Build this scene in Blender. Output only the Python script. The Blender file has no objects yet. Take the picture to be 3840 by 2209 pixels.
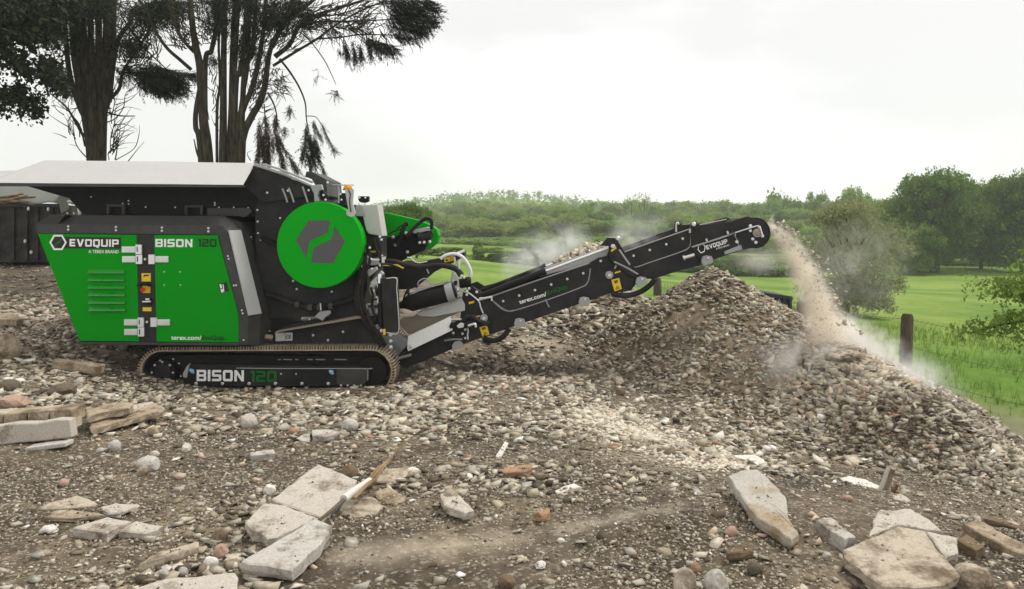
import bpy, bmesh, math, random
import numpy as np
from mathutils import Vector, Matrix

random.seed(7)
rng = np.random.default_rng(11)
scene = bpy.context.scene
COL = scene.collection

# ---------------------------------------------------------------- camera, sky, sun, exposure
FPX, CU, CV, EYE = 2989.0, 1920.0, 850.0, 1.7      # focal length, optical axis and eye height behind the measurements
cam_data = bpy.data.cameras.new('camera')
cam = bpy.data.objects.new('camera', cam_data)
COL.objects.link(cam)
cam.location = (0, 0, EYE)
cam.rotation_euler = (math.radians(90), 0, 0)
cam_data.sensor_width = 36.0
cam_data.lens = 36.0 * FPX / 3840.0
cam_data.shift_y = -(1104.5 - CV) / 3840.0
cam_data.clip_start = 0.05
cam_data.clip_end = 4000
scene.camera = cam

SUN_EL, SUN_ROT = math.radians(57), math.radians(72)
world = bpy.data.worlds.new('World')
scene.world = world
world.use_nodes = True
wn, wl = world.node_tree.nodes, world.node_tree.links
wn.clear()
w_out = wn.new('ShaderNodeOutputWorld')
w_bg = wn.new('ShaderNodeBackground')
w_bg.inputs['Strength'].default_value = 0.1
sky = wn.new('ShaderNodeTexSky')
sky.sky_type = 'NISHITA'
sky.sun_disc = False
sky.sun_elevation = SUN_EL
sky.sun_rotation = SUN_ROT
hs = wn.new('ShaderNodeHueSaturation')
hs.inputs['Saturation'].default_value = 0.15
hs.inputs['Value'].default_value = 1.0
tc = wn.new('ShaderNodeTexCoord')
mp = wn.new('ShaderNodeMapping')
mp.inputs['Scale'].default_value = (1.0, 1.0, 2.6)
mp.inputs['Location'].default_value = (0.5, 3.3, 0.7)
cn = wn.new('ShaderNodeTexNoise')
cn.inputs['Scale'].default_value = 1.3
cn.inputs['Detail'].default_value = 5
cn.inputs['Roughness'].default_value = 0.5
cr = wn.new('ShaderNodeValToRGB')
cr.color_ramp.elements[0].position = 0.40
cr.color_ramp.elements[0].color = (0.64, 0.64, 0.632, 1)
cr.color_ramp.elements[1].position = 0.585
cr.color_ramp.elements[1].color = (1.0, 0.995, 0.98, 1)
vm = wn.new('ShaderNodeVectorMath'); vm.operation = 'SCALE'
vm.inputs['Scale'].default_value = 8.9
mx = wn.new('ShaderNodeMix'); mx.data_type = 'RGBA'
mx.inputs['Factor'].default_value = 0.9
wl.new(sky.outputs[0], hs.inputs['Color'])
wl.new(tc.outputs['Generated'], mp.inputs['Vector'])
wl.new(mp.outputs[0], cn.inputs['Vector'])
wl.new(cn.outputs['Fac'], cr.inputs['Fac'])
wl.new(cr.outputs['Color'], vm.inputs[0])
wl.new(hs.outputs['Color'], mx.inputs['A'])
wl.new(vm.outputs[0], mx.inputs['B'])
wl.new(mx.outputs['Result'], w_bg.inputs['Color'])
wl.new(w_bg.outputs[0], w_out.inputs['Surface'])

sun_data = bpy.data.lights.new('sun', 'SUN')
sun_data.energy = 1.5
sun_data.angle = math.radians(10)
sun_data.color = (1.0, 0.96, 0.9)
sun = bpy.data.objects.new('sun', sun_data)
COL.objects.link(sun)
_sd = Vector((math.sin(SUN_ROT) * math.cos(SUN_EL), math.cos(SUN_ROT) * math.cos(SUN_EL), math.sin(SUN_EL)))
sun.rotation_euler = _sd.to_track_quat('Z', 'Y').to_euler()

vs = scene.view_settings
vs.view_transform = 'Standard'
try:
    vs.look = 'None'
except Exception:
    pass
vs.exposure = 0.74
vs.gamma = 1.0
vs.use_curve_mapping = False
scene.cycles.use_denoising = True
scene.cycles.max_bounces = 12
scene.cycles.diffuse_bounces = 3
scene.cycles.glossy_bounces = 2
scene.cycles.transparent_max_bounces = 8
scene.cycles.volume_bounces = 10
scene.cycles.volume_step_rate = 1.5
scene.cycles.volume_max_steps = 160

# ---------------------------------------------------------------- helpers
def P(u, v, Y):
    return Vector(((u - CU) / FPX * Y, Y, EYE - (v - CV) / FPX * Y))

def c1(x, y): return (x / 2.8, 540 + y / 2.8)
def c2(x, y): return (100 + x / 2.6, 780 + y / 2.6)
def c3(x, y): return (800 + x / 2.6, 580 + y / 2.6)
def c4(x, y): return (900 + x / 2.9125, 1000 + y / 2.9125)
def c5(x, y): return (1300 + x / 2.647, 850 + y / 2.647)
def c6(x, y): return (1750 + x / 2.109, 780 + y / 2.109)
def c7(x, y): return (400 + x / 2.301, 1250 + y / 2.301)
def tl(x, y): return (x / 2.349, y / 2.349)
def tr(x, y): return (700 + x / 2.206, y / 2.206)
def g1(x, y): return (x / 1.8, 1400 + y / 1.8)
def g2(x, y): return (800 + x / 1.8, 1400 + y / 1.8)
def g3(x, y): return (1600 + x / 1.8, 1400 + y / 1.8)
def g4(x, y): return (2500 + x / 1.889, 1600 + y / 1.889)
def g5(x, y): return (x / 2.427, 1100 + y / 2.427)
def dd(x, y): return (x / 0.6591, y / 0.6591)
def M_(f, pts): return [f(*p) for p in pts]

def tag(o, label=None, cat=None, group=None, kind=None):
    if label: o['label'] = label
    if cat: o['category'] = cat
    if group: o['group'] = group
    if kind: o['kind'] = kind
    return o

def np_mesh(name, co, tris, mat=None, tone=None, smooth=False):
    me = bpy.data.meshes.new(name)
    n, m = len(co), len(tris)
    k = tris.shape[1]
    me.vertices.add(n)
    me.vertices.foreach_set('co', np.ascontiguousarray(co, dtype=np.float32).ravel())
    me.loops.add(m * k)
    me.loops.foreach_set('vertex_index', np.ascontiguousarray(tris, dtype=np.int32).ravel())
    me.polygons.add(m)
    me.polygons.foreach_set('loop_start', np.arange(0, m * k, k, dtype=np.int32))
    if smooth:
        me.polygons.foreach_set('use_smooth', np.ones(m, dtype=bool))
    me.update(calc_edges=True)
    if tone is not None:
        a = me.attributes.new('tone', 'FLOAT', 'POINT')
        a.data.foreach_set('value', np.ascontiguousarray(tone, dtype=np.float32))
    if mat: me.materials.append(mat)
    return me

def link(name, me, parent=None, loc=(0, 0, 0)):
    o = bpy.data.objects.new(name, me)
    COL.objects.link(o)
    o.location = loc
    if parent: o.parent = parent
    return o

def empty(name, loc, label, cat, group=None):
    o = bpy.data.objects.new(name, None)
    COL.objects.link(o)
    o.location = loc
    o.empty_display_size = 0.2
    return tag(o, label, cat, group)

class MB:
    """collects shapes for ONE mesh object, in world metres"""
    def __init__(s):
        s.v, s.f, s.sm = [], [], []
    def add(s, vs_, fs, smooth=False):
        b = len(s.v)
        s.v += [Vector(p) for p in vs_]
        for f in fs:
            s.f.append([b + i for i in f]); s.sm.append(smooth)
    def prism(s, pts, Y0, Y1, back=None):
        """outline (measured on the plane Y0) pushed back to Y1"""
        F = [P(u, v, Y0) for u, v in pts]
        B = [Vector((p.x, Y1, p.z)) for p in F] if back is None else [P(u, v, Y1) for u, v in back]
        s.solid(F, B)
    def solid(s, F, B):
        n = len(F)
        s.add(F + B, [list(range(n)), list(range(2 * n - 1, n - 1, -1))] +
              [[i, n + i, n + (i + 1) % n, (i + 1) % n] for i in range(n)])
    def box(s, c, size, rot=None):
        c = Vector(c); hx, hy, hz = [q / 2 for q in size]
        R = rot if rot is not None else Matrix.Identity(3)
        vs_ = [c + R @ Vector((x, y, z)) for x in (-hx, hx) for y in (-hy, hy) for z in (-hz, hz)]
        s.add(vs_, [(0, 1, 3, 2), (4, 6, 7, 5), (0, 4, 5, 1), (2, 3, 7, 6), (0, 2, 6, 4), (1, 5, 7, 3)])
    def tube(s, pts, rad, n=8, cap=True, smooth=True):
        pts = [Vector(p) for p in pts]
        if not hasattr(rad, '__len__'): rad = [rad] * len(pts)
        up = Vector((0.13, 0.31, 0.94)).normalized()
        vs_, fs = [], []
        for i, p in enumerate(pts):
            d = (pts[min(i + 1, len(pts) - 1)] - pts[max(i - 1, 0)])
            d = d.normalized() if d.length > 1e-9 else Vector((0, 0, 1))
            a = d.cross(up)
            if a.length < 0.05: a = d.cross(Vector((1, 0, 0)))
            a.normalize(); b = d.cross(a)
            for k in range(n):
                t = 2 * math.pi * k / n
                vs_.append(p + (a * math.cos(t) + b * math.sin(t)) * rad[i])
        for i in range(len(pts) - 1):
            for k in range(n):
                fs.append([i * n + k, i * n + (k + 1) % n, (i + 1) * n + (k + 1) % n, (i + 1) * n + k])
        s.add(vs_, fs, smooth)
        if cap:
            m = len(pts)
            s.add(vs_[:n], [list(range(n - 1, -1, -1))]); s.add(vs_[(m - 1) * n:], [list(range(n))])
    def build(s, name, mat, parent=None, origin=None, bevel=0.0, kind=None):
        me = bpy.data.meshes.new(name)
        o0 = origin if origin is not None else (root_of(parent) if parent else Vector((0, 0, 0)))
        me.from_pydata([tuple(p - Vector(o0)) for p in s.v], [], s.f)
        me.polygons.foreach_set('use_smooth', s.sm)
        me.update()
        bm = bmesh.new(); bm.from_mesh(me)
        bmesh.ops.recalc_face_normals(bm, faces=bm.faces)
        bm.to_mesh(me); bm.free()
        if mat: me.materials.append(mat)
        o = link(name, me, parent, (0, 0, 0) if parent else o0)
        if bevel:
            m = o.modifiers.new('bevel', 'BEVEL'); m.width = bevel; m.segments = 2
            m.limit_method = 'ANGLE'; m.angle_limit = math.radians(35)
        if kind: o['kind'] = kind
        return o

def root_of(o):
    while o.parent: o = o.parent
    return Vector(o.location)

def smooth_path(pts, n=8):
    """Catmull-Rom through control points"""
    p = [Vector(q) for q in pts]
    p = [p[0] * 2 - p[1]] + p + [p[-1] * 2 - p[-2]]
    out = []
    for i in range(1, len(p) - 2):
        for k in range(n):
            t = k / n
            out.append(0.5 * ((2 * p[i]) + (p[i + 1] - p[i - 1]) * t + (2 * p[i - 1] - 5 * p[i] + 4 * p[i + 1] - p[i + 2]) * t * t
                              + (3 * p[i] - p[i - 1] - 3 * p[i + 1] + p[i + 2]) * t ** 3))
    out.append(p[-2])
    return out

# ---- materials
def new_mat(name):
    m = bpy.data.materials.new(name); m.use_nodes = True
    nt = m.node_tree
    return m, nt, nt.nodes, nt.links, nt.nodes['Principled BSDF']

def paint(name, col, rough=0.45, metal=0.0, dust=0.25, dust_col=(0.30, 0.25, 0.19), bump=0.0, var=0.12, spec=0.16, world=False):
    """coated metal: even base colour, dusty film in blotches, slight unevenness"""
    m, nt, N, L, b = new_mat(name)
    tcn = N.new('ShaderNodeTexCoord')
    n1 = N.new('ShaderNodeTexNoise'); n1.inputs['Scale'].default_value = 3.5; n1.inputs['Detail'].default_value = 8; n1.inputs['Roughness'].default_value = 0.65
    n2 = N.new('ShaderNodeTexNoise'); n2.inputs['Scale'].default_value = 40; n2.inputs['Detail'].default_value = 4
    if world:
        gw = N.new('ShaderNodeNewGeometry'); src = gw.outputs['Position']
    else:
        src = tcn.outputs['Object']
    L.new(src, n1.inputs['Vector']); L.new(src, n2.inputs['Vector'])
    r = N.new('ShaderNodeValToRGB')
    r.color_ramp.elements[0].position = 0.42; r.color_ramp.elements[0].color = (0, 0, 0, 1)
    r.color_ramp.elements[1].position = 0.8; r.color_ramp.elements[1].color = (1, 1, 1, 1)
    L.new(n1.outputs['Fac'], r.inputs['Fac'])
    mu = N.new('ShaderNodeMath'); mu.operation = 'MULTIPLY'; mu.inputs[1].default_value = dust
    L.new(r.outputs['Color'], mu.inputs[0])
    v = N.new('ShaderNodeMix'); v.data_type = 'RGBA'
    v.inputs['A'].default_value = tuple(c * (1 - var) for c in col) + (1,)
    v.inputs['B'].default_value = tuple(min(1, c * (1 + var)) for c in col) + (1,)
    L.new(n2.outputs['Fac'], v.inputs['Factor'])
    x = N.new('ShaderNodeMix'); x.data_type = 'RGBA'
    x.inputs['B'].default_value = dust_col + (1,)
    L.new(mu.outputs[0], x.inputs['Factor']); L.new(v.outputs['Result'], x.inputs['A'])
    L.new(x.outputs['Result'], b.inputs['Base Color'])
    rr = N.new('ShaderNodeMapRange'); rr.inputs['To Min'].default_value = rough - 0.08; rr.inputs['To Max'].default_value = min(1, rough + 0.25)
    L.new(n1.outputs['Fac'], rr.inputs['Value']); L.new(rr.outputs['Result'], b.inputs['Roughness'])
    b.inputs['Metallic'].default_value = metal
    b.inputs['Specular IOR Level'].default_value = spec
    if bump:
        bp = N.new('ShaderNodeBump'); bp.inputs['Strength'].default_value = bump; bp.inputs['Distance'].default_value = 0.01
        L.new(n2.outputs['Fac'], bp.inputs['Height']); L.new(bp.outputs[0], b.inputs['Normal'])
    return m

def mineral(name, cols, source='tone', scale=18, bump=0.5, dist=0.02, mix=0.35, rough=0.92):
    """stone: colour picked per stone along a ramp, broken up by grain"""
    m, nt, N, L, b = new_mat(name)
    if source == 'tone':
        s = N.new('ShaderNodeAttribute'); s.attribute_name = 'tone'; fac = s.outputs['Fac']
    else:
        s = N.new('ShaderNodeObjectInfo'); fac = s.outputs['Random']
    r = N.new('ShaderNodeValToRGB'); r.color_ramp.interpolation = 'LINEAR'
    els = r.color_ramp.elements
    while len(els) < len(cols): els.new(0.5)
    for i, (p, c) in enumerate(cols):
        els[i].position = p; els[i].color = c + (1,)
    L.new(fac, r.inputs['Fac'])
    g = N.new('ShaderNodeNewGeometry')
    n1 = N.new('ShaderNodeTexNoise'); n1.inputs['Scale'].default_value = scale; n1.inputs['Detail'].default_value = 8; n1.inputs['Roughness'].default_value = 0.7
    L.new(g.outputs['Position'], n1.inputs['Vector'])
    r2 = N.new('ShaderNodeValToRGB')
    r2.color_ramp.elements[0].position = 0.3; r2.color_ramp.elements[0].color = (0.45, 0.41, 0.36, 1)
    r2.color_ramp.elements[1].position = 0.7; r2.color_ramp.elements[1].color = (1.15, 1.13, 1.1, 1)
    L.new(n1.outputs['Fac'], r2.inputs['Fac'])
    x = N.new('ShaderNodeMix'); x.data_type = 'RGBA'; x.blend_type = 'MULTIPLY'; x.inputs['Factor'].default_value = mix * 2
    L.new(r.outputs['Color'], x.inputs['A']); L.new(r2.outputs['Color'], x.inputs['B'])
    L.new(x.outputs['Result'], b.inputs['Base Color'])
    b.inputs['Roughness'].default_value = rough
    b.inputs['Specular IOR Level'].default_value = 0.25
    bp = N.new('ShaderNodeBump'); bp.inputs['Strength'].default_value = bump; bp.inputs['Distance'].default_value = dist
    L.new(n1.outputs['Fac'], bp.inputs['Height']); L.new(bp.outputs[0], b.inputs['Normal'])
    return m

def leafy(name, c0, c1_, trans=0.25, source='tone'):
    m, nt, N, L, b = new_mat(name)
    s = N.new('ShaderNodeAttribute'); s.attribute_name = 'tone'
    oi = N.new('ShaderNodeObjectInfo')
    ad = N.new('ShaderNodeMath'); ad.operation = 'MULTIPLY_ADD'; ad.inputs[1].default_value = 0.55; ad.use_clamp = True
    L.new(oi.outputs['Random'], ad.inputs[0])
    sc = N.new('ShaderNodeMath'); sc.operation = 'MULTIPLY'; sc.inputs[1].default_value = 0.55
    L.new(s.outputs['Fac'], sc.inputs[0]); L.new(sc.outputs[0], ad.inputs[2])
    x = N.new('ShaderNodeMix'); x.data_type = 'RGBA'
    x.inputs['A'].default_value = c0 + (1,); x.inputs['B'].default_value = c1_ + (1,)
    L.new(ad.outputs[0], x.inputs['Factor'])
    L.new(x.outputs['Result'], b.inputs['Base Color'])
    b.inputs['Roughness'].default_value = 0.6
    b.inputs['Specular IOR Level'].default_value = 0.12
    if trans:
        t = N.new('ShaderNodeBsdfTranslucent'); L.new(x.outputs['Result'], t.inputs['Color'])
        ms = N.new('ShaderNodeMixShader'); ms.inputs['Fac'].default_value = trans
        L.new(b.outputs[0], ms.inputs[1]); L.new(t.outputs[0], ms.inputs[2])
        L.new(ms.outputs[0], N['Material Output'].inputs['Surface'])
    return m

def bark(name, c0, c1_, scale=(6, 6, 1.2)):
    m, nt, N, L, b = new_mat(name)
    t = N.new('ShaderNodeTexCoord'); mpn = N.new('ShaderNodeMapping'); mpn.inputs['Scale'].default_value = scale
    n = N.new('ShaderNodeTexNoise'); n.inputs['Scale'].default_value = 2.5; n.inputs['Detail'].default_value = 9; n.inputs['Roughness'].default_value = 0.7
    L.new(t.outputs['Object'], mpn.inputs['Vector']); L.new(mpn.outputs[0], n.inputs['Vector'])
    r = N.new('ShaderNodeValToRGB')
    r.color_ramp.elements[0].position = 0.35; r.color_ramp.elements[0].color = c0 + (1,)
    r.color_ramp.elements[1].position = 0.68; r.color_ramp.elements[1].color = c1_ + (1,)
    L.new(n.outputs['Fac'], r.inputs['Fac']); L.new(r.outputs['Color'], b.inputs['Base Color'])
    b.inputs['Roughness'].default_value = 0.95
    b.inputs['Specular IOR Level'].default_value = 0.2
    bp = N.new('ShaderNodeBump'); bp.inputs['Strength'].default_value = 0.9; bp.inputs['Distance'].default_value = 0.04
    L.new(n.outputs['Fac'], bp.inputs['Height']); L.new(bp.outputs[0], b.inputs['Normal'])
    return m

GREEN = paint('green_paint', (0.001, 0.25, 0.006), 0.45, dust=0.012, var=0.05, spec=0.05)
GREEN_L = paint('green_louvre_paint', (0.001, 0.25, 0.006), 0.22, dust=0.05, var=0.05, spec=1.0)
GREEN_D = paint('green_disc_paint', (0.001, 0.31, 0.008), 0.45, dust=0.012, var=0.04, spec=0.05)
DARK = paint('charcoal_paint', (0.0125, 0.013, 0.0135), 0.42, dust=0.10)
DARK2 = paint('dark_grey_paint', (0.042, 0.042, 0.042), 0.4, dust=0.14)
BLACK = paint('black_paint', (0.006, 0.006, 0.0065), 0.5, dust=0.05)
RUBBER = paint('black_rubber', (0.010, 0.010, 0.010), 0.6, dust=0.14)
PALE = paint('pale_grey_paint', (0.43, 0.425, 0.405), 0.45, dust=0.12)
SILVER = paint('silver_strip_paint', (0.42, 0.42, 0.41), 0.35, dust=0.1)
STEEL = paint('zinc_steel', (0.62, 0.62, 0.61), 0.35, metal=0.75, dust=0.06)
CHROME = paint('chrome_rod', (0.75, 0.75, 0.76), 0.2, metal=1.0, dust=0.05)
GREYP = paint('grey_bracket_paint', (0.30, 0.30, 0.30), 0.5, dust=0.2)
LOGO_G = paint('grey_vinyl', (0.085, 0.083, 0.085), 0.45, dust=0.02)
PLATE_D = paint('dark_vinyl', (0.026, 0.023, 0.023), 0.4, dust=0.02)
WHITE = paint('white_vinyl', (0.78, 0.78, 0.76), 0.5, dust=0.05)
DGREEN = paint('dark_vinyl_lettering', (0.012, 0.028, 0.014), 0.5, dust=0.02)
MGREEN = paint('green_vinyl_lettering', (0.006, 0.12, 0.012), 0.5, dust=0.08)
YELLOW = paint('yellow_sticker', (0.72, 0.50, 0.03), 0.5, dust=0.08)
AMBER = paint('amber_lens', (0.65, 0.27, 0.01), 0.2, dust=0.0)
RED = paint('red_plastic', (0.5, 0.02, 0.01), 0.35, dust=0.0)
BLUE = paint('pale_blue_dab', (0.22, 0.42, 0.6), 0.6, dust=0.1)
DUSTY = paint('dusty_belt', (0.22, 0.185, 0.145), 0.9, dust=0.5, bump=0.3)
MUD = paint('dirty_steel', (0.27, 0.212, 0.145), 0.85, dust=0.9, dust_col=(0.48, 0.40, 0.29), bump=0.6, var=.7, world=True)
WHITEHOSE = paint('white_hose', (0.66, 0.66, 0.66), 0.4, dust=0.08)

# ---------------------------------------------------------------- terrain
def vnoise(x, y, seed):
    xi = np.floor(x).astype(np.int64); yi = np.floor(y).astype(np.int64)
    fx = x - xi; fy = y - yi
    fx = fx * fx * (3 - 2 * fx); fy = fy * fy * (3 - 2 * fy)
    def h(a, b):
        q = (a * 374761393 + b * 668265263 + seed * 974711) & 0x7fffffff
        q = ((q ^ (q >> 13)) * 1274126177) & 0x7fffffff
        return ((q ^ (q >> 16)) & 0xffff) / 65535.0
    return (h(xi, yi) * (1 - fx) + h(xi + 1, yi) * fx) * (1 - fy) + (h(xi, yi + 1) * (1 - fx) + h(xi + 1, yi + 1) * fx) * fy

def fbm(x, y, f, octv, seed):
    s = 0; a = 0.5
    for k in range(octv):
        s = s + a * (vnoise(x * f, y * f, seed + k) - 0.5); f *= 2.03; a *= 0.5
    return s

class TPS:
    def __init__(s, pts, lam=1e-3):
        p = np.array(pts, float); s.xy = p[:, :2]; n = len(p)
        K = s.k(s.xy[:, None, :] - s.xy[None]) + lam * np.eye(n)
        Pm = np.c_[np.ones(n), s.xy]
        A = np.block([[K, Pm], [Pm.T, np.zeros((3, 3))]])
        s.w = np.linalg.solve(A, np.r_[p[:, 2], 0, 0, 0])
    @staticmethod
    def k(d):
        r2 = (d ** 2).sum(-1)
        return np.where(r2 > 1e-12, 0.5 * r2 * np.log(r2 + 1e-20), 0)
    def __call__(s, X, Y):
        X = np.asarray(X, float); Y = np.asarray(Y, float); sh = X.shape
        q = np.c_[X.ravel(), Y.ravel()]; out = np.empty(len(q))
        for i in range(0, len(q), 20000):
            b = q[i:i + 20000]
            out[i:i + 20000] = s.k(b[:, None, :] - s.xy[None]) @ s.w[:-3] + s.w[-3] + b @ s.w[-2:]
        return out.reshape(sh)

def gp(u, v, Y):
    p = P(*dd(u, v), Y); return (p.x, p.y, p.z)

ground_pts = [gp(*q) for q in [
    (0, 1456, 3.75), (632, 1456, 3.8), (1265, 1456, 3.8), (1900, 1456, 3.85), (2531, 1456, 4.0),
    (0, 1250, 4.9), (700, 1250, 4.9), (1265, 1250, 4.9), (1900, 1250, 5.05), (2300, 1330, 4.75), (2531, 1310, 5.2),
    (100, 1130, 6.0), (640, 1100, 6.4), (1265, 1100, 6.6), (1700, 1130, 6.6), (1950, 1165, 6.9), (2200, 1215, 6.3),
    (150, 1010, 7.3), (500, 1000, 8.2), (900, 990, 8.5), (1300, 990, 8.6),
    (150, 930, 8.7), (80, 880, 9.6), (60, 800, 11.6), (60, 720, 14.2), (60, 650, 17.5), (-400, 650, 17.5), (-500, 900, 9.5), (-400, 1150, 6.0),
    (420, 970, 9.3), (700, 970, 9.25), (960, 966, 9.3), (1150, 925, 9.9),
    (1280, 850, 11.6), (1450, 940, 9.9), (1600, 990, 9.4), (1860, 1020, 9.9), (1915, 968, 11.2)]]
ground_pts += [(-2.6, 10.6, -0.3), (0, 10.8, -0.34), (-4.5, 11.5, 0.2), (-4.5, 14.5, 0.5), (-1.5, 14, 0.0), (0.8, 14.5, -0.25), (3, 14.5, -0.6),
               (5.4, 10.5, -0.85), (6.0, 8.5, -0.9), (6.6, 6.5, -0.7), (5.2, 4.2, -0.3), (4.3, 12.5, -0.7), (7.5, 12, -1.1),
               (-3.5, 2.5, 0.02), (0, 2.5, 0.0), (3.5, 2.5, -0.02), (-8, 4, 0.15), (-9, 20, 1.15), (-3, 19, 0.5), (2, 19, -0.9), (8, 18, -1.5)]
H0 = TPS(ground_pts, 0.01)

field_pts = [gp(*q) for q in [(1200, 715, 25), (1200, 650, 55), (1150, 630, 70), (1150, 603, 120), (1850, 688, 70), (2300, 676, 78), (2531, 668, 84),
                              (2300, 850, 15.5), (2531, 1010, 10.8), (2120, 790, 23), (1700, 690, 58), (2531, 760, 34), (0, 590, 150), (1265, 592, 210), (2531, 640, 210)]]
field_pts += [(3.6, 12.5, -0.72), (5.0, 9.5, -0.98), (8.0, 7.0, -1.25), (-20, 40, 0.9), (-30, 90, 0.2), (0, 14, -0.9), (40, 30, -2.6), (14, 12, -1.6), (6, 2, -1.2), (-12, 20, 0.6), (-12, 5, -0.6), (0, 3, -0.9)]
F0 = TPS(field_pts, 0.5)

HA = (2.02 * 0 + P(*dd(1757, 668), 12.2).x, 12.2, P(*dd(1757, 668), 12.2).z)
def heap_a(X, Y):
    dx, dy = X - HA[0], Y - HA[1]
    n = fbm(X, Y, 1.1, 4, 31) * 0.5
    ang = np.arctan2(dy, dx)
    r = np.hypot(dx * np.where(dx < 0, 1.12, 0.92), dy * 0.92) * (1 + 0.13 * np.sin(ang * 3 + 0.6))
    r = np.sqrt(r * r + 0.012) - 0.11
    z = HA[2] + 0.02 - 0.64 * r + 0.012 * r * r
    return np.where(r > 4, -3, z) + n * np.clip(r, 0, 1) * 0.55
SPINE = [gp(*q) for q in [(2062, 846, 10.2), (2150, 895, 9.7), (2250, 950, 9.1), (2350, 1015, 8.4), (2440, 1085, 7.7), (2531, 1160, 7.0), (2640, 1250, 6.4)]]
def heap_b(X, Y):
    best = np.full(np.shape(X), -5.0)
    for i in range(len(SPINE) - 1):
        a, b = np.array(SPINE[i]), np.array(SPINE[i + 1])
        d = b[:2] - a[:2]; t = np.clip(((X - a[0]) * d[0] + (Y - a[1]) * d[1]) / (d @ d), 0, 1)
        r = np.hypot(X - a[0] - d[0] * t, Y - a[1] - d[1] * t)
        r = np.sqrt(r * r + 0.02) - 0.14
        right = (d[0] * (Y - a[1]) - d[1] * (X - a[0])) > 0          # the outer flank falls more steeply
        z = a[2] + (b[2] - a[2]) * t - np.where(right, 0.80 * r, (0.47 + 0.26 * np.clip((SPINE[0][0] - X) / 0.5, 0, 1)) * r - 0.045 * r * r)
        best = np.maximum(best, np.where(r > 3.4, -5, z))
    return best + fbm(X, Y, 1.3, 4, 57) * 0.16
HC = gp(1545, 722, 13.6)
def heap_c(X, Y):
    r = np.hypot((X - HC[0]) * np.where(X < HC[0], 0.55, 1.2), Y - HC[1])
    r = np.sqrt(r * r + 0.03) - 0.17
    return np.where(r > 3, -3, HC[2] - 0.5 * r) + fbm(X, Y, 1.5, 3, 77) * 0.14
HEAPS = [heap_a, heap_b, heap_c]

def H(X, Y):
    X = np.asarray(X, float); Y = np.asarray(Y, float)
    z = H0(X, Y)
    rough = np.clip((8.5 - Y) / 3, 0.35, 1)
    z = z + fbm(X, Y, 0.9, 3, 3) * 0.10 * rough + fbm(X, Y, 4.0, 4, 9) * 0.055 * rough
    return z
def G(X, Y):
    z = H(X, Y)
    for h in HEAPS: z = np.maximum(z, h(np.asarray(X, float), np.asarray(Y, float)))
    return z
def F(X, Y):
    return F0(X, Y) + fbm(np.asarray(X, float), np.asarray(Y, float), 0.25, 3, 21) * 0.12
def g1z(x, y): return float(G(np.array([x]), np.array([y]))[0])
def hit(u, v):
    """where the sight line through a measured point meets the ground"""
    Y = np.linspace(3.0, 19, 1600)
    X = (u - CU) / FPX * Y; Z = EYE - (v - CV) / FPX * Y
    g = G(X, Y); i = int(np.argmax(g >= Z)) if (g >= Z).any() else len(Y) - 1
    return Vector((X[i], Y[i], g[i]))

def grid(name, xs_of_y, ys, zf, mat, kind=None, mask=None, parent=None):
    ny, nx = len(ys), xs_of_y(ys[0]).shape[0]
    X = np.array([xs_of_y(y) for y in ys]); Y = np.repeat(ys[:, None], nx, 1)
    Z = zf(X, Y)
    co = np.stack([X, Y, Z], -1).reshape(-1, 3)
    i = np.arange(ny * nx).reshape(ny, nx)
    q = np.stack([i[:-1, :-1], i[:-1, 1:], i[1:, 1:], i[1:, :-1]], -1).reshape(-1, 4)
    if mask is not None:
        mk = mask(X, Y, Z).reshape(-1)
        q = q[mk[q].any(1)]
        used = np.unique(q); remap = np.full(ny * nx, -1); remap[used] = np.arange(len(used))
        co = co[used]; q = remap[q]
    me = np_mesh(name, co, q, mat, smooth=True)
    o = link(name, me, parent)
    if kind: o['kind'] = kind
    return o, co

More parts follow.
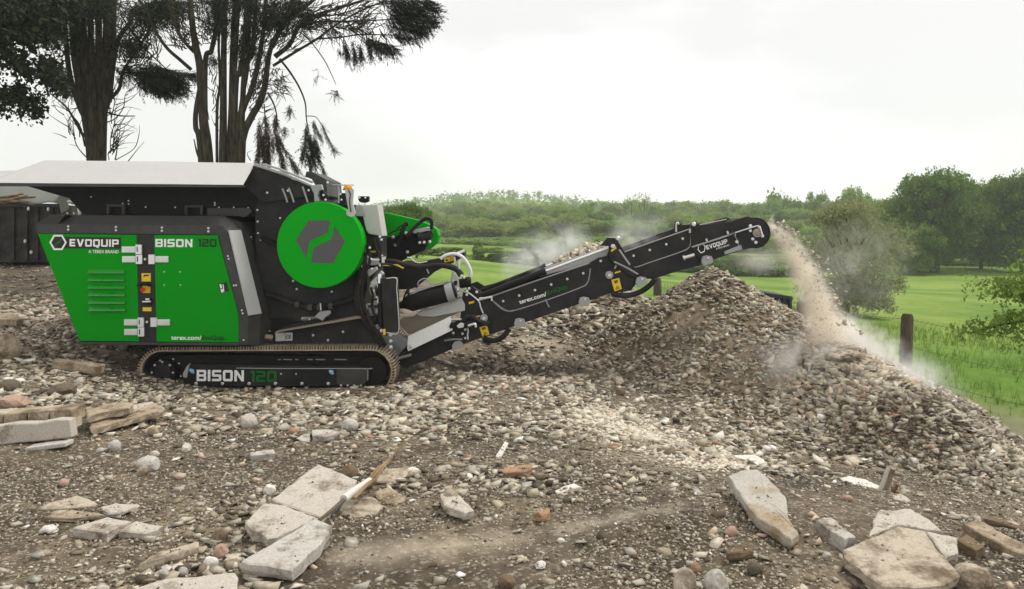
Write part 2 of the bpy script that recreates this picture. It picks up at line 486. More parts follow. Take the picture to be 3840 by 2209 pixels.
def soil_mat(name, sand=True):
    m, nt, N, L, b = new_mat(name)
    g = N.new('ShaderNodeNewGeometry')
    def noise(s, d=8, r=0.65):
        n = N.new('ShaderNodeTexNoise'); n.inputs['Scale'].default_value = s; n.inputs['Detail'].default_value = d; n.inputs['Roughness'].default_value = r
        L.new(g.outputs['Position'], n.inputs['Vector']); return n
    big, mid, fine = noise(0.8, 6), noise(7), noise(55, 6, 0.75)
    r = N.new('ShaderNodeValToRGB'); e = r.color_ramp.elements
    e[0].position = 0.34; e[0].color = (0.070, 0.056, 0.041, 1)
    e[1].position = 0.70; e[1].color = (0.33, 0.26, 0.18, 1)
    k = e.new(0.52); k.color = (0.155, 0.121, 0.084, 1)
    L.new(big.outputs['Fac'], r.inputs['Fac'])
    r2 = N.new('ShaderNodeValToRGB')
    r2.color_ramp.elements[0].position = 0.33; r2.color_ramp.elements[0].color = (0.5, 0.48, 0.45, 1)
    r2.color_ramp.elements[1].position = 0.72; r2.color_ramp.elements[1].color = (1.5, 1.48, 1.42, 1)
    L.new(mid.outputs['Fac'], r2.inputs['Fac'])
    x = N.new('ShaderNodeMix'); x.data_type = 'RGBA'; x.blend_type = 'MULTIPLY'; x.inputs['Factor'].default_value = 0.75
    L.new(r.outputs['Color'], x.inputs['A']); L.new(r2.outputs['Color'], x.inputs['B'])
    vo = N.new('ShaderNodeTexVoronoi'); vo.inputs['Scale'].default_value = 48
    L.new(g.outputs['Position'], vo.inputs['Vector'])
    sp = N.new('ShaderNodeSeparateColor'); L.new(vo.outputs['Color'], sp.inputs[0])
    gr = N.new('ShaderNodeMapRange'); gr.inputs['From Min'].default_value = 0.72; gr.inputs['From Max'].default_value = 0.95; gr.inputs['To Max'].default_value = 0.65
    L.new(sp.outputs[0], gr.inputs['Value'])
    y = N.new('ShaderNodeMix'); y.data_type = 'RGBA'; y.inputs['B'].default_value = (0.46, 0.41, 0.33, 1)
    L.new(gr.outputs['Result'], y.inputs['Factor']); L.new(x.outputs['Result'], y.inputs['A'])
    at = N.new('ShaderNodeAttribute'); at.attribute_name = 'tone'
    sm = N.new('ShaderNodeMath'); sm.operation = 'MULTIPLY_ADD'; sm.inputs[1].default_value = 1.6; sm.inputs[2].default_value = -0.75
    L.new(mid.outputs['Fac'], sm.inputs[0])
    sa = N.new('ShaderNodeMath'); sa.operation = 'ADD'; sa.use_clamp = True
    L.new(sm.outputs[0], sa.inputs[0]); L.new(at.outputs['Fac'], sa.inputs[1])
    sb = N.new('ShaderNodeMath'); sb.operation = 'MULTIPLY'; sb.use_clamp = True
    L.new(sa.outputs[0], sb.inputs[0]); L.new(at.outputs['Fac'], sb.inputs[1])
    z = N.new('ShaderNodeMix'); z.data_type = 'RGBA'; z.inputs['B'].default_value = (0.58, 0.49, 0.37, 1)
    L.new(sb.outputs[0], z.inputs['Factor']); L.new(y.outputs['Result'], z.inputs['A'])
    L.new(z.outputs['Result'], b.inputs['Base Color'])
    b.inputs['Roughness'].default_value = 0.95; b.inputs['Specular IOR Level'].default_value = 0.15
    ad = N.new('ShaderNodeMath'); ad.operation = 'MULTIPLY_ADD'; ad.inputs[1].default_value = 0.5
    L.new(mid.outputs['Fac'], ad.inputs[0]); L.new(fine.outputs['Fac'], ad.inputs[2])
    bp = N.new('ShaderNodeBump'); bp.inputs['Strength'].default_value = 0.9; bp.inputs['Distance'].default_value = 0.03
    L.new(ad.outputs[0], bp.inputs['Height']); L.new(bp.outputs[0], b.inputs['Normal'])
    return m
SOIL = soil_mat('trodden_soil')

ys = 2.3 * (21.0 / 2.3) ** np.linspace(0, 1, 330)
ground, gco = grid('ground', lambda y: np.linspace(-(0.72 * y + 1.6), 0.72 * y + 1.6, 400), ys, H, SOIL, 'structure')
# pale sandy streaks where finer rubble was crushed flat into the soil
def seg_d(X, Y, a, b):
    a = np.array(a[:2]); b = np.array(b[:2]); d = b - a
    t = np.clip(((X - a[0]) * d[0] + (Y - a[1]) * d[1]) / (d @ d), 0, 1)
    return np.hypot(X - a[0] - d[0] * t, Y - a[1] - d[1] * t)
sand = np.zeros(len(gco))
for q0, q1, w, s in [(g2(940, 1230), g3(560, 1125), 0.17, 0.7), (g3(900, 1055), g3(1690, 900), 0.12, 0.62), (g2(1500, 1180), g3(700, 1130), 0.3, 0.35)]:
    d = seg_d(gco[:, 0], gco[:, 1], hit(*q0), hit(*q1)); sand = np.maximum(sand, s * np.exp(-(d / w) ** 2))
for q, w, s in [(g3(1300, 330), 0.9, 0.8), (g3(1650, 600), 0.5, 0.7), (dd(1330, 850), 0.6, 0.8), (g2(1430, 830), 0.1, 0.0)]:
    p = hit(*q); sand = np.maximum(sand, s * np.exp(-(((gco[:, 0] - p.x) / w) ** 2 + ((gco[:, 1] - p.y) / w) ** 2)))
a_ = ground.data.attributes.new('tone', 'FLOAT', 'POINT'); a_.data.foreach_set('value', sand.astype(np.float32))

def field_mat():
    m, nt, N, L, b = new_mat('meadow_grass')
    g = N.new('ShaderNodeNewGeometry')
    n1 = N.new('ShaderNodeTexNoise'); n1.inputs['Scale'].default_value = 0.12; n1.inputs['Detail'].default_value = 8
    n2 = N.new('ShaderNodeTexNoise'); n2.inputs['Scale'].default_value = 2.2; n2.inputs['Detail'].default_value = 8; n2.inputs['Roughness'].default_value = 0.75
    L.new(g.outputs['Position'], n1.inputs['Vector']); L.new(g.outputs['Position'], n2.inputs['Vector'])
    r = N.new('ShaderNodeValToRGB'); e = r.color_ramp.elements
    e[0].position = 0.36; e[0].color = (0.098, 0.188, 0.020, 1); e[1].position = 0.62; e[1].color = (0.205, 0.285, 0.05, 1)
    L.new(n1.outputs['Fac'], r.inputs['Fac'])
    r2 = N.new('ShaderNodeValToRGB'); e = r2.color_ramp.elements
    e[0].position = 0.32; e[0].color = (0.6, 0.66, 0.55, 1); e[1].position = 0.62; e[1].color = (1.12, 1.08, 1.05, 1)
    L.new(n2.outputs['Fac'], r2.inputs['Fac'])
    x = N.new('ShaderNodeMix'); x.data_type = 'RGBA'; x.blend_type = 'MULTIPLY'; x.inputs['Factor'].default_value = 0.9
    L.new(r.outputs['Color'], x.inputs['A']); L.new(r2.outputs['Color'], x.inputs['B'])
    # trodden earth beside the rubble
    at = N.new('ShaderNodeAttribute'); at.attribute_name = 'tone'
    mm = N.new('ShaderNodeMath'); mm.operation = 'MULTIPLY_ADD'; mm.inputs[1].default_value = 1.5; mm.inputs[2].default_value = -0.75
    L.new(n2.outputs['Fac'], mm.inputs[0])
    aa = N.new('ShaderNodeMath'); aa.operation = 'MULTIPLY_ADD'; aa.inputs[1].default_value = 1.6; aa.use_clamp = True
    L.new(at.outputs['Fac'], aa.inputs[0]); L.new(mm.outputs[0], aa.inputs[2])
    a2 = N.new('ShaderNodeMath'); a2.operation = 'MULTIPLY'; a2.use_clamp = True
    sgn = N.new('ShaderNodeMath'); sgn.operation = 'MULTIPLY'; sgn.inputs[1].default_value = 4; sgn.use_clamp = True
    L.new(at.outputs['Fac'], sgn.inputs[0]); L.new(aa.outputs[0], a2.inputs[0]); L.new(sgn.outputs[0], a2.inputs[1])
    y = N.new('ShaderNodeMix'); y.data_type = 'RGBA'; y.inputs['B'].default_value = (0.24, 0.195, 0.15, 1)
    L.new(a2.outputs[0], y.inputs['Factor']); L.new(x.outputs['Result'], y.inputs['A'])
    L.new(y.outputs['Result'], b.inputs['Base Color'])
    b.inputs['Roughness'].default_value = 0.9; b.inputs['Specular IOR Level'].default_value = 0.15
    bp = N.new('ShaderNodeBump'); bp.inputs['Strength'].default_value = 0.6; bp.inputs['Distance'].default_value = 0.08
    L.new(n2.outputs['Fac'], bp.inputs['Height']); L.new(bp.outputs[0], b.inputs['Normal'])
    return m
FIELD = field_mat()
def field_z(X, Y):
    z = np.where(Y < 215, F(X, np.minimum(Y, 215)), 0)
    far = F(X * 210 / np.maximum(Y, 210), np.full_like(Y, 210.0))
    t = np.clip((Y - 205) / 330, 0, 1)
    hill = np.exp(-((X + 10) / 75.0) ** 2) * 15 + np.exp(-((X - 140) / 150) ** 2) * 6 + 4 + np.exp(-((X + 260) / 160) ** 2) * 6
    z = np.where(Y >= 205, far + (t * t * (3 - 2 * t)) * hill, z)
    # stay below the rubble platform
    near = (Y < 21) & (np.abs(X) < 0.72 * Y + 1.5)
    return z
ysf = 2.3 * (1500 / 2.3) ** np.linspace(0, 1, 260)
def fz(X, Y):
    z = field_z(X, Y)
    inside = (Y < 20.5) & (np.abs(X) < 0.72 * Y + 1.3)
    h = H(np.where(inside, X, 0), np.where(inside, Y, 10))
    return np.where(inside & (h > z - 0.02) & (X < 3.0), np.minimum(z, h - 0.25), z)
field, fco = grid('field', lambda y: np.linspace(-(0.95 * y + 14), 0.95 * y + 14, 240), ysf, fz, FIELD, 'structure')
bare = np.exp(-((fco[:, 0] - 5.2) / 1.5) ** 2 - ((fco[:, 1] - 9.2) / 2.0) ** 2) * 1.0
bare = np.maximum(bare, np.where((fco[:, 1] < 9.5) & (fco[:, 0] > 2), 0.9, 0))
a_ = field.data.attributes.new('tone', 'FLOAT', 'POINT'); a_.data.foreach_set('value', bare.astype(np.float32))

# ---------------------------------------------------------------- rubble: base stones and bulk scatter
def hull_stone(seed, n=9, flat=(1, 0.8, 0.5)):
    r = np.random.default_rng(seed)      # a broken block: jittered corners, some knocked off
    p = np.array([[x, y, z] for x in (-1, 1) for y in (-1, 1) for z in (-1, 1)], float) * .8
    p += r.uniform(-.42, .42, p.shape); p = p[r.permutation(8)[:r.integers(5, 8)]]
    p = np.vstack([p, r.normal(size=(max(0, n - 8), 3)) * .55]); p *= np.array(flat)
    bm = bmesh.new()
    for q in p: bm.verts.new(q)
    bmesh.ops.convex_hull(bm, input=bm.verts)
    for v in [v for v in bm.verts if not v.link_faces]: bm.verts.remove(v)
    bmesh.ops.triangulate(bm, faces=bm.faces)
    bm.verts.index_update()
    co = np.array([v.co[:] for v in bm.verts]); tr_ = np.array([[v.index for v in f.verts] for f in bm.faces])
    bm.free(); return co * 0.5 / max(1.0, np.abs(co).max()) * 0.98, tr_
STONES = [hull_stone(100 + i, [8, 10, 12][i % 3], [(1, .8, .40), (1, .7, .24), (1, .85, .55), (1, .5, .34), (1, .8, .18)][i % 5]) for i in range(15)]
GRIT = [hull_stone(300 + i, 6, (1, .8, .6)) for i in range(6)]

def rots(n, tilt, r=rng, normal=None):
    az = r.random(n) * 2 * np.pi; ti = r.normal(size=n) * tilt; ta = r.random(n) * 2 * np.pi
    ca, sa = np.cos(az), np.sin(az)
    Rz = np.zeros((n, 3, 3)); Rz[:, 0, 0] = ca; Rz[:, 0, 1] = -sa; Rz[:, 1, 0] = sa; Rz[:, 1, 1] = ca; Rz[:, 2, 2] = 1
    k = np.stack([np.cos(ta), np.sin(ta), np.zeros(n)], -1)
    c, s = np.cos(ti)[:, None, None], np.sin(ti)[:, None, None]
    K = np.zeros((n, 3, 3)); K[:, 0, 2] = k[:, 1]; K[:, 1, 2] = -k[:, 0]; K[:, 2, 0] = -k[:, 1]; K[:, 2, 1] = k[:, 0]
    I = np.eye(3)[None]
    return (I + s * K + (1 - c) * (K @ K)) @ Rz

def scatter_mesh(name, protos, pos, R, size, mat, tone, smooth=False):
    n = len(pos); which = rng.integers(0, len(protos), n)
    cos, trs, tns, off = [], [], [], 0
    size = np.asarray(size); size = size[:, None] if size.ndim == 1 else size
    for k, (c, t) in enumerate(protos):
        ix = np.where(which == k)[0]
        if not len(ix): continue
        v = np.einsum('nij,nvj->nvi', R[ix], c[None] * size[ix][:, None, :]) + pos[ix][:, None, :]
        cos.append(v.reshape(-1, 3)); m = len(c)
        trs.append((t[None] + (np.arange(len(ix)) * m)[:, None, None] + off).reshape(-1, t.shape[1]))
        tns.append(np.repeat(tone[ix], m)); off += len(ix) * m
    return np_mesh(name, np.concatenate(cos), np.concatenate(trs), mat, np.concatenate(tns), smooth)

RAMP = [(0.0, (0.10, 0.08, 0.058)), (0.15, (0.26, 0.215, 0.15)), (0.40, (0.49, 0.435, 0.33)), (0.58, (0.40, 0.382, 0.335)),
        (0.74, (0.61, 0.55, 0.43)), (0.90, (0.71, 0.66, 0.55)), (0.955, (0.42, 0.25, 0.16)), (1.0, (0.86, 0.84, 0.79))]
RAMP_R = RAMP[:4] + [(0.76, (0.59, 0.53, 0.41)), (0.94, (0.68, 0.62, 0.53)), (0.962, (0.42, 0.25, 0.16)), (0.985, (0.70, 0.66, 0.6))]
STONE_T = mineral('rubble_stone', RAMP, 'tone', 25, 0.4, 0.012)
STONE_R = mineral('loose_stone', RAMP_R, 'random', 25, 0.4, 0.012)
HEAP_SOIL = mineral('crushed_fines', [(0, (0.17, 0.132, 0.09)), (1, (0.30, 0.24, 0.17))], 'tone', 9, 0.9, 0.03)  # fines coloured darker to carry the shade in gaps between stones

stone_me = []
for i, (c, t) in enumerate(STONES):
    stone_me.append(np_mesh('stone', c, t, STONE_R))

def place_stones(pos, R, size, parent=None, base=Vector((0, 0, 0)), **tags):
    out = []
    for i in range(len(pos)):
        o = link('stone', stone_me[rng.integers(0, len(stone_me))], parent, Vector(pos[i]) - base)
        M = Matrix(R[i].tolist()).to_4x4()
        o.rotation_euler = M.to_euler()
        s = size[i]; o.scale = (s, s, s) if np.ndim(s) == 0 else tuple(s)
        if tags: tag(o, **tags)
        out.append(o)
    return out

def heap(name, label, fn, x0, x1, y0, y1, step, n, smin, smax, big_bias=None):
    """a rubble heap: mound of fines, its largest stones one by one, the rest as one bulk part"""
    cx, cy = (x0 + x1) / 2, (y0 + y1) / 2
    root = empty(name, (cx, cy, g1z(cx, cy) - 0.3), label, 'rubble heap', 'heaps of crushed rubble')
    base = Vector(root.location)
    ys_ = np.arange(y0, y1, step); xs_ = np.arange(x0, x1, step)
    vis = lambda X, Y, Z: Z > H(X, Y) - 0.12
    o, co = grid('mound', lambda y: xs_ , ys_, lambda X, Y: fn(X, Y) + fbm(X, Y, 6, 3, 5) * 0.06, HEAP_SOIL, mask=vis, parent=root)
    o.data.transform(Matrix.Translation(-base))
    a = o.data.attributes.new('tone', 'FLOAT', 'POINT'); a.data.foreach_set('value', rng.random(len(co)).astype(np.float32))
    X = rng.uniform(x0, x1, n * 4); Y = rng.uniform(y0, y1, n * 4)
    z = fn(X, Y); ok = (z > H(X, Y) - 0.03)
    # patches of fines with few stones on them
    pt = fbm(X, Y, 0.8, 3, 88)
    ok &= (rng.random(len(X)) < np.clip(1.05 - 4.5 * (pt - 0.05), 0.10, 1))
    X, Y, z = X[ok][:n], Y[ok][:n], z[ok][:n]
    n = len(X)
    s = smin + (smax - smin) * rng.random(n) ** 2.6
    if big_bias is not None: s = s * big_bias(X, Y)
    tone = np.clip(0.45 + 0.29 * rng.normal(size=n) + 0.9 * fbm(X, Y, 0.7, 2, 43), 0, 0.93)
    u = rng.random(n); tone = np.where(u > 0.994, 0.955, tone); tone = np.where(u < 0.02, 1.0, tone)
    R = rots(n, 0.5)
    pos = np.stack([X, Y, z + s * 0.12], -1)
    app = s / Y; order = np.argsort(-app); k = min(290, n)
    place_stones(pos[order[:k]], R[order[:k]], s[order[:k]], root, base)
    r = order[k:]
    me = scatter_mesh('crushed_stone', STONES, pos[r] - np.array(base), R[r], s[r], STONE_T, tone[r])
    link('crushed_stone', me, root)['kind'] = 'stuff'
    return root

heap('rubble_heap', 'tall cone of crushed stone rising under the upper end of the conveyor', heap_a, HA[0] - 2.4, HA[0] + 3.0, 8.6, 15.4, 0.06, 17000, 0.045, 0.13)
heap('rubble_heap', 'broad heap of crushed stone at the right under the falling dust stream', heap_b, 1.6, 6.0, 5.0, 12.2, 0.06, 18000, 0.042, 0.125,
     lambda X, Y: 1 + 0.9 * np.exp(-((X - SPINE[0][0]) ** 2 + (Y - SPINE[0][1] + 0.3) ** 2) / 0.9))
heap('rubble_heap', 'low pale bank of coarse rubble behind the middle of the conveyor', heap_c, HC[0] - 3.4, HC[0] + 1.4, 12.0, 15.4, 0.08, 5500, 0.06, 0.20)

# ---- loose stones over the ground
def sandy(X, Y):
    d = np.zeros_like(X)
    for q0, q1, w in [(g2(940, 1230), g3(590, 1120), 0.20), (g3(880, 1060), g3(1690, 900), 0.17)]:
        d = np.maximum(d, np.exp(-(seg_d(X, Y, hit(*q0), hit(*q1)) / w) ** 2))
    return d
def gravelly(X, Y):
    d = np.zeros_like(X)
    def blob(u, v, rx, ry, s):
        p = hit(*dd(u, v)); return s * np.exp(-((X - p.x) / rx) ** 2 - ((Y - p.y) / ry) ** 2)
    for b in [(500, 985, 1.0, 0.9, 1.0), (800, 1000, 1.2, 1.0, 1.3), (1000, 985, 1.0, 1.0, 1.2), (300, 950, 1.0, 1.2, .8), (1300, 960, 1.5, 1.2, .7), (1550, 1050, 1.2, 0.9, 1.0), (1700, 1120, 0.8, 0.6, 1.0),
              (1700, 980, 1.4, 1.0, .9), (1300, 860, 1.4, 1.2, 0.9), (60, 800, 2.5, 3.5, 1.0), (100, 950, 1.2, 1.2, .9), (1400, 1170, .9, .5, .4), (600, 1290, .5, .35, .45),
              (1000, 1180, .6, .45, .5), (1950, 1080, 0.9, 1.0, .9), (900, 1060, 1.6, .7, .8), (1250, 1050, 1.5, .8, .6), (600, 1400, .8, .35, .22)]:
        d = np.maximum(d, blob(*b))
    d = np.maximum(d, np.where(Y < 7, 0.05, 0.13))
    return np.clip(d * (1 + 3.0 * fbm(X, Y, 1.6, 3, 66)), 0.04, 1.3)
n = 110000
Y = 3.3 + (17.5 - 3.3) * rng.random(n) ** 1.5
X = (rng.random(n) * 2 - 1) * (0.70 * Y + 0.3)
keep = (rng.random(n) < gravelly(X, Y) * 0.8) & (X < 5.2 - 0.0 * Y) & (F(X, Y) < H(X, Y) + 0.02)
keep &= ~((sandy(X, Y) > .35) & (rng.random(n) < .72))
keep &= ~((np.abs(X + 2.9) < 1.6) & (Y > 9.75) & (Y < 11.9))
X, Y = X[keep], Y[keep]
hz = np.maximum.reduce([h(X, Y) for h in HEAPS]); zz = H(X, Y); k2 = hz < zz + 0.02
X, Y, zz = X[k2], Y[k2], zz[k2]; n = len(X)
s = 0.022 + 0.11 * rng.random(n) ** 2.9 + 0.004 * np.clip(Y - 5, 0, 8) * rng.random(n)
s = np.where(rng.random(n) < 0.02, s * 1.7, s)
s = np.where(Y < 6.6, s * .72, s)
for q, rx, ry in ((g2(100, 1050), .35, .4), (g2(30, 1250), .35, .25), (g2(450, 760), .35, .35), (g1(1480, 1330), .4, .25), (g2(1250, 760), .5, .4), (g3(750, 800), .6, .4), (g4(200, 900), .5, .35), (g2(350, 1420), .5, .25), (g1(1150, 250), .5, .4), (g3(300, 620), .5, .4)):
    c_ = hit(*q); s = np.where((rng.random(n) < .5 * np.exp(-((X - c_.x) / rx) ** 2 - ((Y - c_.y) / ry) ** 2)), np.maximum(s, .05 + .06 * rng.random(n)), s)
tone = np.clip(0.46 + 0.30 * rng.normal(size=n) + 1.0 * fbm(X, Y, 0.6, 2, 99), 0, 0.93)
pp = hit(*g3(1350, 380)); q_ = np.exp(-((X - pp.x) / 0.8) ** 2 - ((Y - pp.y) / 0.8) ** 2)
tone = np.where(rng.random(n) < q_ * 0.8, 0.86 + 0.06 * rng.random(n), tone)
u = rng.random(n); tone = np.where(u > 0.992, 0.955, tone); tone = np.where(u < 0.025, 1.0, tone)
R = rots(n, 0.3)
pos = np.stack([X, Y, zz + s * 0.11], -1)
app = s / Y; order = np.argsort(-app); k = 230
LOOSE = (pos, R, s, order[:k])
r = order[k:]
link('loose_rubble', scatter_mesh('loose_rubble', STONES, pos[r], R[r], s[r], STONE_T, tone[r]))['kind'] = 'stuff'
# a spill of whitish crushed stone over the middle of the yard
n = 5200; A, B = hit(*dd(1440, 1000)), hit(*dd(1760, 1150)); t = rng.random(n); off = rng.normal(size=(n, 2)) * np.array([.30, .34]) * (1 - .4 * t[:, None])
X = A.x + (B.x - A.x) * t + off[:, 0]; Y = A.y + (B.y - A.y) * t + off[:, 1]; zz = H(X, Y); s = .022 + .045 * rng.random(n) ** 1.6
ok = fbm(X, Y, 2.0, 3, 12) > -.12; X, Y, zz, s = X[ok], Y[ok], zz[ok], s[ok]; n = len(X)
link('loose_rubble', scatter_mesh('loose_rubble', STONES, np.stack([X, Y, zz + s * .12], -1), rots(n, .35), s, STONE_T, .86 + .06 * rng.random(n)))['kind'] = 'stuff'
# the fine grit trodden into the soil near the viewer
n = 60000
Y = 3.3 + (9.5 - 3.3) * rng.random(n) ** 1.35
X = (rng.random(n) * 2 - 1) * (0.68 * Y + 0.2)
pt = fbm(X, Y, 1.0, 3, 15)
keep = (rng.random(n) < np.clip(0.50 + 3.0 * pt, 0.05, 1)) & ~((sandy(X, Y) > .3) & (rng.random(n) < .6))
X, Y = X[keep], Y[keep]; n = len(X)
zz = H(X, Y); s = 0.008 + 0.02 * rng.random(n) ** 2
tone = np.clip(0.33 + 0.27 * rng.normal(size=n), 0, 0.92); u = rng.random(n); tone = np.where(u < 0.008, 1.0, tone)
link('grit', scatter_mesh('grit', GRIT, np.stack([X, Y, zz + s * 0.15], -1), rots(n, 0.6), s, STONE_T, tone))['kind'] = 'stuff'

# ---------------------------------------------------------------- lettering
GLYPH = {
 'E': (.84, [[(0,0),(.8,0),(.8,.22),(.25,.22),(.25,.39),(.75,.39),(.75,.61),(.25,.61),(.25,.78),(.8,.78),(.8,1),(0,1)]]),
 'V': (1.0, [[(0,1),(.27,1),(.5,.34),(.73,1),(1,1),(.65,0),(.35,0)]]),
 'O': (.95, [[(0,.12),(.12,0),(.83,0),(.95,.12),(.95,.88),(.83,1),(.12,1),(0,.88)], [(.24,.22),(.71,.22),(.71,.78),(.24,.78)]]),
 'Q': (.95, [[(0,.12),(.12,0),(.83,0),(.95,.12),(.95,.88),(.83,1),(.12,1),(0,.88)], [(.24,.22),(.71,.22),(.71,.78),(.24,.78)], [(.55,-.17),(.85,-.17),(.7,-.01),(.4,-.01)]]),
 'U': (.95, [[(0,1),(0,.12),(.12,0),(.83,0),(.95,.12),(.95,1),(.71,1),(.71,.22),(.24,.22),(.24,1)]]),
 'I': (.25, [[(0,0),(.25,0),(.25,1),(0,1)]]),
 'P': (.92, [[(0,0),(.24,0),(.24,.33),(.83,.33),(.92,.42),(.92,.88),(.83,1),(0,1)], [(.24,.53),(.68,.53),(.68,.79),(.24,.79)]]),
 'B': (.92, [[(0,0),(.83,0),(.92,.1),(.92,.42),(.85,.5),(.92,.58),(.92,.9),(.83,1),(0,1)], [(.24,.2),(.68,.2),(.68,.4),(.24,.4)], [(.24,.6),(.68,.6),(.68,.8),(.24,.8)]]),
 'S': (.9, [[(0,0),(.8,0),(.9,.1),(.9,.52),(.8,.61),(.24,.61),(.24,.79),(.88,.79),(.88,1),(.1,1),(0,.9),(0,.48),(.1,.39),(.66,.39),(.66,.21),(0,.21)]]),
 'N': (.92, [[(0,0),(.24,0),(.24,.6),(.68,0),(.92,0),(.92,1),(.68,1),(.68,.4),(.24,1),(0,1)]]),
 '1': (.45, [[(.0,.78),(.0,1),(.45,1),(.45,0),(.2,0),(.2,.78)]]),
 '2': (.9, [[(0,0),(.9,0),(.9,.21),(.24,.21),(.24,.39),(.8,.39),(.9,.48),(.9,.9),(.8,1),(.02,1),(.02,.79),(.66,.79),(.66,.61),(.1,.61),(0,.52)]]),
 '0': (.95, [[(0,.12),(.12,0),(.83,0),(.95,.12),(.95,.88),(.83,1),(.12,1),(0,.88)], [(.24,.22),(.71,.22),(.71,.78),(.24,.78)]]),
}
def curve_mesh(name, loops):
    cu = bpy.data.curves.new(name, 'CURVE'); cu.dimensions = '2D'; cu.fill_mode = 'FRONT'
    for lp in loops:
        s = cu.splines.new('POLY'); s.points.add(len(lp) - 1); s.use_cyclic_u = True
        for p, q in zip(s.points, lp): p.co = (q[0], q[1], 0, 1)
    o = bpy.data.objects.new(name, cu); COL.objects.link(o)
    bpy.context.view_layer.update()
    me = bpy.data.meshes.new_from_object(o.evaluated_get(bpy.context.evaluated_depsgraph_get()))
    bpy.data.objects.remove(o); bpy.data.curves.remove(cu)
    return me
def font_mesh(text, bold=0.0, shear=0.0):
    cu = bpy.data.curves.new('lettering', 'FONT'); cu.body = text; cu.offset = bold; cu.shear = shear; cu.size = 1.0; cu.fill_mode = 'FRONT'
    o = bpy.data.objects.new('lettering', cu); COL.objects.link(o)
    bpy.context.view_layer.update()
    me = bpy.data.meshes.new_from_object(o.evaluated_get(bpy.context.evaluated_depsgraph_get()))
    bpy.data.objects.remove(o); bpy.data.curves.remove(cu)
    return me
def glyph_mesh(text, gap=.17):
    x, loops = 0, []
    for ch in text:
        if ch == ' ': x += .45; continue
        w, ls = GLYPH[ch]
        loops += [[(x + px, py) for px, py in l] for l in ls]; x += w + gap
    return curve_mesh('lettering', loops)
def letters(me, a, b, h, Y, mat, parent, name='lettering', off=0.004):
    """set lettering along the measured baseline a-b, h tall, on the plate at Y"""
    xs = [v.co.x for v in me.vertices]; ys_ = [v.co.y for v in me.vertices]
    x0, x1 = min(xs), max(xs); y1 = max(ys_); y0 = 0
    ux, uy = (b[0] - a[0]), (b[1] - a[1]); L_ = math.hypot(ux, uy); nx, ny = uy / L_, -ux / L_
    r0 = root_of(parent)
    for v in me.vertices:
        s = (v.co.x - x0) / (x1 - x0); t = (v.co.y - y0) / (y1 - y0) * h
        v.co = P(a[0] + ux * s + nx * t, a[1] + uy * s + ny * t, Y - off) - r0
    me.materials.clear(); me.materials.append(mat); me.update()
    return link(name, me, parent)

# ---------------------------------------------------------------- the crusher
YB, YT, YC = 9.60, 9.68, 10.22            # box panels, track outer face, near side of the conveyor
YF = 21.5 - 9.6                           # far side of the machine
base = P(1000, 1480, 10.75)
crusher = empty('tracked_crusher', base, 'green and charcoal tracked impact crusher with a long raised discharge conveyor', 'crusher')

bolt_mb = MB()
bolt_mb.tube([(0, 0, 0), (0, -.006, 0), (0, -.011, 0)], [.5, .5, .34], 8)
def unit_bolt():
    m = MB(); n = 8; vs_ = []
    for r, y in ((.5, 0), (.5, -.3), (.32, -.5)):
        vs_ += [Vector((r * math.cos(2 * math.pi * k / n), y, r * math.sin(2 * math.pi * k / n))) for k in range(n)]
    fs = [[i * n + k, i * n + (k + 1) % n, (i + 1) * n + (k + 1) % n, (i + 1) * n + k] for i in range(2) for k in range(n)]
    m.add(vs_, fs + [list(range(2 * n, 3 * n))])
    o = m.build('bolt', STEEL); me = o.data; bpy.data.objects.remove(o); return me
BOLT = unit_bolt()
def bolt(p, Y, parent, d=0.03):
    o = link('bolt', BOLT, parent, P(*p, Y) - root_of(parent)); o.scale = (d, d * .7, d); return o
def plate(name, pts, Y0, Y1, mat, parent, bevel=0.004, back=None):
    m = MB(); m.prism(pts, Y0, Y1, back); return m.build(name, mat, parent, bevel=bevel)
def tube_part(name, pts, rad, mat, parent, n=8, sm=6):
    m = MB(); m.tube(smooth_path(pts, sm) if len(pts) > 2 else pts, rad, n); return m.build(name, mat, parent)
def sticker(pts, Y, parent, mat=None, name='sticker'):
    return plate(name, pts, Y - .003, Y + .002, mat or YELLOW, parent, bevel=0)
def rod(name, p0, Y0, p1, Y1, r, mat, parent, n=12):
    m = MB(); m.tube([P(*p0, Y0), P(*p1, Y1)], r, n); return m.build(name, mat, parent)
def wire_px(name, pts, Y, r, mat, parent, n=6):
    return tube_part(name, [P(u, v, Y) for u, v in pts], r, mat, parent, n)
def rect(cx, cy, w, h, f): return M_(f, [(cx - w / 2, cy - h / 2), (cx + w / 2, cy - h / 2), (cx + w / 2, cy + h / 2), (cx - w / 2, cy + h / 2)])

# --- engine box: body, canopy, doors
body = plate('box_body', M_(c2, [(130, 180), (1870, 190), (1935, 250), (2140, 1050), (2135, 1325), (520, 1312), (115, 262)]), YB + .03, YF - .03, DARK, crusher)
can = MB()
Fp = [P(*c2(*q), YB) for q in [(95, 155), (1880, 172), (1925, 188), (1952, 230), (2158, 1050), (2152, 1335)]]
Mp = [P(*c2(*q), YB + .16) for q in [(225, 68), (1905, 80), (2005, 130), (2080, 215), (2282, 1030), (2262, 1342)]]
Rp = [P(*c2(*q), YB + .42) for q in [(228, 66), (1935, 74), (2110, 140), (2192, 285), (2372, 980), (2376, 1250)]]
inner = [P(*c2(*q), YB) for q in [(102, 245), (1858, 258), (1862, 262), (1872, 275), (2068, 1045), (2070, 1338)]]
n6 = 6
can.add(Fp + inner, [[i, i + 1, n6 + i + 1, n6 + i] for i in range(5)])
can.add(Fp + Mp, [[i + 1, i, n6 + i, n6 + i + 1] for i in range(5)])
can.add(Mp + Rp, [[i + 1, i, n6 + i, n6 + i + 1] for i in range(5)])
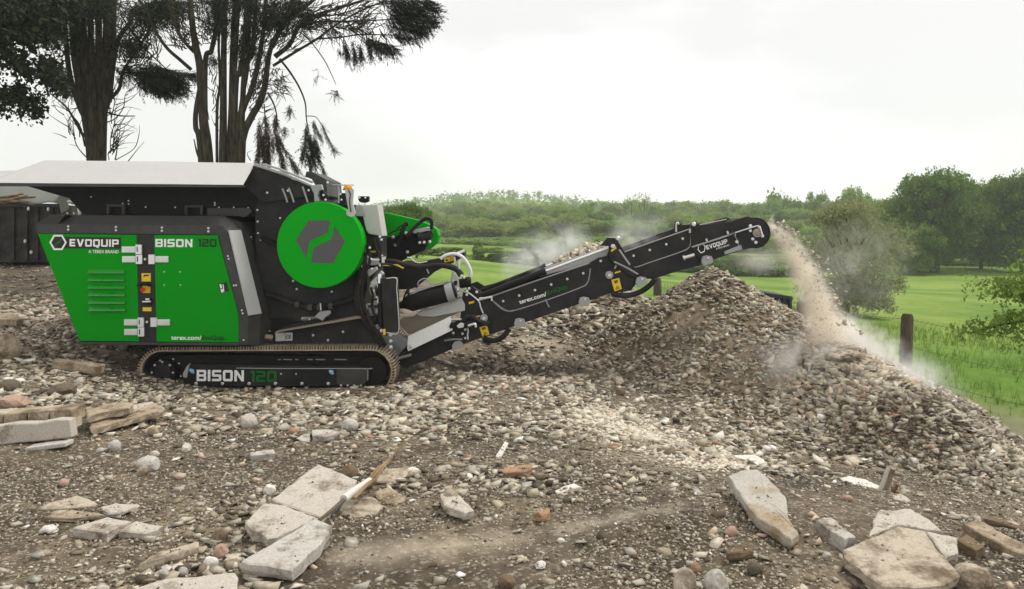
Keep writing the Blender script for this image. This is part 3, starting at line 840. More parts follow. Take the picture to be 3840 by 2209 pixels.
Rb = [Vector((p.x, YF - .4, p.z)) for p in Rp]
can.add(Rp + Rb, [[i + 1, i, n6 + i, n6 + i + 1] for i in range(5)])
# left end
can.add([Fp[0], inner[0], P(*c2(102, 245), YB + .1), Mp[0]], [(0, 1, 2, 3)])
canopy = can.build('canopy', DARK2, crusher, bevel=0.006)
for x in (405, 870, 1318, 1771):
    for dy in (180, 211): bolt(c2(x + 2, dy + (x - 405) * .0125), YB, canopy, .03)
for q in ((1962, 468), (1970, 496), (2020, 757), (2042, 754), (2098, 998), (2106, 1028), (2116, 1288)): bolt(c2(*q), YB, canopy, .024)
for q in ((2190, 285), (2245, 510), (2300, 740), (2358, 965), (2366, 1054), (2368, 1200)): bolt(c2(*q), YB + .40, canopy, .024)
seam = plate('panel_seam', M_(c2, [(303, 152), (372, 68), (378, 70), (312, 156)]), YB - .001, YB + .2, BLACK, canopy, bevel=0)
strip = MB()
A = [P(*c2(*q), y) for q, y in [((1962, 222), YB + .0), ((2080, 216), YB + .155), ((2281, 1030), YB + .155), ((2158, 1049), YB)]]
nrm = (A[1] - A[0]).cross(A[3] - A[0]).normalized()
if nrm.y > 0: nrm = -nrm
strip.solid([p + nrm * .022 for p in A], [p + nrm * .001 for p in A])
strip.build('silver_strip', SILVER, crusher)

ld = [(106, 251), (1070, 263), (1095, 1302), (518, 1297)]
left_door = plate('door_panel', M_(c2, ld), YB - .012, YB + .03, GREEN, crusher)
right_door = plate('door_panel', M_(c2, [(1240, 263), (1858, 266), (2063, 1043), (2066, 1311), (1265, 1305)]), YB - .012, YB + .03, GREEN, crusher)
plate('pillar', M_(c2, [(1074, 258), (1238, 260), (1262, 1308), (1098, 1306)]), YB - .004, YB + .03, PLATE_D, crusher, bevel=0)
pillar = crusher.children[-1]
plate('sill', M_(c2, [(485, 1306), (2075, 1316), (2068, 1342), (505, 1334)]), YB - .016, YB + .1, DARK2, crusher)
for k, y in enumerate((600, 675, 748, 822, 896, 968)):
    x0 = 590 + k * 2.2; x1 = 953 + k * 1.8
    m = MB()
    a, b = P(*c2(x0 + 14, y), YB - .012), P(*c2(x1, y + 2), YB - .012)
    c, d = P(*c2(x1 - 2, y + 33), YB - .05), P(*c2(x0, y + 33), YB - .05)
    t = Vector((0, 0, -.006))
    m.solid([a, b, c, d], [a + Vector((0, .02, -.006)), b + Vector((0, .02, -.006)), c + t, d + t])
    m.build('louvre', GREEN_L, left_door)
    plate('louvre_shadow', M_(c2, [(x0 + 12, y + 30), (x1 + 5, y + 30), (x1 + 5, y + 42), (x0 + 12, y + 42)]), YB - .0135, YB, BLACK, left_door, bevel=0)  # black strip painted in as the thin shadow under each louvre
def latch(x0, x1, xb0, xb1, y, yb0, yb1, parent):
    m = MB(); Y = YB - .012
    h = 60
    m.prism(M_(c2, [(x0, y - h / 2), (x1, y - h / 2), (x1, y + h / 2), (x0, y + h / 2)]), Y - .016, Y)
    for dy in (-14, 8):
        m.prism(M_(c2, [(x0 + 10, y + dy), (x1 - 4, y + dy), (x1 - 4, y + dy + 8), (x0 + 10, y + dy + 8)]), Y - .026, Y - .0165)
    m.prism(M_(c2, [(xb0, yb0), (xb1, yb0), (xb1, yb1), (xb0, yb1)]), Y - .03, Y)
    o = m.build('latch', STEEL, parent, bevel=.002)
    return o
for (x0, x1, xb0, xb1, y, yb0, yb1) in ((926, 1058, 1060, 1120, 405, 358, 450), (930, 1060, 1062, 1124, 500, 455, 547), (948, 1078, 1080, 1140, 1116, 1070, 1160), (950, 1080, 1083, 1144, 1210, 1165, 1254)):
    latch(x0, x1, xb0, xb1, y, yb0, yb1, left_door)
    plate('latch_slot', M_(c2, [(xb0 + 12, yb0 + 18), (xb0 + 22, yb0 + 18), (xb0 + 22, yb1 - 22), (xb0 + 12, yb1 - 22)]), YB - .0435, YB - .03, BLACK, left_door, bevel=0)
for (x0, x1, xb0, xb1, y, yb0, yb1) in ((1246, 1382, 1186, 1245, 500, 455, 548), (1268, 1396, 1206, 1266, 1116, 1070, 1160)):
    latch(x0, x1, xb0, xb1, y, yb0, yb1, right_door)
for q in ((1155, 500), (1173, 1112)): bolt(c2(*q), YB - .004, pillar, .034)
for q in ((1342, 622), (1497, 622), (1342, 751), (1499, 751)): bolt(c2(*q), YB - .012, right_door, .018)
# maker's plate and emblem on the left door
Yp = YB - .016
plate('name_plate', M_(c2, [(330, 279), (919, 287), (919, 398), (330, 394)]), Yp, YB - .01, PLATE_D, left_door, bevel=0)
def hexagon(cx, cy, rx, ry, f, rot=0): return [f(cx + rx * math.cos(math.pi / 3 * k + rot), cy + ry * math.sin(math.pi / 3 * k + rot)) for k in range(6)]
plate('emblem_backing', hexagon(306, 336, 78, 84, c2), Yp - .0015, YB - .011, PLATE_D, left_door, bevel=0)
def hex_ring(cx, cy, r0x, r0y, r1x, r1y, f, Y, mat, parent, t=.003, rot=0):
    m = MB(); A = hexagon(cx, cy, r0x, r0y, f, rot); B = hexagon(cx, cy, r1x, r1y, f, rot)
    v = [P(*q, Y - t) for q in A + B]
    m.add(v, [[i, (i + 1) % 6, 6 + (i + 1) % 6, 6 + i] for i in range(6)])
    return m.build('emblem_ring', mat, parent)
hex_ring(306, 336, 85, 86, 66, 66, c2, Yp - .002, WHITE, left_door)
plate('emblem_stroke', M_(c2, [(332, 296), (344, 296), (330, 338), (296, 352), (276, 384), (264, 384), (284, 342), (318, 326)]), Yp - .004, Yp - .002, MGREEN, left_door, bevel=0)
letters(glyph_mesh('EVOQUIP'), c2(418, 374), c2(896, 380), 72 / 2.6, Yp, WHITE, left_door)
letters(font_mesh('A TEREX BRAND', .015), c2(602, 439), c2(897, 441), 29 / 2.6, YB - .012, WHITE, left_door)
letters(glyph_mesh('BISON'), c2(1255, 380), c2(1616, 382), 78 / 2.6, YB - .012, WHITE, right_door)
letters(glyph_mesh('120'), c2(1668, 379), c2(1850, 380), 78 / 2.6, YB - .012, DGREEN, right_door)
letters(font_mesh('terex.com/', .02), c2(1408, 1283), c2(1705, 1286), 42 / 2.6, YB - .012, WHITE, right_door)
letters(font_mesh('EvoQuip', .02), c2(1712, 1285), c2(1926, 1287), 44 / 2.6, YB - .012, DGREEN, right_door)
# control strip on the pillar
sticker(M_(c2, [(1120, 636), (1209, 637), (1209, 717), (1121, 716)]), YB - .004, pillar)
plate('warning_pictogram', M_(c2, [(1133, 668), (1150, 650), (1195, 650), (1190, 662), (1155, 664), (1146, 672)]), YB - .009, YB - .006, BLACK, pillar, bevel=0)
sticker(M_(c2, [(1130, 757), (1204, 758), (1204, 829), (1131, 828)]), YB - .004, pillar)
m = MB(); p = P(*c2(1150, 795), YB - .006); m.tube([p, p + Vector((0, -.03, 0)), p + Vector((0, -.05, 0))], [.012, .012, .03], 12); m.build('stop_button', RED, pillar)
m = MB(); a = [P(*c2(*q), YB - .004) for q in [(1100, 750), (1130, 733), (1160, 727), (1200, 735), (1218, 755)]]; m.solid([q + Vector((0, -.09, -.01)) for q in a] + [q + Vector((0, -.09, 0)) for q in a[::-1]], [q + Vector((0, 0, -.01)) for q in a] + [q for q in a[::-1]]); m.build('button_hood', BLACK, pillar)
plate('socket', M_(c2, [(1140, 880), (1212, 880), (1214, 945), (1142, 945)]), YB - .04, YB - .004, BLACK, pillar)
rod('socket_lever', c2(1130, 915), YB - .05, c2(1212, 912), YB - .05, .012, STEEL, pillar)
plate('socket_cap', M_(c2, [(1155, 880), (1195, 882), (1193, 900), (1157, 900)]), YB - .06, YB - .042, STEEL, pillar)
sticker(M_(c2, [(1130, 968), (1216, 969), (1215, 1007), (1131, 1006)]), YB - .004, pillar)
sticker(M_(c2, [(1870, 738), (1952, 722), (1970, 812), (1888, 828)]), YB - .012, right_door, PLATE_D)
for q in ([(1880, 745), (1895, 741), (1905, 780), (1888, 784)], [(1890, 792), (1912, 788), (1917, 822), (1897, 825)], [(1910, 745), (1918, 744), (1926, 815), (1919, 817)]):
    plate('sticker_print', M_(c2, q), YB - .019, YB - .0155, WHITE, right_door, bevel=0)

# --- hopper
def wing(name, top, bot, mat, Yt, Yb, t=.012):
    m = MB(); A = [P(*q, Yt) for q in top]; B = [P(*q, Yb) for q in bot]
    pts = A + B
    nr = (A[-1] - A[0]).cross(B[0] - A[0]).normalized()
    if nr.y > 0: nr = -nr
    m.solid(pts, [p - nr * t for p in pts]); return m.build(name, mat, crusher, bevel=.003)
near_wing = wing('hopper_wing', M_(c1, [(470, 170), (1200, 178), (1764, 185)]) + [dd(631, 403)], [dd(600, 457), dd(440, 455), dd(100, 453), dd(-30, 452)], PALE, 10.05, 9.38)
wing('hopper_wing', M_(c1, [(-500, 290), (180, 277), (468, 171)]), [dd(-33, 452), dd(-150, 451), dd(-240, 450)], PALE, 10.055, 9.385)
m = MB()
lipF = [P(*q, 9.372) for q in [dd(-240, 450), dd(600, 457), dd(600, 462.5), dd(-240, 459)]]
m.solid(lipF, [p + Vector((0, .05, 0)) for p in lipF]); m.build('wing_lip', DARK2, crusher)
# far wing, mirrored across the machine's middle
far = MB()
fa = [Vector((p.x, 21.5 - 10.05, p.z)) for p in [P(*dd(110, 397), 10.05), P(*dd(631, 403), 10.05)]]
fb = [Vector((p.x, 21.5 - 9.38, p.z)) for p in [P(*dd(600, 457), 9.38), P(*dd(0, 453), 9.38)]]
far.solid(fa + fb, [p + Vector((0, 0, -.02)) for p in fa + fb]); far.build('hopper_wing', PALE, crusher)
plate('hopper_body', [dd(60, 458), dd(640, 462), dd(645, 535), dd(205, 530), dd(170, 490)], 10.02, 21.5 - 10.02, BLACK, crusher, bevel=0)
for q in ((285, 480, 500), (478, 482, 530)):
    plate('hopper_leg', [dd(q[0] - 22, q[1] + 25), dd(q[0] + 22, q[1] + 25), dd(q[0] + 22, q[1] + 50), dd(q[0] + 16, q[1] + 50), dd(q[0] + 16, q[1] + 31), dd(q[0] - 16, q[1] + 31), dd(q[0] - 16, q[1] + 50), dd(q[0] - 22, q[1] + 50)], 9.95, 10.0, DARK2, crusher)
hb = crusher.children[-3]
for q in ((958, 555), (1290, 625), (1290, 660), (1350, 597), (1352, 630), (1530, 662), (1840, 665)): bolt(c1(*q), 10.02, hb, .022)
for q in ((15, 470), (15, 490), (200, 515), (340, 518), (55, 515)): bolt(c3(*q), 10.02, hb, .022)
plate('guard_bracket', M_(c3, [(-60, 520), (340, 520), (372, 560), (320, 600), (290, 612), (250, 600), (-60, 596)]), 9.93, 10.01, DARK2, crusher)
# exhaust elbow behind the canopy
tube_part('exhaust_pipe', [P(*c1(730, 600), 10.3), P(*c1(790, 605), 10.25), P(*c1(835, 640), 10.22), P(*c1(848, 710), 10.2), P(*c1(850, 745), 10.2)], .034, STEEL, crusher, 12)
for x in (710, 780, 850, 922): bolt(c1(x, 728), 10.1, canopy, .03)
# front hopper flank: dark sheet with a pale rail, ribs and hinged flap
plate('hopper_flank', M_(c3, [(392, 100), (940, 300), (975, 400), (480, 470), (300, 300), (285, 305)]), 9.9, 9.93, DARK, crusher)
plate('flank_rail', M_(c3, [(400, 80), (700, 180), (950, 292), (940, 308), (690, 200), (392, 108)]), 9.84, 9.9, GREYP, crusher)
plate('rail_flap', M_(c3, [(480, 82), (640, 128), (968, 262), (950, 276), (640, 150), (476, 100)]), 10.3, 10.36, PALE, crusher)
plate('hopper_front', M_(c3, [(905, 165), (955, 165), (1100, 240), (1112, 400), (1070, 420), (960, 240), (895, 215)]), 10.3, 11.2, DARK2, crusher)
plate('pivot_plate', M_(c3, [(940, 300), (1050, 290), (1062, 340), (1030, 350), (1015, 400), (1030, 455), (985, 460), (980, 380)]), 9.86, 9.95, GREYP, crusher)
plate('pivot_bracket', M_(c3, [(1060, 340), (1115, 400), (1112, 430), (1080, 450), (1048, 440), (1040, 380)]), 9.9, 9.97, BLACK, crusher)
for q in ((1075, 395), (1095, 440), (1115, 272), (930, 348), (525, 372), (728, 352)): bolt(c3(*q), 9.86, crusher, .03)
for x in (672, 735, 870):
    wire_px('rib', M_(c3, [(x, 325 + (735 - x) * .1), (x + 30, 400), (x + 50, 465)]), 9.86, .012, GREYP, crusher)
# crusher housing behind the disc
house = plate('housing', M_(c3, [(470, 335), (960, 300), (1000, 460), (1330, 480), (1480, 520), (1490, 990), (1500, 1300), (1440, 1560), (500, 1600), (420, 1250), (410, 900), (405, 520)]), 9.97, 11.5, DARK, crusher)
for q in ((430, 540), (433, 652), (436, 765), (463, 830), (652, 618), (780, 1235), (812, 1310), (1155, 1335), (1460, 1080)): bolt(c3(*q), 9.97, house, .028)
plate('strut', M_(c3, [(462, 790), (640, 880), (655, 905), (645, 925), (455, 830)]), 9.9, 9.96, BLACK, crusher)
# green flywheel guard
cx, cy, R_ = 1037, 880, 418
m = MB(); n = 64
rim = [c3(cx + R_ * math.cos(2 * math.pi * k / n), cy + R_ * 1.005 * math.sin(2 * math.pi * k / n)) for k in range(n)]
m.prism(rim, 9.62, 9.9)
guard = m.build('flywheel_guard', GREEN_D, crusher, bevel=.006)
plate('emblem', M_(c3, [(925, 640), (1140, 640), (1113, 762), (937, 845), (905, 1010), (806, 835)]), 9.616, 9.625, LOGO_G, guard, bevel=0)
plate('emblem', M_(c3, [(1182, 690), (1283, 850), (1165, 1060), (950, 1054), (975, 905), (1150, 825)]), 9.616, 9.625, LOGO_G, guard, bevel=0)
# beacon on a tapered post
plate('beacon_post', M_(c3, [(1280, 335), (1368, 340), (1358, 470), (1385, 565), (1375, 600), (1340, 610), (1300, 590), (1296, 565), (1315, 530)]), 9.56, 9.60, PALE, crusher)
m = MB(); a, b = P(*c3(1312, 338), 9.62), P(*c3(1312, 300), 9.62); m.tube([a, a.lerp(b, .7), b], [.052, .052, .036], 14); m.build('beacon_lamp', AMBER, crusher)
m = MB(); a, b = P(*c3(1312, 345), 9.62), P(*c3(1312, 334), 9.62); m.tube([a, b], .06, 14); m.build('beacon_base', BLACK, crusher)
wire_px('beacon_cable', M_(c3, [(1316, 345), (1335, 385), (1328, 450), (1340, 560)]), 9.55, .006, BLACK, crusher)
plate('mast', M_(c3, [(1210, 300), (1226, 300), (1224, 480), (1212, 480)]), 10.6, 10.63, PALE, crusher)
plate('mast_arm', M_(c3, [(1110, 288), (1370, 292), (1370, 300), (1110, 300)]), 10.6, 10.63, PALE, crusher)
plate('sensor_box', M_(c3, [(1228, 372), (1290, 375), (1290, 490), (1228, 485)]), 9.8, 9.9, BLACK, crusher)
plate('work_lamp', M_(c3, [(1412, 405), (1512, 405), (1512, 455), (1470, 470), (1430, 465), (1412, 440)]), 10.2, 10.3, BLACK, crusher)
for q in ((1425, 420), (1483, 420), (1240, 385), (1250, 440)): bolt(c3(*q), 9.79, crusher, .026)
# control cabinet with pale cover
cab = plate('control_cabinet', M_(c3, [(1450, 492), (1600, 485), (1648, 795), (1512, 770), (1488, 735), (1440, 520)]), 9.9, 10.3, PALE, crusher, bevel=.008)
plate('cabinet_side', M_(c3, [(1385, 500), (1448, 490), (1478, 600), (1390, 600)]), 9.88, 10.2, GREYP, crusher)
plate('cabinet_base', M_(c3, [(1490, 775), (1520, 790), (1648, 805), (1650, 1015), (1490, 1020)]), 9.95, 10.3, DARK, crusher)
plate('cabinet_foot', M_(c3, [(1490, 1018), (1645, 1000), (1648, 1060), (1560, 1080), (1500, 1072)]), 9.9, 10.2, PALE, crusher)
sticker(M_(c3, [(1530, 938), (1585, 936), (1585, 953), (1530, 955)]), 9.95, crusher)
sticker(M_(c3, [(1650, 1068), (1712, 1066), (1712, 1082), (1650, 1084)]), 9.93, crusher)
sticker(M_(c3, [(1768, 1068), (1800, 1070), (1862, 1104), (1820, 1118), (1780, 1100)]), 9.90, crusher)
for q in ((1500, 995), (1645, 985), (1460, 1080)): bolt(c3(*q), 9.9, crusher, .03)
wire_px('cabinet_hose', M_(c3, [(1585, 820), (1570, 870), (1600, 930), (1640, 980)]), 9.9, .018, BLACK, crusher)
# far-side belt guard, motor and hoses
plate('belt_guard', M_(c3, [(1600, 552), (1720, 572), (2000, 638), (2130, 690), (2180, 730), (2198, 790), (2180, 860), (2120, 910), (1900, 1000), (1640, 1000)]), 11.5, 11.8, GREEN_D, crusher, bevel=.01)
plate('motor_plate', M_(c3, [(1650, 815), (1760, 795), (1960, 745), (2120, 700), (2130, 760), (2060, 930), (1900, 1000), (1830, 1040), (1640, 1020)]), 11.1, 11.3, BLACK, crusher)
m = MB(); m.tube([P(*c3(1985, 805), 10.9), P(*c3(2105, 795), 10.95)], .09, 16); m.build('hydraulic_motor', DARK, crusher)
plate('motor_cover', M_(c3, [(1925, 740), (2080, 705), (2110, 715), (2100, 740), (1960, 770)]), 10.85, 11.1, PALE, crusher)
for pts, r in (([(1790, 880), (1830, 780), (1870, 680), (1900, 670)], .045), ([(1880, 800), (1960, 710), (2050, 635), (2100, 625), (2130, 660), (2125, 730)], .04),
               ([(1700, 780), (1780, 740), (1860, 720)], .016), ([(1790, 720), (1840, 690), (1900, 690)], .016), ([(2130, 760), (2145, 790), (2125, 815)], .012)):
    wire_px('hydraulic_hose', M_(c3, pts), 10.8, r * .62, RUBBER, crusher, 8)
for q in ((1880, 765), (1752, 805), (1893, 950), (2012, 858), (2055, 856), (2110, 850), (1775, 880)): bolt(c3(*q), 10.85, crusher, .045)

# --- lower chassis
ch = plate('chassis_panel', M_(c4, [(345, 720), (385, 715), (1335, 545), (1480, 800), (1560, 900), (1700, 1000), (1660, 1075), (340, 900)]), 9.9, 11.6, DARK, crusher)
plate('chassis_ledge', M_(c4, [(383, 708), (1335, 535), (1345, 560), (390, 722)]), 9.78, 9.95, DUSTY, crusher)
plate('chassis_gusset', M_(c4, [(400, 690), (520, 640), (700, 600), (1330, 500), (1330, 535), (395, 705)]), 9.96, 10.1, DARK, crusher)
plate('rating_plate', M_(c4, [(385, 722), (572, 718), (573, 808), (388, 816)]), 9.885, 9.905, SILVER, crusher, bevel=.002)
rp = crusher.children[-1]
letters(font_mesh('CE', .03), c4(503, 788), c4(558, 784), 36 / 2.91, 9.884, BLACK, rp)
wire_px('plate_rule', M_(c4, [(492, 725), (494, 808)]), 9.884, .003, BLACK, rp)
wire_px('access_rim', M_(c4, [(880, 672), (1000, 650), (1100, 652), (1125, 665), (1132, 712), (1120, 780), (1090, 820), (1000, 830), (850, 828), (800, 800), (778, 745), (785, 715), (880, 672)]), 9.897, .005, DARK2, crusher)
for q in ((800, 748), (962, 802), (1125, 711)): bolt(c4(*q), 9.9, ch, .032)
for q in ((760, 575), (1003, 273), (620, 245), (580, 155)): bolt(c4(*q), 9.95, house, .03)
wire_px('wear_hose', M_(c4, [(300, 305), (440, 345), (560, 395), (680, 435), (800, 445), (940, 435), (1060, 400), (1180, 370), (1290, 300)]), 9.9, .034, RUBBER, crusher, 10)
for x, y in ((620, 415), (760, 445), (860, 445), (985, 432)):
    plate('hose_clamp', rect(x, y, 50, 62, c4), 9.83, 9.97, DARK2, crusher)
rod('clamp_stud', c4(878, 400), 9.82, c4(884, 475), 9.82, .01, STEEL, crusher)
plate('dust_flap', M_(c4, [(815, 545), (870, 490), (960, 478), (992, 482), (990, 515), (940, 545), (900, 592)]), 9.85, 9.87, GREYP, crusher)
rod('tow_pin', c4(275, 765), 9.8, c4(350, 770), 9.85, .03, MUD, crusher)
m = MB(); m.tube([P(*c4(q[0], q[1]), 9.83) for q in ((1330, 40), (1290, 260), (1300, 480), (1360, 560), (1480, 720), (1570, 880))], [.065, .065, .06, .06, .055, .05], 10); m.build('hose_bundle', RUBBER, crusher)
plate('side_step', M_(c4, [(1380, 35), (1490, 0), (1500, 35), (1408, 112)]), 9.8, 9.86, PALE, crusher)
for pts, r, mt in (([(1530, 170), (1470, 190), (1440, 230), (1460, 310)], .034, WHITEHOSE), ([(1560, 60), (1500, 130), (1440, 190)], .028, WHITEHOSE), ([(1390, 470), (1390, 415), (1460, 412)], .014, STEEL),
                   ([(1480, 260), (1475, 380), (1490, 450)], .05, RUBBER)):
    wire_px('pipework', M_(c4, pts), 9.86, r, mt, crusher, 8)
plate('valve_block', M_(c4, [(1400, 450), (1470, 440), (1480, 510), (1410, 515)]), 9.8, 9.95, GREYP, crusher)
plate('valve_block', M_(c4, [(1435, 285), (1500, 280), (1505, 400), (1440, 400)]), 9.85, 9.95, DARK, crusher)
plate('valve_block', M_(c4, [(1370, 560), (1530, 520), (1570, 650), (1600, 760), (1450, 640)]), 9.9, 10.0, BLACK, crusher)
plate('ram_cover', M_(c4, [(1540, 130), (1708, 128), (1712, 250), (1728, 640), (1728, 715), (1590, 715), (1570, 640)]), 9.62, 9.8, DARK, crusher, bevel=.006)
rc = crusher.children[-1]
wire_px('cover_edge', M_(c4, [(1600, 128), (1708, 128), (1712, 250), (1724, 420), (1730, 715), (1600, 722)]), 9.618, .006, STEEL, rc)
rod('ram_body', c4(1530, 180), 9.72, c4(1545, 650), 9.72, .04, BLACK, crusher)
rod('ram_rod', c4(1525, 80), 9.72, c4(1528, 190), 9.72, .03, CHROME, crusher)
sticker(M_(c4, [(1564, 680), (1588, 680), (1588, 745), (1564, 745)]), 9.62, rc)
for q in ((1645, 745), (1646, 812), (1647, 880), (1545, 698)): bolt(c4(*q), 9.7, crusher, .045)

# --- tracks
LC, RC, RL = (608.6, 1398), (1386, 1394), 82
def track_path(Y):
    pts = []
    L_, R2 = P(*LC, Y), P(*RC, Y); r = RL / FPX * Y
    for k in range(0, 19): a = math.pi / 2 + math.pi * k / 18; pts.append((L_ + Vector((r * math.cos(a), 0, r * math.sin(a)))))
    for k in range(0, 19): a = -math.pi / 2 + math.pi * k / 18; pts.append((R2 + Vector((r * math.cos(a), 0, r * math.sin(a)))))
    return pts
def along(path, s):
    for i in range(len(path)):
        a, b = path[i], path[(i + 1) % len(path)]; d = (b - a).length
        if s <= d: return a.lerp(b, s / d), (b - a).normalized()
        s -= d
    return path[0], (path[1] - path[0]).normalized()
shoe = MB()
shoe.box((0, 0, 0), (.098, .42, .016))
for x in (-.036, .0, .036): shoe.box((x, 0, .026), (.012, .42, .040))
_o = shoe.build('track_shoe', MUD); SHOE = _o.data; bpy.data.objects.remove(_o)
def track(Y0):
    path = track_path(9.68)
    tot = sum((path[(i + 1) % len(path)] - path[i]).length for i in range(len(path)))
    ym = Y0 + .21
    inn = MB(); ring = []
    for p in path:
        ring.append(p)
    c = sum(path, Vector()) / len(path)
    n = len(path); vs_ = []
    for p in path: vs_.append(Vector((p.x, Y0 + .05, p.z)))
    for p in path: vs_.append(Vector((p.x, Y0 + .37, p.z)))
    zz_ = (P(*LC, 9.68).z + P(*RC, 9.68).z) / 2
    for q in (Y0 + .05, Y0 + .37):
        for p in path:
            lc = P(*LC, 9.68) if p.x < P(*LC, 9.68).x + .001 else (P(*RC, 9.68) if p.x > P(*RC, 9.68).x - .001 else Vector((p.x, 0, zz_)))
            d = (p - Vector((lc.x, p.y, lc.z))); vs_.append(Vector((p.x, q, p.z)) - Vector((d.x, 0, d.z)).normalized() * .035)
    fs = []
    for i in range(n):
        j = (i + 1) % n
        fs += [[i, j, n + j, n + i], [2 * n + j, 2 * n + i, 3 * n + i, 3 * n + j], [i, 2 * n + i, 2 * n + j, j], [n + j, 3 * n + j, 3 * n + i, n + i]]
    inn.add(vs_, fs)
    t = inn.build('track', BLACK, crusher)
    k = 68
    for i in range(k):
        p, d = along(path, tot * i / k)
        o = link('track_shoe', SHOE, t, Vector((p.x, ym, p.z)) - base)
        nz = Vector((d.z, 0, -d.x)) * (1)
        if (p - c).dot(nz) < 0: nz = -nz
        y = Vector((0, 1, 0)); x = y.cross(nz)
        o.rotation_euler = Matrix((x, y, nz)).transposed().to_euler()
    return t
for Y0 in (YT, 21.5 - YT - .42):
    track(Y0)
tf = plate('track_frame', M_(c7, [(690, 275), (760, 268), (2220, 288), (2258, 310), (2258, 405), (2218, 458), (700, 462), (655, 400), (658, 350)]), YT + .02, YT + .35, DARK, crusher, bevel=.008)
plate('track_frame_cover', M_(c7, [(1985, 315), (2248, 312), (2250, 405), (2215, 446), (1985, 440)]), YT + .012, YT + .03, DARK2, crusher)
plate('track_inner', M_(c7, [(470, 185), (2250, 200), (2330, 300), (2200, 470), (470, 480), (380, 340)]), YT + .16, YT + .3, BLACK, crusher, bevel=0)
m = MB(); m.prism([c7(480 + 112 * math.cos(2 * math.pi * k / 28), 340 + 112 * math.sin(2 * math.pi * k / 28)) for k in range(28)], YT + .06, YT + .3); spro = m.build('drive_sprocket', BLACK, crusher, bevel=.01)
m = MB(); m.prism([c7(480 + 70 * math.cos(2 * math.pi * k / 28), 340 + 70 * math.sin(2 * math.pi * k / 28)) for k in range(28)], YT + .03, YT + .06); m.build('hub_cap', DARK, spro, bevel=.006)
for k in range(8):
    a = 2 * math.pi * k / 8; bolt(c7(480 + 92 * math.cos(a), 340 + 92 * math.sin(a)), YT + .06, spro, .03)
m = MB(); m.prism([c7(2290 + 130 * math.cos(2 * math.pi * k / 24), 330 + 130 * math.sin(2 * math.pi * k / 24)) for k in range(24)], YT + .08, YT + .3); m.build('idler_wheel', BLACK, crusher, bevel=.01)
plate('end_casting', M_(c7, [(655, 350), (690, 285), (715, 260), (700, 330), (690, 385), (660, 380)]), YT - .005, YT + .05, GREYP, tf)
for x in (772, 1000, 1230, 1457, 1685, 1912): bolt(c7(x, 434), YT + .02, tf, .042)
for x in (2022, 2080, 2137, 2194): bolt(c7(x, 450), YT + .02, tf, .028)
for q in ((1505, 350), (1635, 351), (625, 260), (575, 222), (462, 235), (640, 370), (607, 415)): bolt(c7(*q), YT + .015, tf, .022)
wire_px('frame_edge', M_(c7, [(1120, 300), (1500, 304), (2235, 306), (2252, 312), (2253, 405)]), YT + .018, .006, GREYP, tf)
letters(glyph_mesh('BISON', .15), c7(776, 412), c7(1184, 415), 97 / 2.301, YT + .02, WHITE, tf)
letters(glyph_mesh('120', .15), c7(1238, 418), c7(1466, 420), 96 / 2.301, YT + .02, MGREEN, tf)
for q in ((738, 325), (1942, 336)):
    m = MB(); p = P(*c7(*q), YT + .012); m.tube([p + Vector((-.03, 0, .02)), p, p + Vector((.02, 0, -.03))], [.012, .03, .008], 7); m.build('paint_dab', BLUE, tf)
for x0, x1 in ((1475, 1500), (1520, 1595), (1625, 1650), (1730, 1775), (1800, 1880), (1965, 2070)):
    plate('track_tension_link', M_(c7, [(x0, 224), (x1, 226), (x1, 232), (x0, 230)]), YT + .12, YT + .17, GREYP, crusher, bevel=0)

# --- discharge conveyor: lower section, upper section, head
low = M_(c5, [(1150, 640), (1260, 600), (1340, 650), (1500, 700)]) + M_(c6, [(205, 698), (560, 575), (965, 440), (1040, 395), (1110, 378), (1130, 320), (1120, 300), (1190, 250), (1250, 350), (1300, 440), (1330, 470), (1360, 525), (1385, 560), (1340, 600), (1300, 655), (1240, 660), (1130, 678), (320, 955), (0, 1068)]) + M_(c5, [(980, 1245), (600, 1400), (450, 1365), (470, 1320), (600, 1235), (1060, 1020), (1130, 900)])
side_low = plate('conveyor_side', low, YC, YC + .05, DARK, crusher)
side_mid = plate('conveyor_side', M_(c6, [(1205, 330), (1245, 352), (1770, 165), (1772, 310), (2000, 330), (1860, 400), (1850, 455), (1690, 492), (1480, 562), (1385, 560), (1300, 470)]), YC + .012, YC + .06, DARK, crusher)
headp = [(1770, 165), (1776, 122), (1800, 110), (1815, 112), (1842, 135), (2000, 118), (2100, 106), (2130, 90), (2225, 66), (2300, 95), (2350, 115), (2376, 150), (2385, 195), (2372, 250), (2345, 290), (2310, 305), (2180, 332), (1960, 405), (1860, 432), (1775, 312)]
side_head = plate('conveyor_head', M_(c6, headp), YC - .012, YC + .05, DARK, crusher)
D2 = 1.08
for src, nm in ((low, 'conveyor_side'), (M_(c6, headp), 'conveyor_head'), (M_(c6, [(1205, 330), (1245, 352), (1770, 165), (1772, 310), (1860, 400), (1690, 492), (1480, 562), (1300, 470)]), 'conveyor_side')):
    m = MB(); A = [P(u, v, YC) + Vector((0, D2 - .05, 0)) for u, v in src]; m.solid(A, [p + Vector((0, .05, 0)) for p in A]); m.build(nm, DARK, crusher)
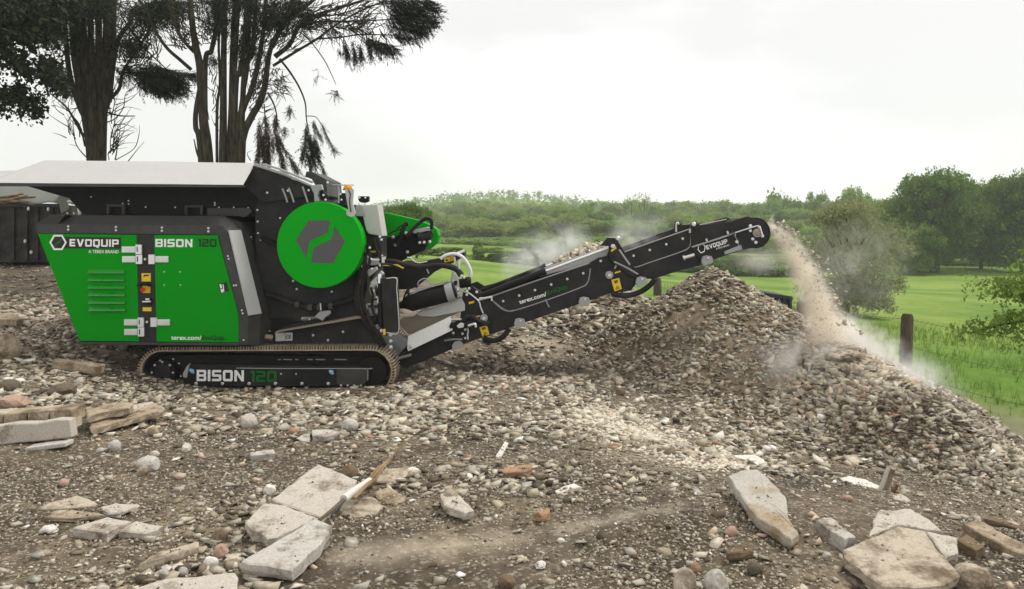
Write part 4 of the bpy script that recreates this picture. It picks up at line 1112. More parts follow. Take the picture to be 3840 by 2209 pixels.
# belt and drums
bl = [P(*q, YC) for q in M_(c6, [(150, 790), (1150, 440), (1400, 360), (2200, 140), (2290, 130)])]
bu = [P(*q, YC) for q in M_(c6, [(150, 840), (1150, 490), (1400, 410), (2200, 260), (2290, 290)])]
m = MB(); A = bl + bu[::-1]; m.solid([p + Vector((0, .08, 0)) for p in A], [p + Vector((0, D2 - .08, 0)) for p in A]); m.build('conveyor_belt', DUSTY, crusher)
hc = P(*c6(2292, 197), YC); m = MB(); m.tube([hc + Vector((0, .06, 0)), hc + Vector((0, D2 - .06, 0))], .2, 24); m.build('head_drum', RUBBER, crusher)
m = MB(); m.tube([hc + Vector((0, -.05, 0)), hc + Vector((0, .0, 0))], [.055, .055], 18); hubo = m.build('drum_bearing', GREYP, crusher)
m = MB(); m.tube([hc + Vector((0, -.07, 0)), hc + Vector((0, -.05, 0))], [.026, .038], 14); m.build('bearing_cap', MUD, hubo)
for q in ((2243, 142), (2243, 180), (2262, 245), (2286, 272), (2313, 155), (2338, 222), (2115, 213), (2136, 268)): bolt(c6(*q), YC - .012, side_head, .045)
wire_px('tension_rod', M_(c6, [(1780, 310), (2000, 240), (2110, 200)]), YC - .04, .012, GREYP, side_head)
wire_px('tension_rod', M_(c6, [(2110, 200), (2250, 155), (2310, 140)]), YC - .03, .01, STEEL, side_head)
wire_px('tension_rod', M_(c6, [(2318, 150), (2338, 215)]), YC - .06, .014, STEEL, side_head)
plate('slide_block', M_(c6, [(2060, 205), (2110, 188), (2122, 190), (2125, 222), (2118, 226), (2100, 210), (2065, 222)]), YC - .05, YC - .013, DARK2, side_head)
for x, y in ((2063, 195), (1897, 255)): wire_px('thumb_screw', M_(c6, [(x - 3, y - 12), (x, y), (x + 4, y + 12)]), YC - .05, .014, STEEL, side_head)
wire_px('cable', M_(c6, [(2122, 225), (2145, 265), (2150, 300)]), YC - .02, .006, GREYP, side_head)
rod('adjuster_bolt', c6(1712, 396), YC - .06, c6(1800, 370), YC - .06, .022, STEEL, crusher)
rod('adjuster_nut', c6(1711, 397), YC - .06, c6(1726, 392), YC - .06, .034, STEEL, crusher)
plate('scraper_cover', M_(c6, [(2040, 345), (2170, 292), (2182, 328), (2045, 368)]), YC - .05, YC + .1, GREYP, crusher)
lug = plate('lifting_lug', M_(c6, [(1770, 168), (1776, 122), (1790, 108), (1806, 108), (1830, 130), (1860, 140), (1850, 175)]), YC - .03, YC - .013, DARK, crusher)
bolt(c6(1796, 128), YC - .03, lug, .06)
plate('seam_block', M_(c6, [(1761, 168), (1774, 165), (1774, 196), (1761, 198)]), YC - .035, YC, PALE, crusher, bevel=0)
# emblem and lettering on the head
hex_ring(1858, 317, 33, 43, 26, 35, c6, YC - .013, WHITE, side_head, rot=-.3)
letters(glyph_mesh('EVOQUIP'), c6(1900, 330), c6(2066, 277), 28 / 2.109 * 1.2, YC - .012, WHITE, side_head)
letters(font_mesh('A TEREX BRAND', .01), c6(1974, 330), c6(2078, 297), 11 / 2.109, YC - .012, WHITE, side_head)
letters(font_mesh('terex.com/', .02), c6(420, 760), c6(634, 694), 33 / 2.109, YC, WHITE, side_low)
letters(font_mesh('EvoQuip', .02), c6(640, 688), c6(800, 634), 34 / 2.109, YC, MGREEN, side_low)
for q in ((288, 737), (415, 693), (540, 650), (668, 606), (795, 562), (922, 517)): bolt(c6(*q), YC, side_low, .034)
for q in ((1320, 378), (1448, 333), (1578, 288), (1708, 243)): bolt(c6(*q), YC + .012, side_mid, .034)
for q in ((1148, 405), (1060, 420), (1195, 240)): bolt(c6(*q), YC - .02, side_low, .034)
wire_px('panel_seam', M_(c6, [(205, 735), (265, 790), (320, 815), (380, 810), (600, 740), (900, 630), (955, 590), (970, 540), (978, 480)]), YC - .001, .007, GREYP, side_low)
wire_px('panel_seam', M_(c6, [(1250, 385), (1280, 430), (1310, 462), (1350, 465), (1450, 430), (1700, 345), (1755, 315), (1770, 280), (1772, 200)]), YC + .008, .007, GREYP, side_mid)
wire_px('top_edge', M_(c6, [(205, 695), (560, 572), (968, 437)]), YC - .002, .01, GREYP, side_low)
wire_px('top_edge', M_(c6, [(1245, 350), (1500, 258), (1768, 165)]), YC + .012, .008, GREYP, side_mid)
# hinge frame at the fold
plate('fold_bracket', M_(c6, [(1120, 228), (1200, 228), (1196, 270), (1182, 318), (1240, 378), (1260, 420), (1360, 530), (1310, 545), (1150, 430), (1130, 400), (1125, 300), (1055, 300)]), YC - .05, YC - .012, DARK, crusher)
fb_ = crusher.children[-1]
plate('fold_cap', M_(c6, [(1118, 225), (1200, 227), (1198, 240), (1120, 236)]), YC - .07, YC + .02, PALE, fb_, bevel=0)
wire_px('bracket_edge', M_(c6, [(1165, 425), (1260, 470), (1355, 525)]), YC - .052, .012, GREYP, fb_)
wire_px('bracket_edge', M_(c6, [(1205, 330), (1250, 395), (1290, 450)]), YC - .052, .012, GREYP, fb_)
for q in ((1195, 240), (1157, 303)): bolt(c6(*q), YC - .05, fb_, .06)
sticker(M_(c6, [(1140, 335), (1180, 305), (1186, 318), (1146, 348)]), YC - .05, fb_)
def pivot(p, r=.05):
    m = MB(); q = P(*p, YC); m.tube([q + Vector((0, -.06, 0)), q + Vector((0, .02, 0))], r, 14); o = m.build('pivot_pin', GREYP, crusher)
    m = MB(); m.tube([q + Vector((0, -.085, 0)), q + Vector((0, -.06, 0))], r * .45, 6); m.build('pin_nut', STEEL, o); return o
pivot(c6(1125, 528)); pivot(c6(137, 868)); 
sticker(M_(c6, [(1170, 508), (1216, 494), (1219, 506), (1173, 520)]), YC, side_low)
def caution(pts, Y, parent):
    s = sticker(pts, Y, parent); a, b, c, d = [Vector(q) for q in pts]
    f = lambda x, y: tuple(a.lerp(b, x).lerp(d.lerp(c, x), y))
    for tri in ([(.5, .58), (.82, .9), (.18, .9)],):
        o_ = [f(*q) for q in tri]; plate('warning_pictogram', o_, Y - .0055, Y - .0032, BLACK, parent, bevel=0)
        cen = (sum(q[0] for q in tri) / 3, sum(q[1] for q in tri) / 3 )
        i_ = [f(cen[0] + (q[0] - cen[0]) * .62, cen[1] + (q[1] - cen[1]) * .62) for q in tri]; plate('warning_pictogram', i_, Y - .0075, Y - .0057, YELLOW, parent, bevel=0)
        i_ = [f(cen[0] + (q[0] - cen[0]) * .16, cen[1] + (q[1] - cen[1]) * .45) for q in tri]; plate('warning_pictogram', i_, Y - .0095, Y - .0077, BLACK, parent, bevel=0)
    for bar in ([(.25, .16), (.75, .12), (.78, .2), (.28, .24)], [(.35, .28), (.7, .24), (.75, .36), (.4, .34)], [(.3, .18), (.42, .17), (.46, .4), (.36, .4)]):
        plate('warning_pictogram', [f(*q) for q in bar], Y - .0055 - .0012 * random.random(), Y - .0032, BLACK, parent, bevel=0)
caution(M_(c6, [(1144, 568), (1206, 553), (1227, 640), (1170, 660)]), YC - .001, side_low)
caution(M_(c6, [(100, 945), (160, 925), (180, 1000), (125, 1020)]), YC - .001, side_low)
wire_px('stiffener', M_(c6, [(1188, 445), (1170, 480)]), YC - .03, .012, GREYP, side_low)
wire_px('stiffener', M_(c6, [(622, 722), (635, 750), (652, 785)]), YC - .008, .008, GREYP, side_low)
# pentagon roller brackets
for q in ((420, 912), (932, 742), (1384, 582), (1905, 415)):
    x, y = q
    br = plate('roller_bracket', M_(c6, [(x - 46, y + 8), (x - 36, y - 30), (x - 5, y - 40), (x + 36, y - 32), (x + 48, y + 12), (x + 36, y + 24), (x - 30, y + 42)]), YC - .06, YC - .006, GREYP, crusher)
    bolt(c6(x + 5, y - 20), YC - .06, br, .03)
plate('roller_bracket', M_(c5, [(1045, 1180), (1070, 1145), (1120, 1135), (1150, 1160), (1162, 1190), (1130, 1210), (1050, 1228)]), YC - .06, YC - .006, GREYP, crusher)
for pts in ([(1148, 670), (1200, 690), (1290, 690), (1380, 660), (1450, 610), (1490, 562)], [(130, 1020), (170, 1045), (240, 1045), (300, 1005), (338, 955)]):
    wire_px('return_hose', M_(c6, pts), YC - .03, .034, RUBBER, crusher, 10)
plate('belt_guard_mesh', M_(c6, [(1275, 620), (1310, 612), (1312, 640), (1276, 650)]), YC + .1, YC + .3, DUSTY, crusher)
# folding rams and pale inner guard
plate('inner_guard', M_(c6, [(610, 475), (1125, 300), (1130, 372), (1040, 395), (968, 437), (560, 575), (600, 545)]), YC + .15, YC + .19, PALE, crusher)
for dy, Yr in ((0, YC - .0), (-38, YC + .9)):
    rod('ram_body', c6(70, 712 + dy), Yr, c6(622, 500 + dy), Yr, .04 if dy == 0 else .034, BLACK, crusher, 14)
    rod('ram_rod', c6(615, 503 + dy), Yr, c6(1150, 305 + dy), Yr, .018, CHROME, crusher)
    rod('ram_collar', c6(600, 508 + dy), Yr, c6(626, 498 + dy), Yr, .046 if dy == 0 else .04, DARK, crusher, 14)
wire_px('ram_edge', M_(c6, [(210, 690), (590, 545)]), YC + .02, .014, GREYP, crusher)
wire_px('grease_line', M_(c6, [(100, 715), (145, 712), (190, 705), (200, 735)]), YC - .04, .012, WHITEHOSE, crusher)
rod('bolt_stud', c6(88, 728), YC - .03, c6(205, 700), YC - .03, .016, STEEL, crusher)
# receiving end: arm, tray, roller, chute plate, valves
plate('support_arm', M_(c5, [(355, 390), (470, 395), (560, 345), (690, 360), (950, 308), (1080, 268), (1150, 238), (1172, 250), (1170, 292), (1075, 350), (860, 455), (700, 590), (640, 620), (520, 625), (480, 520), (390, 520)]), YC + .12, YC + .5, DARK, crusher, bevel=.006)
sa_ = crusher.children[-1]
sticker(M_(c5, [(962, 312), (1062, 288), (1070, 335), (972, 356)]), YC + .12, sa_)
plate('warning_pictogram', M_(c5, [(980, 345), (992, 320), (1012, 338)]), YC + .112, YC + .117, BLACK, sa_, bevel=0)
m = MB(); q = P(*c5(1043, 318), YC + .116); m.tube([q, q + Vector((0, -.004, 0))], .024, 12); m.build('warning_pictogram', AMBER, sa_)
wire_px('wire', M_(c5, [(600, 305), (640, 312), (670, 345), (720, 360), (800, 345)]), YC + .08, .008, WHITEHOSE, crusher)
wire_px('wire', M_(c5, [(790, 375), (795, 420), (815, 465)]), YC + .08, .007, WHITEHOSE, crusher)
wire_px('hydraulic_hose', M_(c5, [(130, 560), (220, 430), (330, 360), (450, 345), (600, 380), (740, 400), (880, 385), (1000, 395), (1090, 430), (1135, 490)]), YC - .1, .032, RUBBER, crusher, 10)
wire_px('hydraulic_hose', M_(c5, [(200, 560), (290, 420), (350, 365), (480, 352), (640, 395), (800, 400), (960, 380), (1080, 410), (1150, 480)]), YC - .0, .028, RUBBER, crusher, 10)
wire_px('white_hose', M_(c5, [(930, 320), (985, 285), (1070, 270), (1140, 295), (1195, 360), (1230, 440), (1228, 500), (1213, 535)]), YC + .05, .022, WHITEHOSE, crusher, 10)
wire_px('white_hose', M_(c5, [(1060, 390), (1075, 350), (1070, 300)]), YC + .05, .012, WHITEHOSE, crusher)
rod('rail_pin', c5(1100, 265), YC + .1, c5(1170, 240), YC + .1, .02, STEEL, crusher)
rod('tie_rod', c5(1118, 330), YC, c5(1112, 420), YC, .022, STEEL, crusher)
m = MB(); m.tube([P(*c5(512, 790), YC - .14), P(*c5(560, 775), YC - .14), P(*c5(600, 762), YC - .14), P(*c5(640, 750), YC - .14), P(*c5(1020, 650), YC - .12), P(*c5(1075, 632), YC - .12)], [.035, .05, .085, .118, .118, .10], 20); m.build('magnet_roller', BLACK, crusher)
plate('roller_guard', M_(c5, [(600, 690), (700, 620), (1000, 530), (990, 548), (700, 650), (610, 712)]), YC - .2, YC - .12, GREYP, crusher)
m = MB(); m.tube([P(*c5(990, 656), YC - .12), P(*c5(1062, 636), YC - .12)], [.128, .128], 22); m.build('roller_collar', GREYP, crusher)
plate('bearing_block', M_(c5, [(1030, 500), (1070, 470), (1110, 520), (1120, 600), (1150, 640), (1148, 690), (1100, 705), (1080, 640), (1035, 560)]), YC - .12, YC + .05, PALE, crusher, bevel=.01)
m = MB(); m.tube([P(*c5(1115, 570), YC - .05), P(*c5(1222, 545), YC - .05), P(*c5(1235, 545), YC - .05)], [.06, .066, .05], 14); m.build('hydraulic_motor', BLACK, crusher)
for q in ((1060, 540), (1085, 600), (1110, 660), (1140, 490), (1165, 505), (1195, 640), (1215, 615), (1290, 650), (1192, 676)):
    bolt(c5(*q), YC - .13, crusher, .036)
for pts in ([(1150, 490), (1160, 520), (1150, 555)], [(1175, 505), (1190, 525), (1180, 550)], [(1240, 590), (1290, 640), (1330, 670)]):
    wire_px('hydraulic_hose', M_(c5, pts), YC - .12, .014, RUBBER, crusher)
tray = plate('dust_tray', M_(c5, [(690, 870), (770, 830), (800, 840), (1030, 740), (1130, 700), (1172, 770), (1168, 830), (1030, 890), (620, 1075), (520, 975), (520, 930), (640, 920)]), YC - .02, YC + .9, DUSTY, crusher)
plate('tray_lip', M_(c5, [(688, 872), (765, 828), (790, 838), (1030, 742), (1135, 705), (1172, 775), (1172, 835), (860, 895), (740, 890)]), YC - .06, YC - .025, SILVER, crusher)
plate('chute_plate', M_(c5, [(608, 1090), (1030, 890), (1050, 1028), (610, 1238), (600, 1210)]), YC - .14, YC - .1, WHITE, crusher)
wire_px('chute_edge', M_(c5, [(515, 970), (560, 1030), (605, 1085)]), YC - .1, .012, GREYP, crusher)
bolt(c5(635, 1192), YC - .14, crusher, .05)
wire_px('valve_pipe', M_(c5, [(1035, 922), (1100, 920), (1155, 925)]), YC - .1, .016, STEEL, crusher)
for pts, r in (([(1155, 935), (1190, 900), (1250, 900), (1290, 930), (1340, 955), (1415, 965)], .032), ([(1060, 980), (1110, 965), (1150, 940)], .024), ([(1150, 990), (1200, 960), (1260, 930)], .028)):
    wire_px('valve_hose', M_(c5, pts), YC - .12, r, RUBBER, crusher, 8)
plate('valve_block', M_(c5, [(1090, 985), (1130, 955), (1165, 965), (1160, 1000), (1110, 1010)]), YC - .2, YC - .06, STEEL, crusher)
wire_px('valve_handle', M_(c5, [(1205, 985), (1250, 970), (1275, 968), (1282, 998)]), YC - .16, .018, STEEL, crusher)
for q in ((1178, 1020), (1150, 1062), (1178, 1106), (1058, 1055), (430, 1078), (436, 1137), (438, 1198)): bolt(c5(*q), YC - .03, crusher, .038)
wire_px('cable', M_(c5, [(1195, 985), (1205, 1030), (1200, 1075), (1205, 1120)]), YC - .05, .01, WHITEHOSE, crusher)
wire_px('cable', M_(c5, [(1145, 640), (1220, 665), (1310, 740), (1330, 800), (1355, 860)]), YC - .05, .009, WHITEHOSE, crusher)
wire_px('cable', M_(c5, [(1450, 735), (1530, 800), (1600, 838), (1660, 830)]), YC - .01, .007, GREYP, crusher)
sticker(M_(c5, [(1210, 748), (1265, 735), (1267, 755), (1214, 770)]), YC, side_low)
sticker(M_(c5, [(1275, 890), (1322, 878), (1325, 893), (1278, 905)]), YC, side_low)
wire_px('skid_edge', M_(c5, [(970, 1130), (1060, 1118), (1150, 1120)]), YC - .02, .012, GREYP, crusher)
wire_px('skid_edge', M_(c4, [(1640, 1045), (1740, 1000), (1870, 962)]), YC - .05, .02, GREYP, crusher)
# more hydraulic lines, fittings and small plates between the disc and the conveyor
for pts, r, mt in (([(190, 250), (170, 420), (130, 560), (120, 700), (160, 860)], .02, RUBBER), ([(230, 250), (225, 360), (180, 480), (150, 640), (170, 780), (230, 900)], .016, RUBBER), ([(280, 120), (300, 220), (330, 300), (335, 360)], .014, RUBBER),
                   ([(310, 110), (335, 190), (345, 260)], .012, RUBBER), ([(240, 600), (260, 700), (250, 800), (290, 900)], .014, RUBBER), ([(340, 370), (420, 372), (500, 400), (560, 430)], .012, RUBBER), ([(700, 590), (720, 540), (780, 515), (820, 540)], .008, GREYP),
                   ([(560, 730), (590, 650), (640, 600), (690, 590)], .010, RUBBER), ([(1060, 440), (1045, 500), (1050, 560)], .012, GREYP), ([(1080, 980), (1030, 1000), (1050, 950)], .014, RUBBER), ([(1160, 950), (1210, 1000), (1290, 1010)], .012, RUBBER),
                   ([(205, 880), (270, 1000), (330, 1090), (390, 1180)], .02, RUBBER), ([(300, 560), (320, 640), (310, 760)], .01, STEEL), ([(215, 300), (260, 330), (330, 330)], .012, STEEL)):
    wire_px('hydraulic_line', M_(c5, pts), 9.7 if pts[0][0] < 420 else YC - .16, r * 1.15, mt, crusher, 7)
for x, y, w, h in ((262, 690, 34, 60), (285, 760, 40, 44), (245, 830, 50, 36), (262, 940, 36, 60), (300, 1000, 30, 40), (210, 200, 40, 50), (300, 140, 30, 60), (1100, 975, 26, 30), (1140, 990, 22, 30), (1080, 560, 30, 40), (1105, 620, 26, 30), (690, 590, 24, 34), (600, 650, 26, 40)):
    plate('fitting', rect(x, y, w, h, c5), (9.74 if x < 420 else YC - .19), (9.84 if x < 420 else YC - .08), STEEL if (x + y) % 3 == 0 else (GREYP if (x + y) % 3 == 1 else BLACK), crusher)
for q in ((230, 210), (225, 290), (330, 100), (345, 130), (160, 395), (208, 300), (250, 420), (330, 384), (270, 640), (300, 700), (350, 1030)): bolt(c5(*q), 9.72, crusher, .034)
# thin strips standing above the upper conveyor: hook, guide rails
wire_px('hook', M_(c6, [(1657, 190), (1658, 130), (1670, 118), (1678, 130)]), YC + .6, .012, STEEL, crusher)
plate('guide_rail', M_(c6, [(1500, 212), (1640, 163), (1642, 172), (1502, 224)]), YC + .8, YC + .84, DARK, crusher)
plate('guide_rail', M_(c6, [(1845, 128), (2060, 86), (2060, 93), (1850, 138)]), YC + .3, YC + .34, PALE, crusher)

# ---------------------------------------------------------------- trees
BARK = bark('conifer_bark', (0.014, 0.012, 0.008), (0.088, 0.078, 0.05))
BARK2 = bark('broadleaf_bark', (0.03, 0.026, 0.02), (0.10, 0.085, 0.06))
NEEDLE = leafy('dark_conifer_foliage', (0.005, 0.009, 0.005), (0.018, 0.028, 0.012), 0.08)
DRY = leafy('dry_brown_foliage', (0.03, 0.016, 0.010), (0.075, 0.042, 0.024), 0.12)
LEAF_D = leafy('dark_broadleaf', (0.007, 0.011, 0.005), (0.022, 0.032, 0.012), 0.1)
LEAF_M = leafy('mid_green_leaf', (0.085, 0.16, 0.032), (0.27, 0.39, 0.08), 0.45)
LEAF_O = leafy('olive_leaf', (0.14, 0.195, 0.045), (0.34, 0.41, 0.12), 0.45)
LEAF_B = leafy('dark_oak_leaf', (0.058, 0.118, 0.024), (0.19, 0.29, 0.048), 0.36)
LEAF_P = leafy('grey_green_leaf', (0.16, 0.19, 0.085), (0.32, 0.34, 0.16), 0.35)

def leaflet(L_, W): return [(0, 0, 0), (W, L_ * .45, .01), (0, L_, -.02), (-W, L_ * .45, .01)]
def spray_proto(seed, n=16, L_=.55, ll=.15, lw=.016, droop=.5):
    """a hanging frond: twig with narrow drooping leaflets on both sides (quads)"""
    r = np.random.default_rng(seed); v, f = [], []
    for i in range(n):
        t = i / n; side = 1 if i % 2 else -1
        p = np.array([0, L_ * t, -droop * L_ * t * t])
        a = side * (0.9 - .5 * t) + r.normal() * .2
        d = np.array([math.sin(a), math.cos(a), -.55 - .5 * r.random()]); d /= np.linalg.norm(d)
        w = np.cross(d, r.normal(size=3)); w /= np.linalg.norm(w)
        l_ = ll * (1.1 - .5 * t) * (.7 + .6 * r.random())
        b = len(v)
        v += [p, p + d * l_ * .5 + w * lw, p + d * l_, p + d * l_ * .5 - w * lw]; f.append([b, b + 1, b + 2, b + 3])
    b = len(v); e = np.array([0, L_, -droop * L_]); v += [np.array([-.004, 0, 0]), np.array([.004, 0, 0]), e, e + np.array([0, 0, .006])]; f.append([b, b + 1, b + 2, b + 3])
    return np.array(v), np.array(f)
SPRAYS = [spray_proto(i, 18, .62, .17, .016) for i in range(5)]
def clump_proto(seed, n=7, R_=.5, s=.22):
    r = np.random.default_rng(seed); v, f = [], []
    for i in range(n):
        p = r.normal(size=3) * R_ * .5; a = r.normal(size=3); a /= np.linalg.norm(a); b_ = np.cross(a, r.normal(size=3)); b_ /= np.linalg.norm(b_)
        k = s * (.6 + .8 * r.random()); c = np.cross(a, b_) * k * .25
        b = len(v); v += [p - a * k, p + b_ * k * .55 + c, p + a * k, p - b_ * k * .55 + c]; f.append([b, b + 1, b + 2, b + 3])
    return np.array(v), np.array(f)
CLUMPS = [clump_proto(i) for i in range(6)]
LEAVES = [clump_proto(50 + i, 6, .55, .26) for i in range(6)]

def frames(d, r=rng):
    """rotation matrices whose y axis follows d with random roll about it"""
    d = d / np.linalg.norm(d, axis=1)[:, None]; n = len(d)
    t = r.normal(size=(n, 3)) * .5 + np.array([1.0, 0, 0]) * r.choice([-1, 1], (n, 1)); x = np.cross(d, np.cross(t, d)); x /= np.linalg.norm(x, axis=1)[:, None] + 1e-9
    z = np.cross(x, d); return np.stack([x, d, z], -1)
def limb(mb, pts, r0, r1, n=7, sm=5):
    p = smooth_path(pts, sm); k = len(p)
    mb.tube(p, [r0 + (r1 - r0) * i / (k - 1) for i in range(k)], n)
    return p
def tpx(f, pts, Y, jit=.0):
    return [P(*f(*q[:2]), Y + (q[2] if len(q) > 2 else 0)) for q in pts]

def conifer(name, label, cat, f, Y, ks, stems, branches, twigs, masses, base_px, fronds=()):
    b = P(*f(*base_px), Y); gz = g1z(b.x, Y) if Y < 18 else 0.5
    root = empty(name, (b.x, Y, gz), label, cat); rt = Vector(root.location)
    for k, (pts, r0, r1) in enumerate(stems):
        mb = MB(); p = tpx(f, pts, Y)
        p = [Vector((p[0].x + (b.x - p[0].x) * .25, p[0].y, gz - .1))] + p
        limb(mb, p, r0 * .80, r1 * .66, 10, 7); mb.build('trunk', BARK, root)
    for pts, r0, r1 in branches:
        mb = MB(); limb(mb, tpx(f, pts, Y), r0, r1, 7, 6); mb.build('branch', BARK, root)
    tw = MB()
    for pts, r0, r1 in twigs: limb(tw, tpx(f, pts, Y), r0, r1, 4, 4)
    rr = random.Random(len(label))
    for (x0, y0, x1, y1, n, ang, ln) in ks:      # bare side twigs in a region
        for i in range(int(n * 1.8)):
            x, y = rr.uniform(x0, x1), rr.uniform(y0, y1); a = math.radians(ang + rr.gauss(0, 35)); l_ = ln * rr.uniform(.5, 1.3); c = rr.uniform(-.35, .35)
            z = rr.uniform(-.7, .7)
            pts = [(x, y, z), (x + l_ * .5 * math.cos(a), y - l_ * .5 * math.sin(a), z + rr.uniform(-.2, .2)), (x + l_ * math.cos(a + c), y - l_ * math.sin(a + c), z)]
            limb(tw, tpx(f, pts, Y), .012, .003, 3, 3)
    tw.build('twigs', BARK, root, kind='stuff')
    groups = {}
    for (mat, cx, cy, rx, ry, n, (dx, dz), protos, sz) in masses:
        n3 = int(n * 2.2); th = rng.random(n3) * 2 * np.pi; q = np.sqrt(rng.random(n3)) * (.35 + .95 * rng.random(n3))
        px, py = cx + rx * q * np.cos(th), cy + ry * q * np.sin(th)
        gap = fbm(px / 70.0 + cx, py / 38.0 + cy, 1.0, 3, 17)       # sprays hang in tufts with sky between them
        ok = gap > .01 + .13 * (q - .6); px, py = px[ok][:n], py[ok][:n]; n = len(px)
        if n == 0: continue
        yy = Y + rng.normal(size=n) * .55
        pos = np.array([P(*f(a, c), y) for a, c, y in zip(px, py, yy)])
        d = np.stack([dx + rng.normal(size=n) * .45, rng.normal(size=n) * .5, dz + rng.normal(size=n) * .3], -1)
        groups.setdefault(mat.name, (mat, []))[1].append((pos, frames(d), sz * (.6 + .7 * rng.random(n)), protos))
    for (mat, p0, p1, n, drop, sz) in fronds:      # a bough end: sprays along a line, hanging below it
        t = rng.random(n); u_ = p0[0] + (p1[0] - p0[0]) * t; v_ = p0[1] + (p1[1] - p0[1]) * t
        down = rng.exponential(drop * .45, n) * (1.1 - .7 * t); yy = Y + rng.normal() * .35 + rng.normal(size=n) * .12
        lx, ly = p1[0] - p0[0], p1[1] - p0[1]; ll = math.hypot(lx, ly); a_ = rng.normal(size=n) * .3
        pos = np.array([P(*f(a + rng.normal() * 5, c), y) for a, c, y in zip(u_, v_ + np.minimum(down, drop * 1.4), yy)])
        d = np.stack([lx / ll * .85 + a_ * .6, rng.normal(size=n) * .2, -ly / ll * .85 - .5 + rng.normal(size=n) * .18], -1)
        groups.setdefault(mat.name, (mat, []))[1].append((pos, frames(d), sz * (.6 + .7 * rng.random(n)), SPRAYS))
    for k, (mat, L_) in groups.items():
        for (pos, R, s, protos) in L_:
            pass
        co = []
        pos = np.concatenate([q[0] for q in L_]); R = np.concatenate([q[1] for q in L_]); s = np.concatenate([q[2] for q in L_])
        me = scatter_mesh('crown', L_[0][3], pos - np.array(rt), R, s, mat, rng.random(len(pos)))
        link('dry_fronds' if mat is DRY else 'crown', me, root)['kind'] = 'stuff'
    return root

YT1 = 16.0; k1 = 1 / 2.349 / FPX * YT1     # metres per measured unit
SP = SPRAYS
conifer('conifer_tree', 'dark multi-stemmed conifer rising behind the left end of the hopper', 'tree', tl, YT1,
    [(1000, 50, 1400, 560, 110, 120, 170), (560, 650, 760, 1250, 18, 120, 200), (940, 850, 1020, 1400, 22, 60, 260), (420, 200, 620, 700, 40, 140, 160), (780, 0, 1000, 700, 60, 90, 120), (1100, 250, 1300, 620, 60, 60, 160)],
    [([(845, 1430), (825, 1150), (800, 900), (760, 600), (735, 300), (720, -80)], 66 * k1, 40 * k1), ([(850, 1430), (850, 1150), (835, 860), (815, 600), (800, 300), (795, -80)], 50 * k1, 36 * k1), ([(880, 1430), (890, 1100), (960, 850), (985, 600), (1000, 300), (1010, -80)], 38 * k1, 30 * k1), ([(800, 1430), (755, 1050), (690, 700), (650, 420), (640, -80)], 48 * k1, 40 * k1),
     ([(895, 1430), (905, 1000), (925, 650), (945, 350), (965, -80)], 50 * k1, 60 * k1), ([(830, 1250), (720, 980), (640, 760), (600, 560), (575, 250), (560, -60)], 36 * k1, 28 * k1),
     ([(890, 1100), (865, 700), (870, 400), (865, -60)], 40 * k1, 42 * k1), ([(800, 1000), (700, 620), (690, 300), (690, -60)], 40 * k1, 40 * k1)],
    [([(955, 900), (1000, 520), (1050, 330), (1150, 190), (1200, 40, .2)], 28 * k1, 14 * k1), ([(960, 880), (1050, 780), (1090, 620), (1240, 390), (1320, 250)], 18 * k1, 9 * k1),
     ([(740, 1210), (640, 1030), (580, 940), (440, 820)], 13 * k1, 5 * k1), ([(945, 990), (1060, 1020), (1190, 1022)], 9 * k1, 4 * k1), ([(1250, 390), (1140, 250), (1060, 120)], 12 * k1, 6 * k1),
     ([(1250, 400), (1350, 500), (1480, 620)], 9 * k1, 4 * k1), ([(940, 1080), (1020, 1040), (1090, 940), (1110, 820), (1210, 760)], 6 * k1, 2 * k1)],
    [([(750, 1290), (700, 1100), (600, 980)], .02, .006), ([(760, 1385), (680, 1290), (640, 1160), (615, 1060)], .012, .005), ([(1020, 1410), (1180, 1310), (1225, 1180), (1230, 1100)], .012, .004),
     ([(1130, 1420), (1200, 1330), (1270, 1250)], .012, .004), ([(1015, 1410), (1045, 1230), (1065, 1065)], .014, .004), ([(1020, 1260), (1080, 1190), (1102, 1095)], .008, .003), ([(960, 1410), (965, 1330), (1120, 1300)], .01, .003), ([(680, 1285), (610, 1272)], .006, .003)],
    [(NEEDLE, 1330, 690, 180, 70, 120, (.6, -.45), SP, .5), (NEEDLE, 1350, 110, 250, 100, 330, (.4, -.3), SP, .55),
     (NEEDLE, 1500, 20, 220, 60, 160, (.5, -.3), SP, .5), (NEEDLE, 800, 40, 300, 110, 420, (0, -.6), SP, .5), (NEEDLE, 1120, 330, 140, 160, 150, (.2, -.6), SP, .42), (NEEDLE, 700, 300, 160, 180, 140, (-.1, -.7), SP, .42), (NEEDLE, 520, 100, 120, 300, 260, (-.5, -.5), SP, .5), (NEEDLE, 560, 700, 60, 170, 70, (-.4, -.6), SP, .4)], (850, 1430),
    [(NEEDLE, (1000, 560), (1300, 600), 70, 60, .45), (NEEDLE, (1040, 610), (1450, 650), 110, 60, .45), (NEEDLE, (1250, 560), (1690, 660), 130, 55, .42), (NEEDLE, (1300, 520), (1420, 590), 40, 40, .4), (NEEDLE, (1180, 650), (1600, 730), 150, 60, .45), (NEEDLE, (1250, 700), (1570, 790), 130, 50, .42), (NEEDLE, (1300, 740), (1490, 820), 70, 40, .38), (NEEDLE, (1450, 600), (1700, 640), 50, 30, .34), (NEEDLE, (1380, 640), (1580, 700), 90, 60, .42), (NEEDLE, (1010, 660), (1080, 690), 20, 40, .35)])

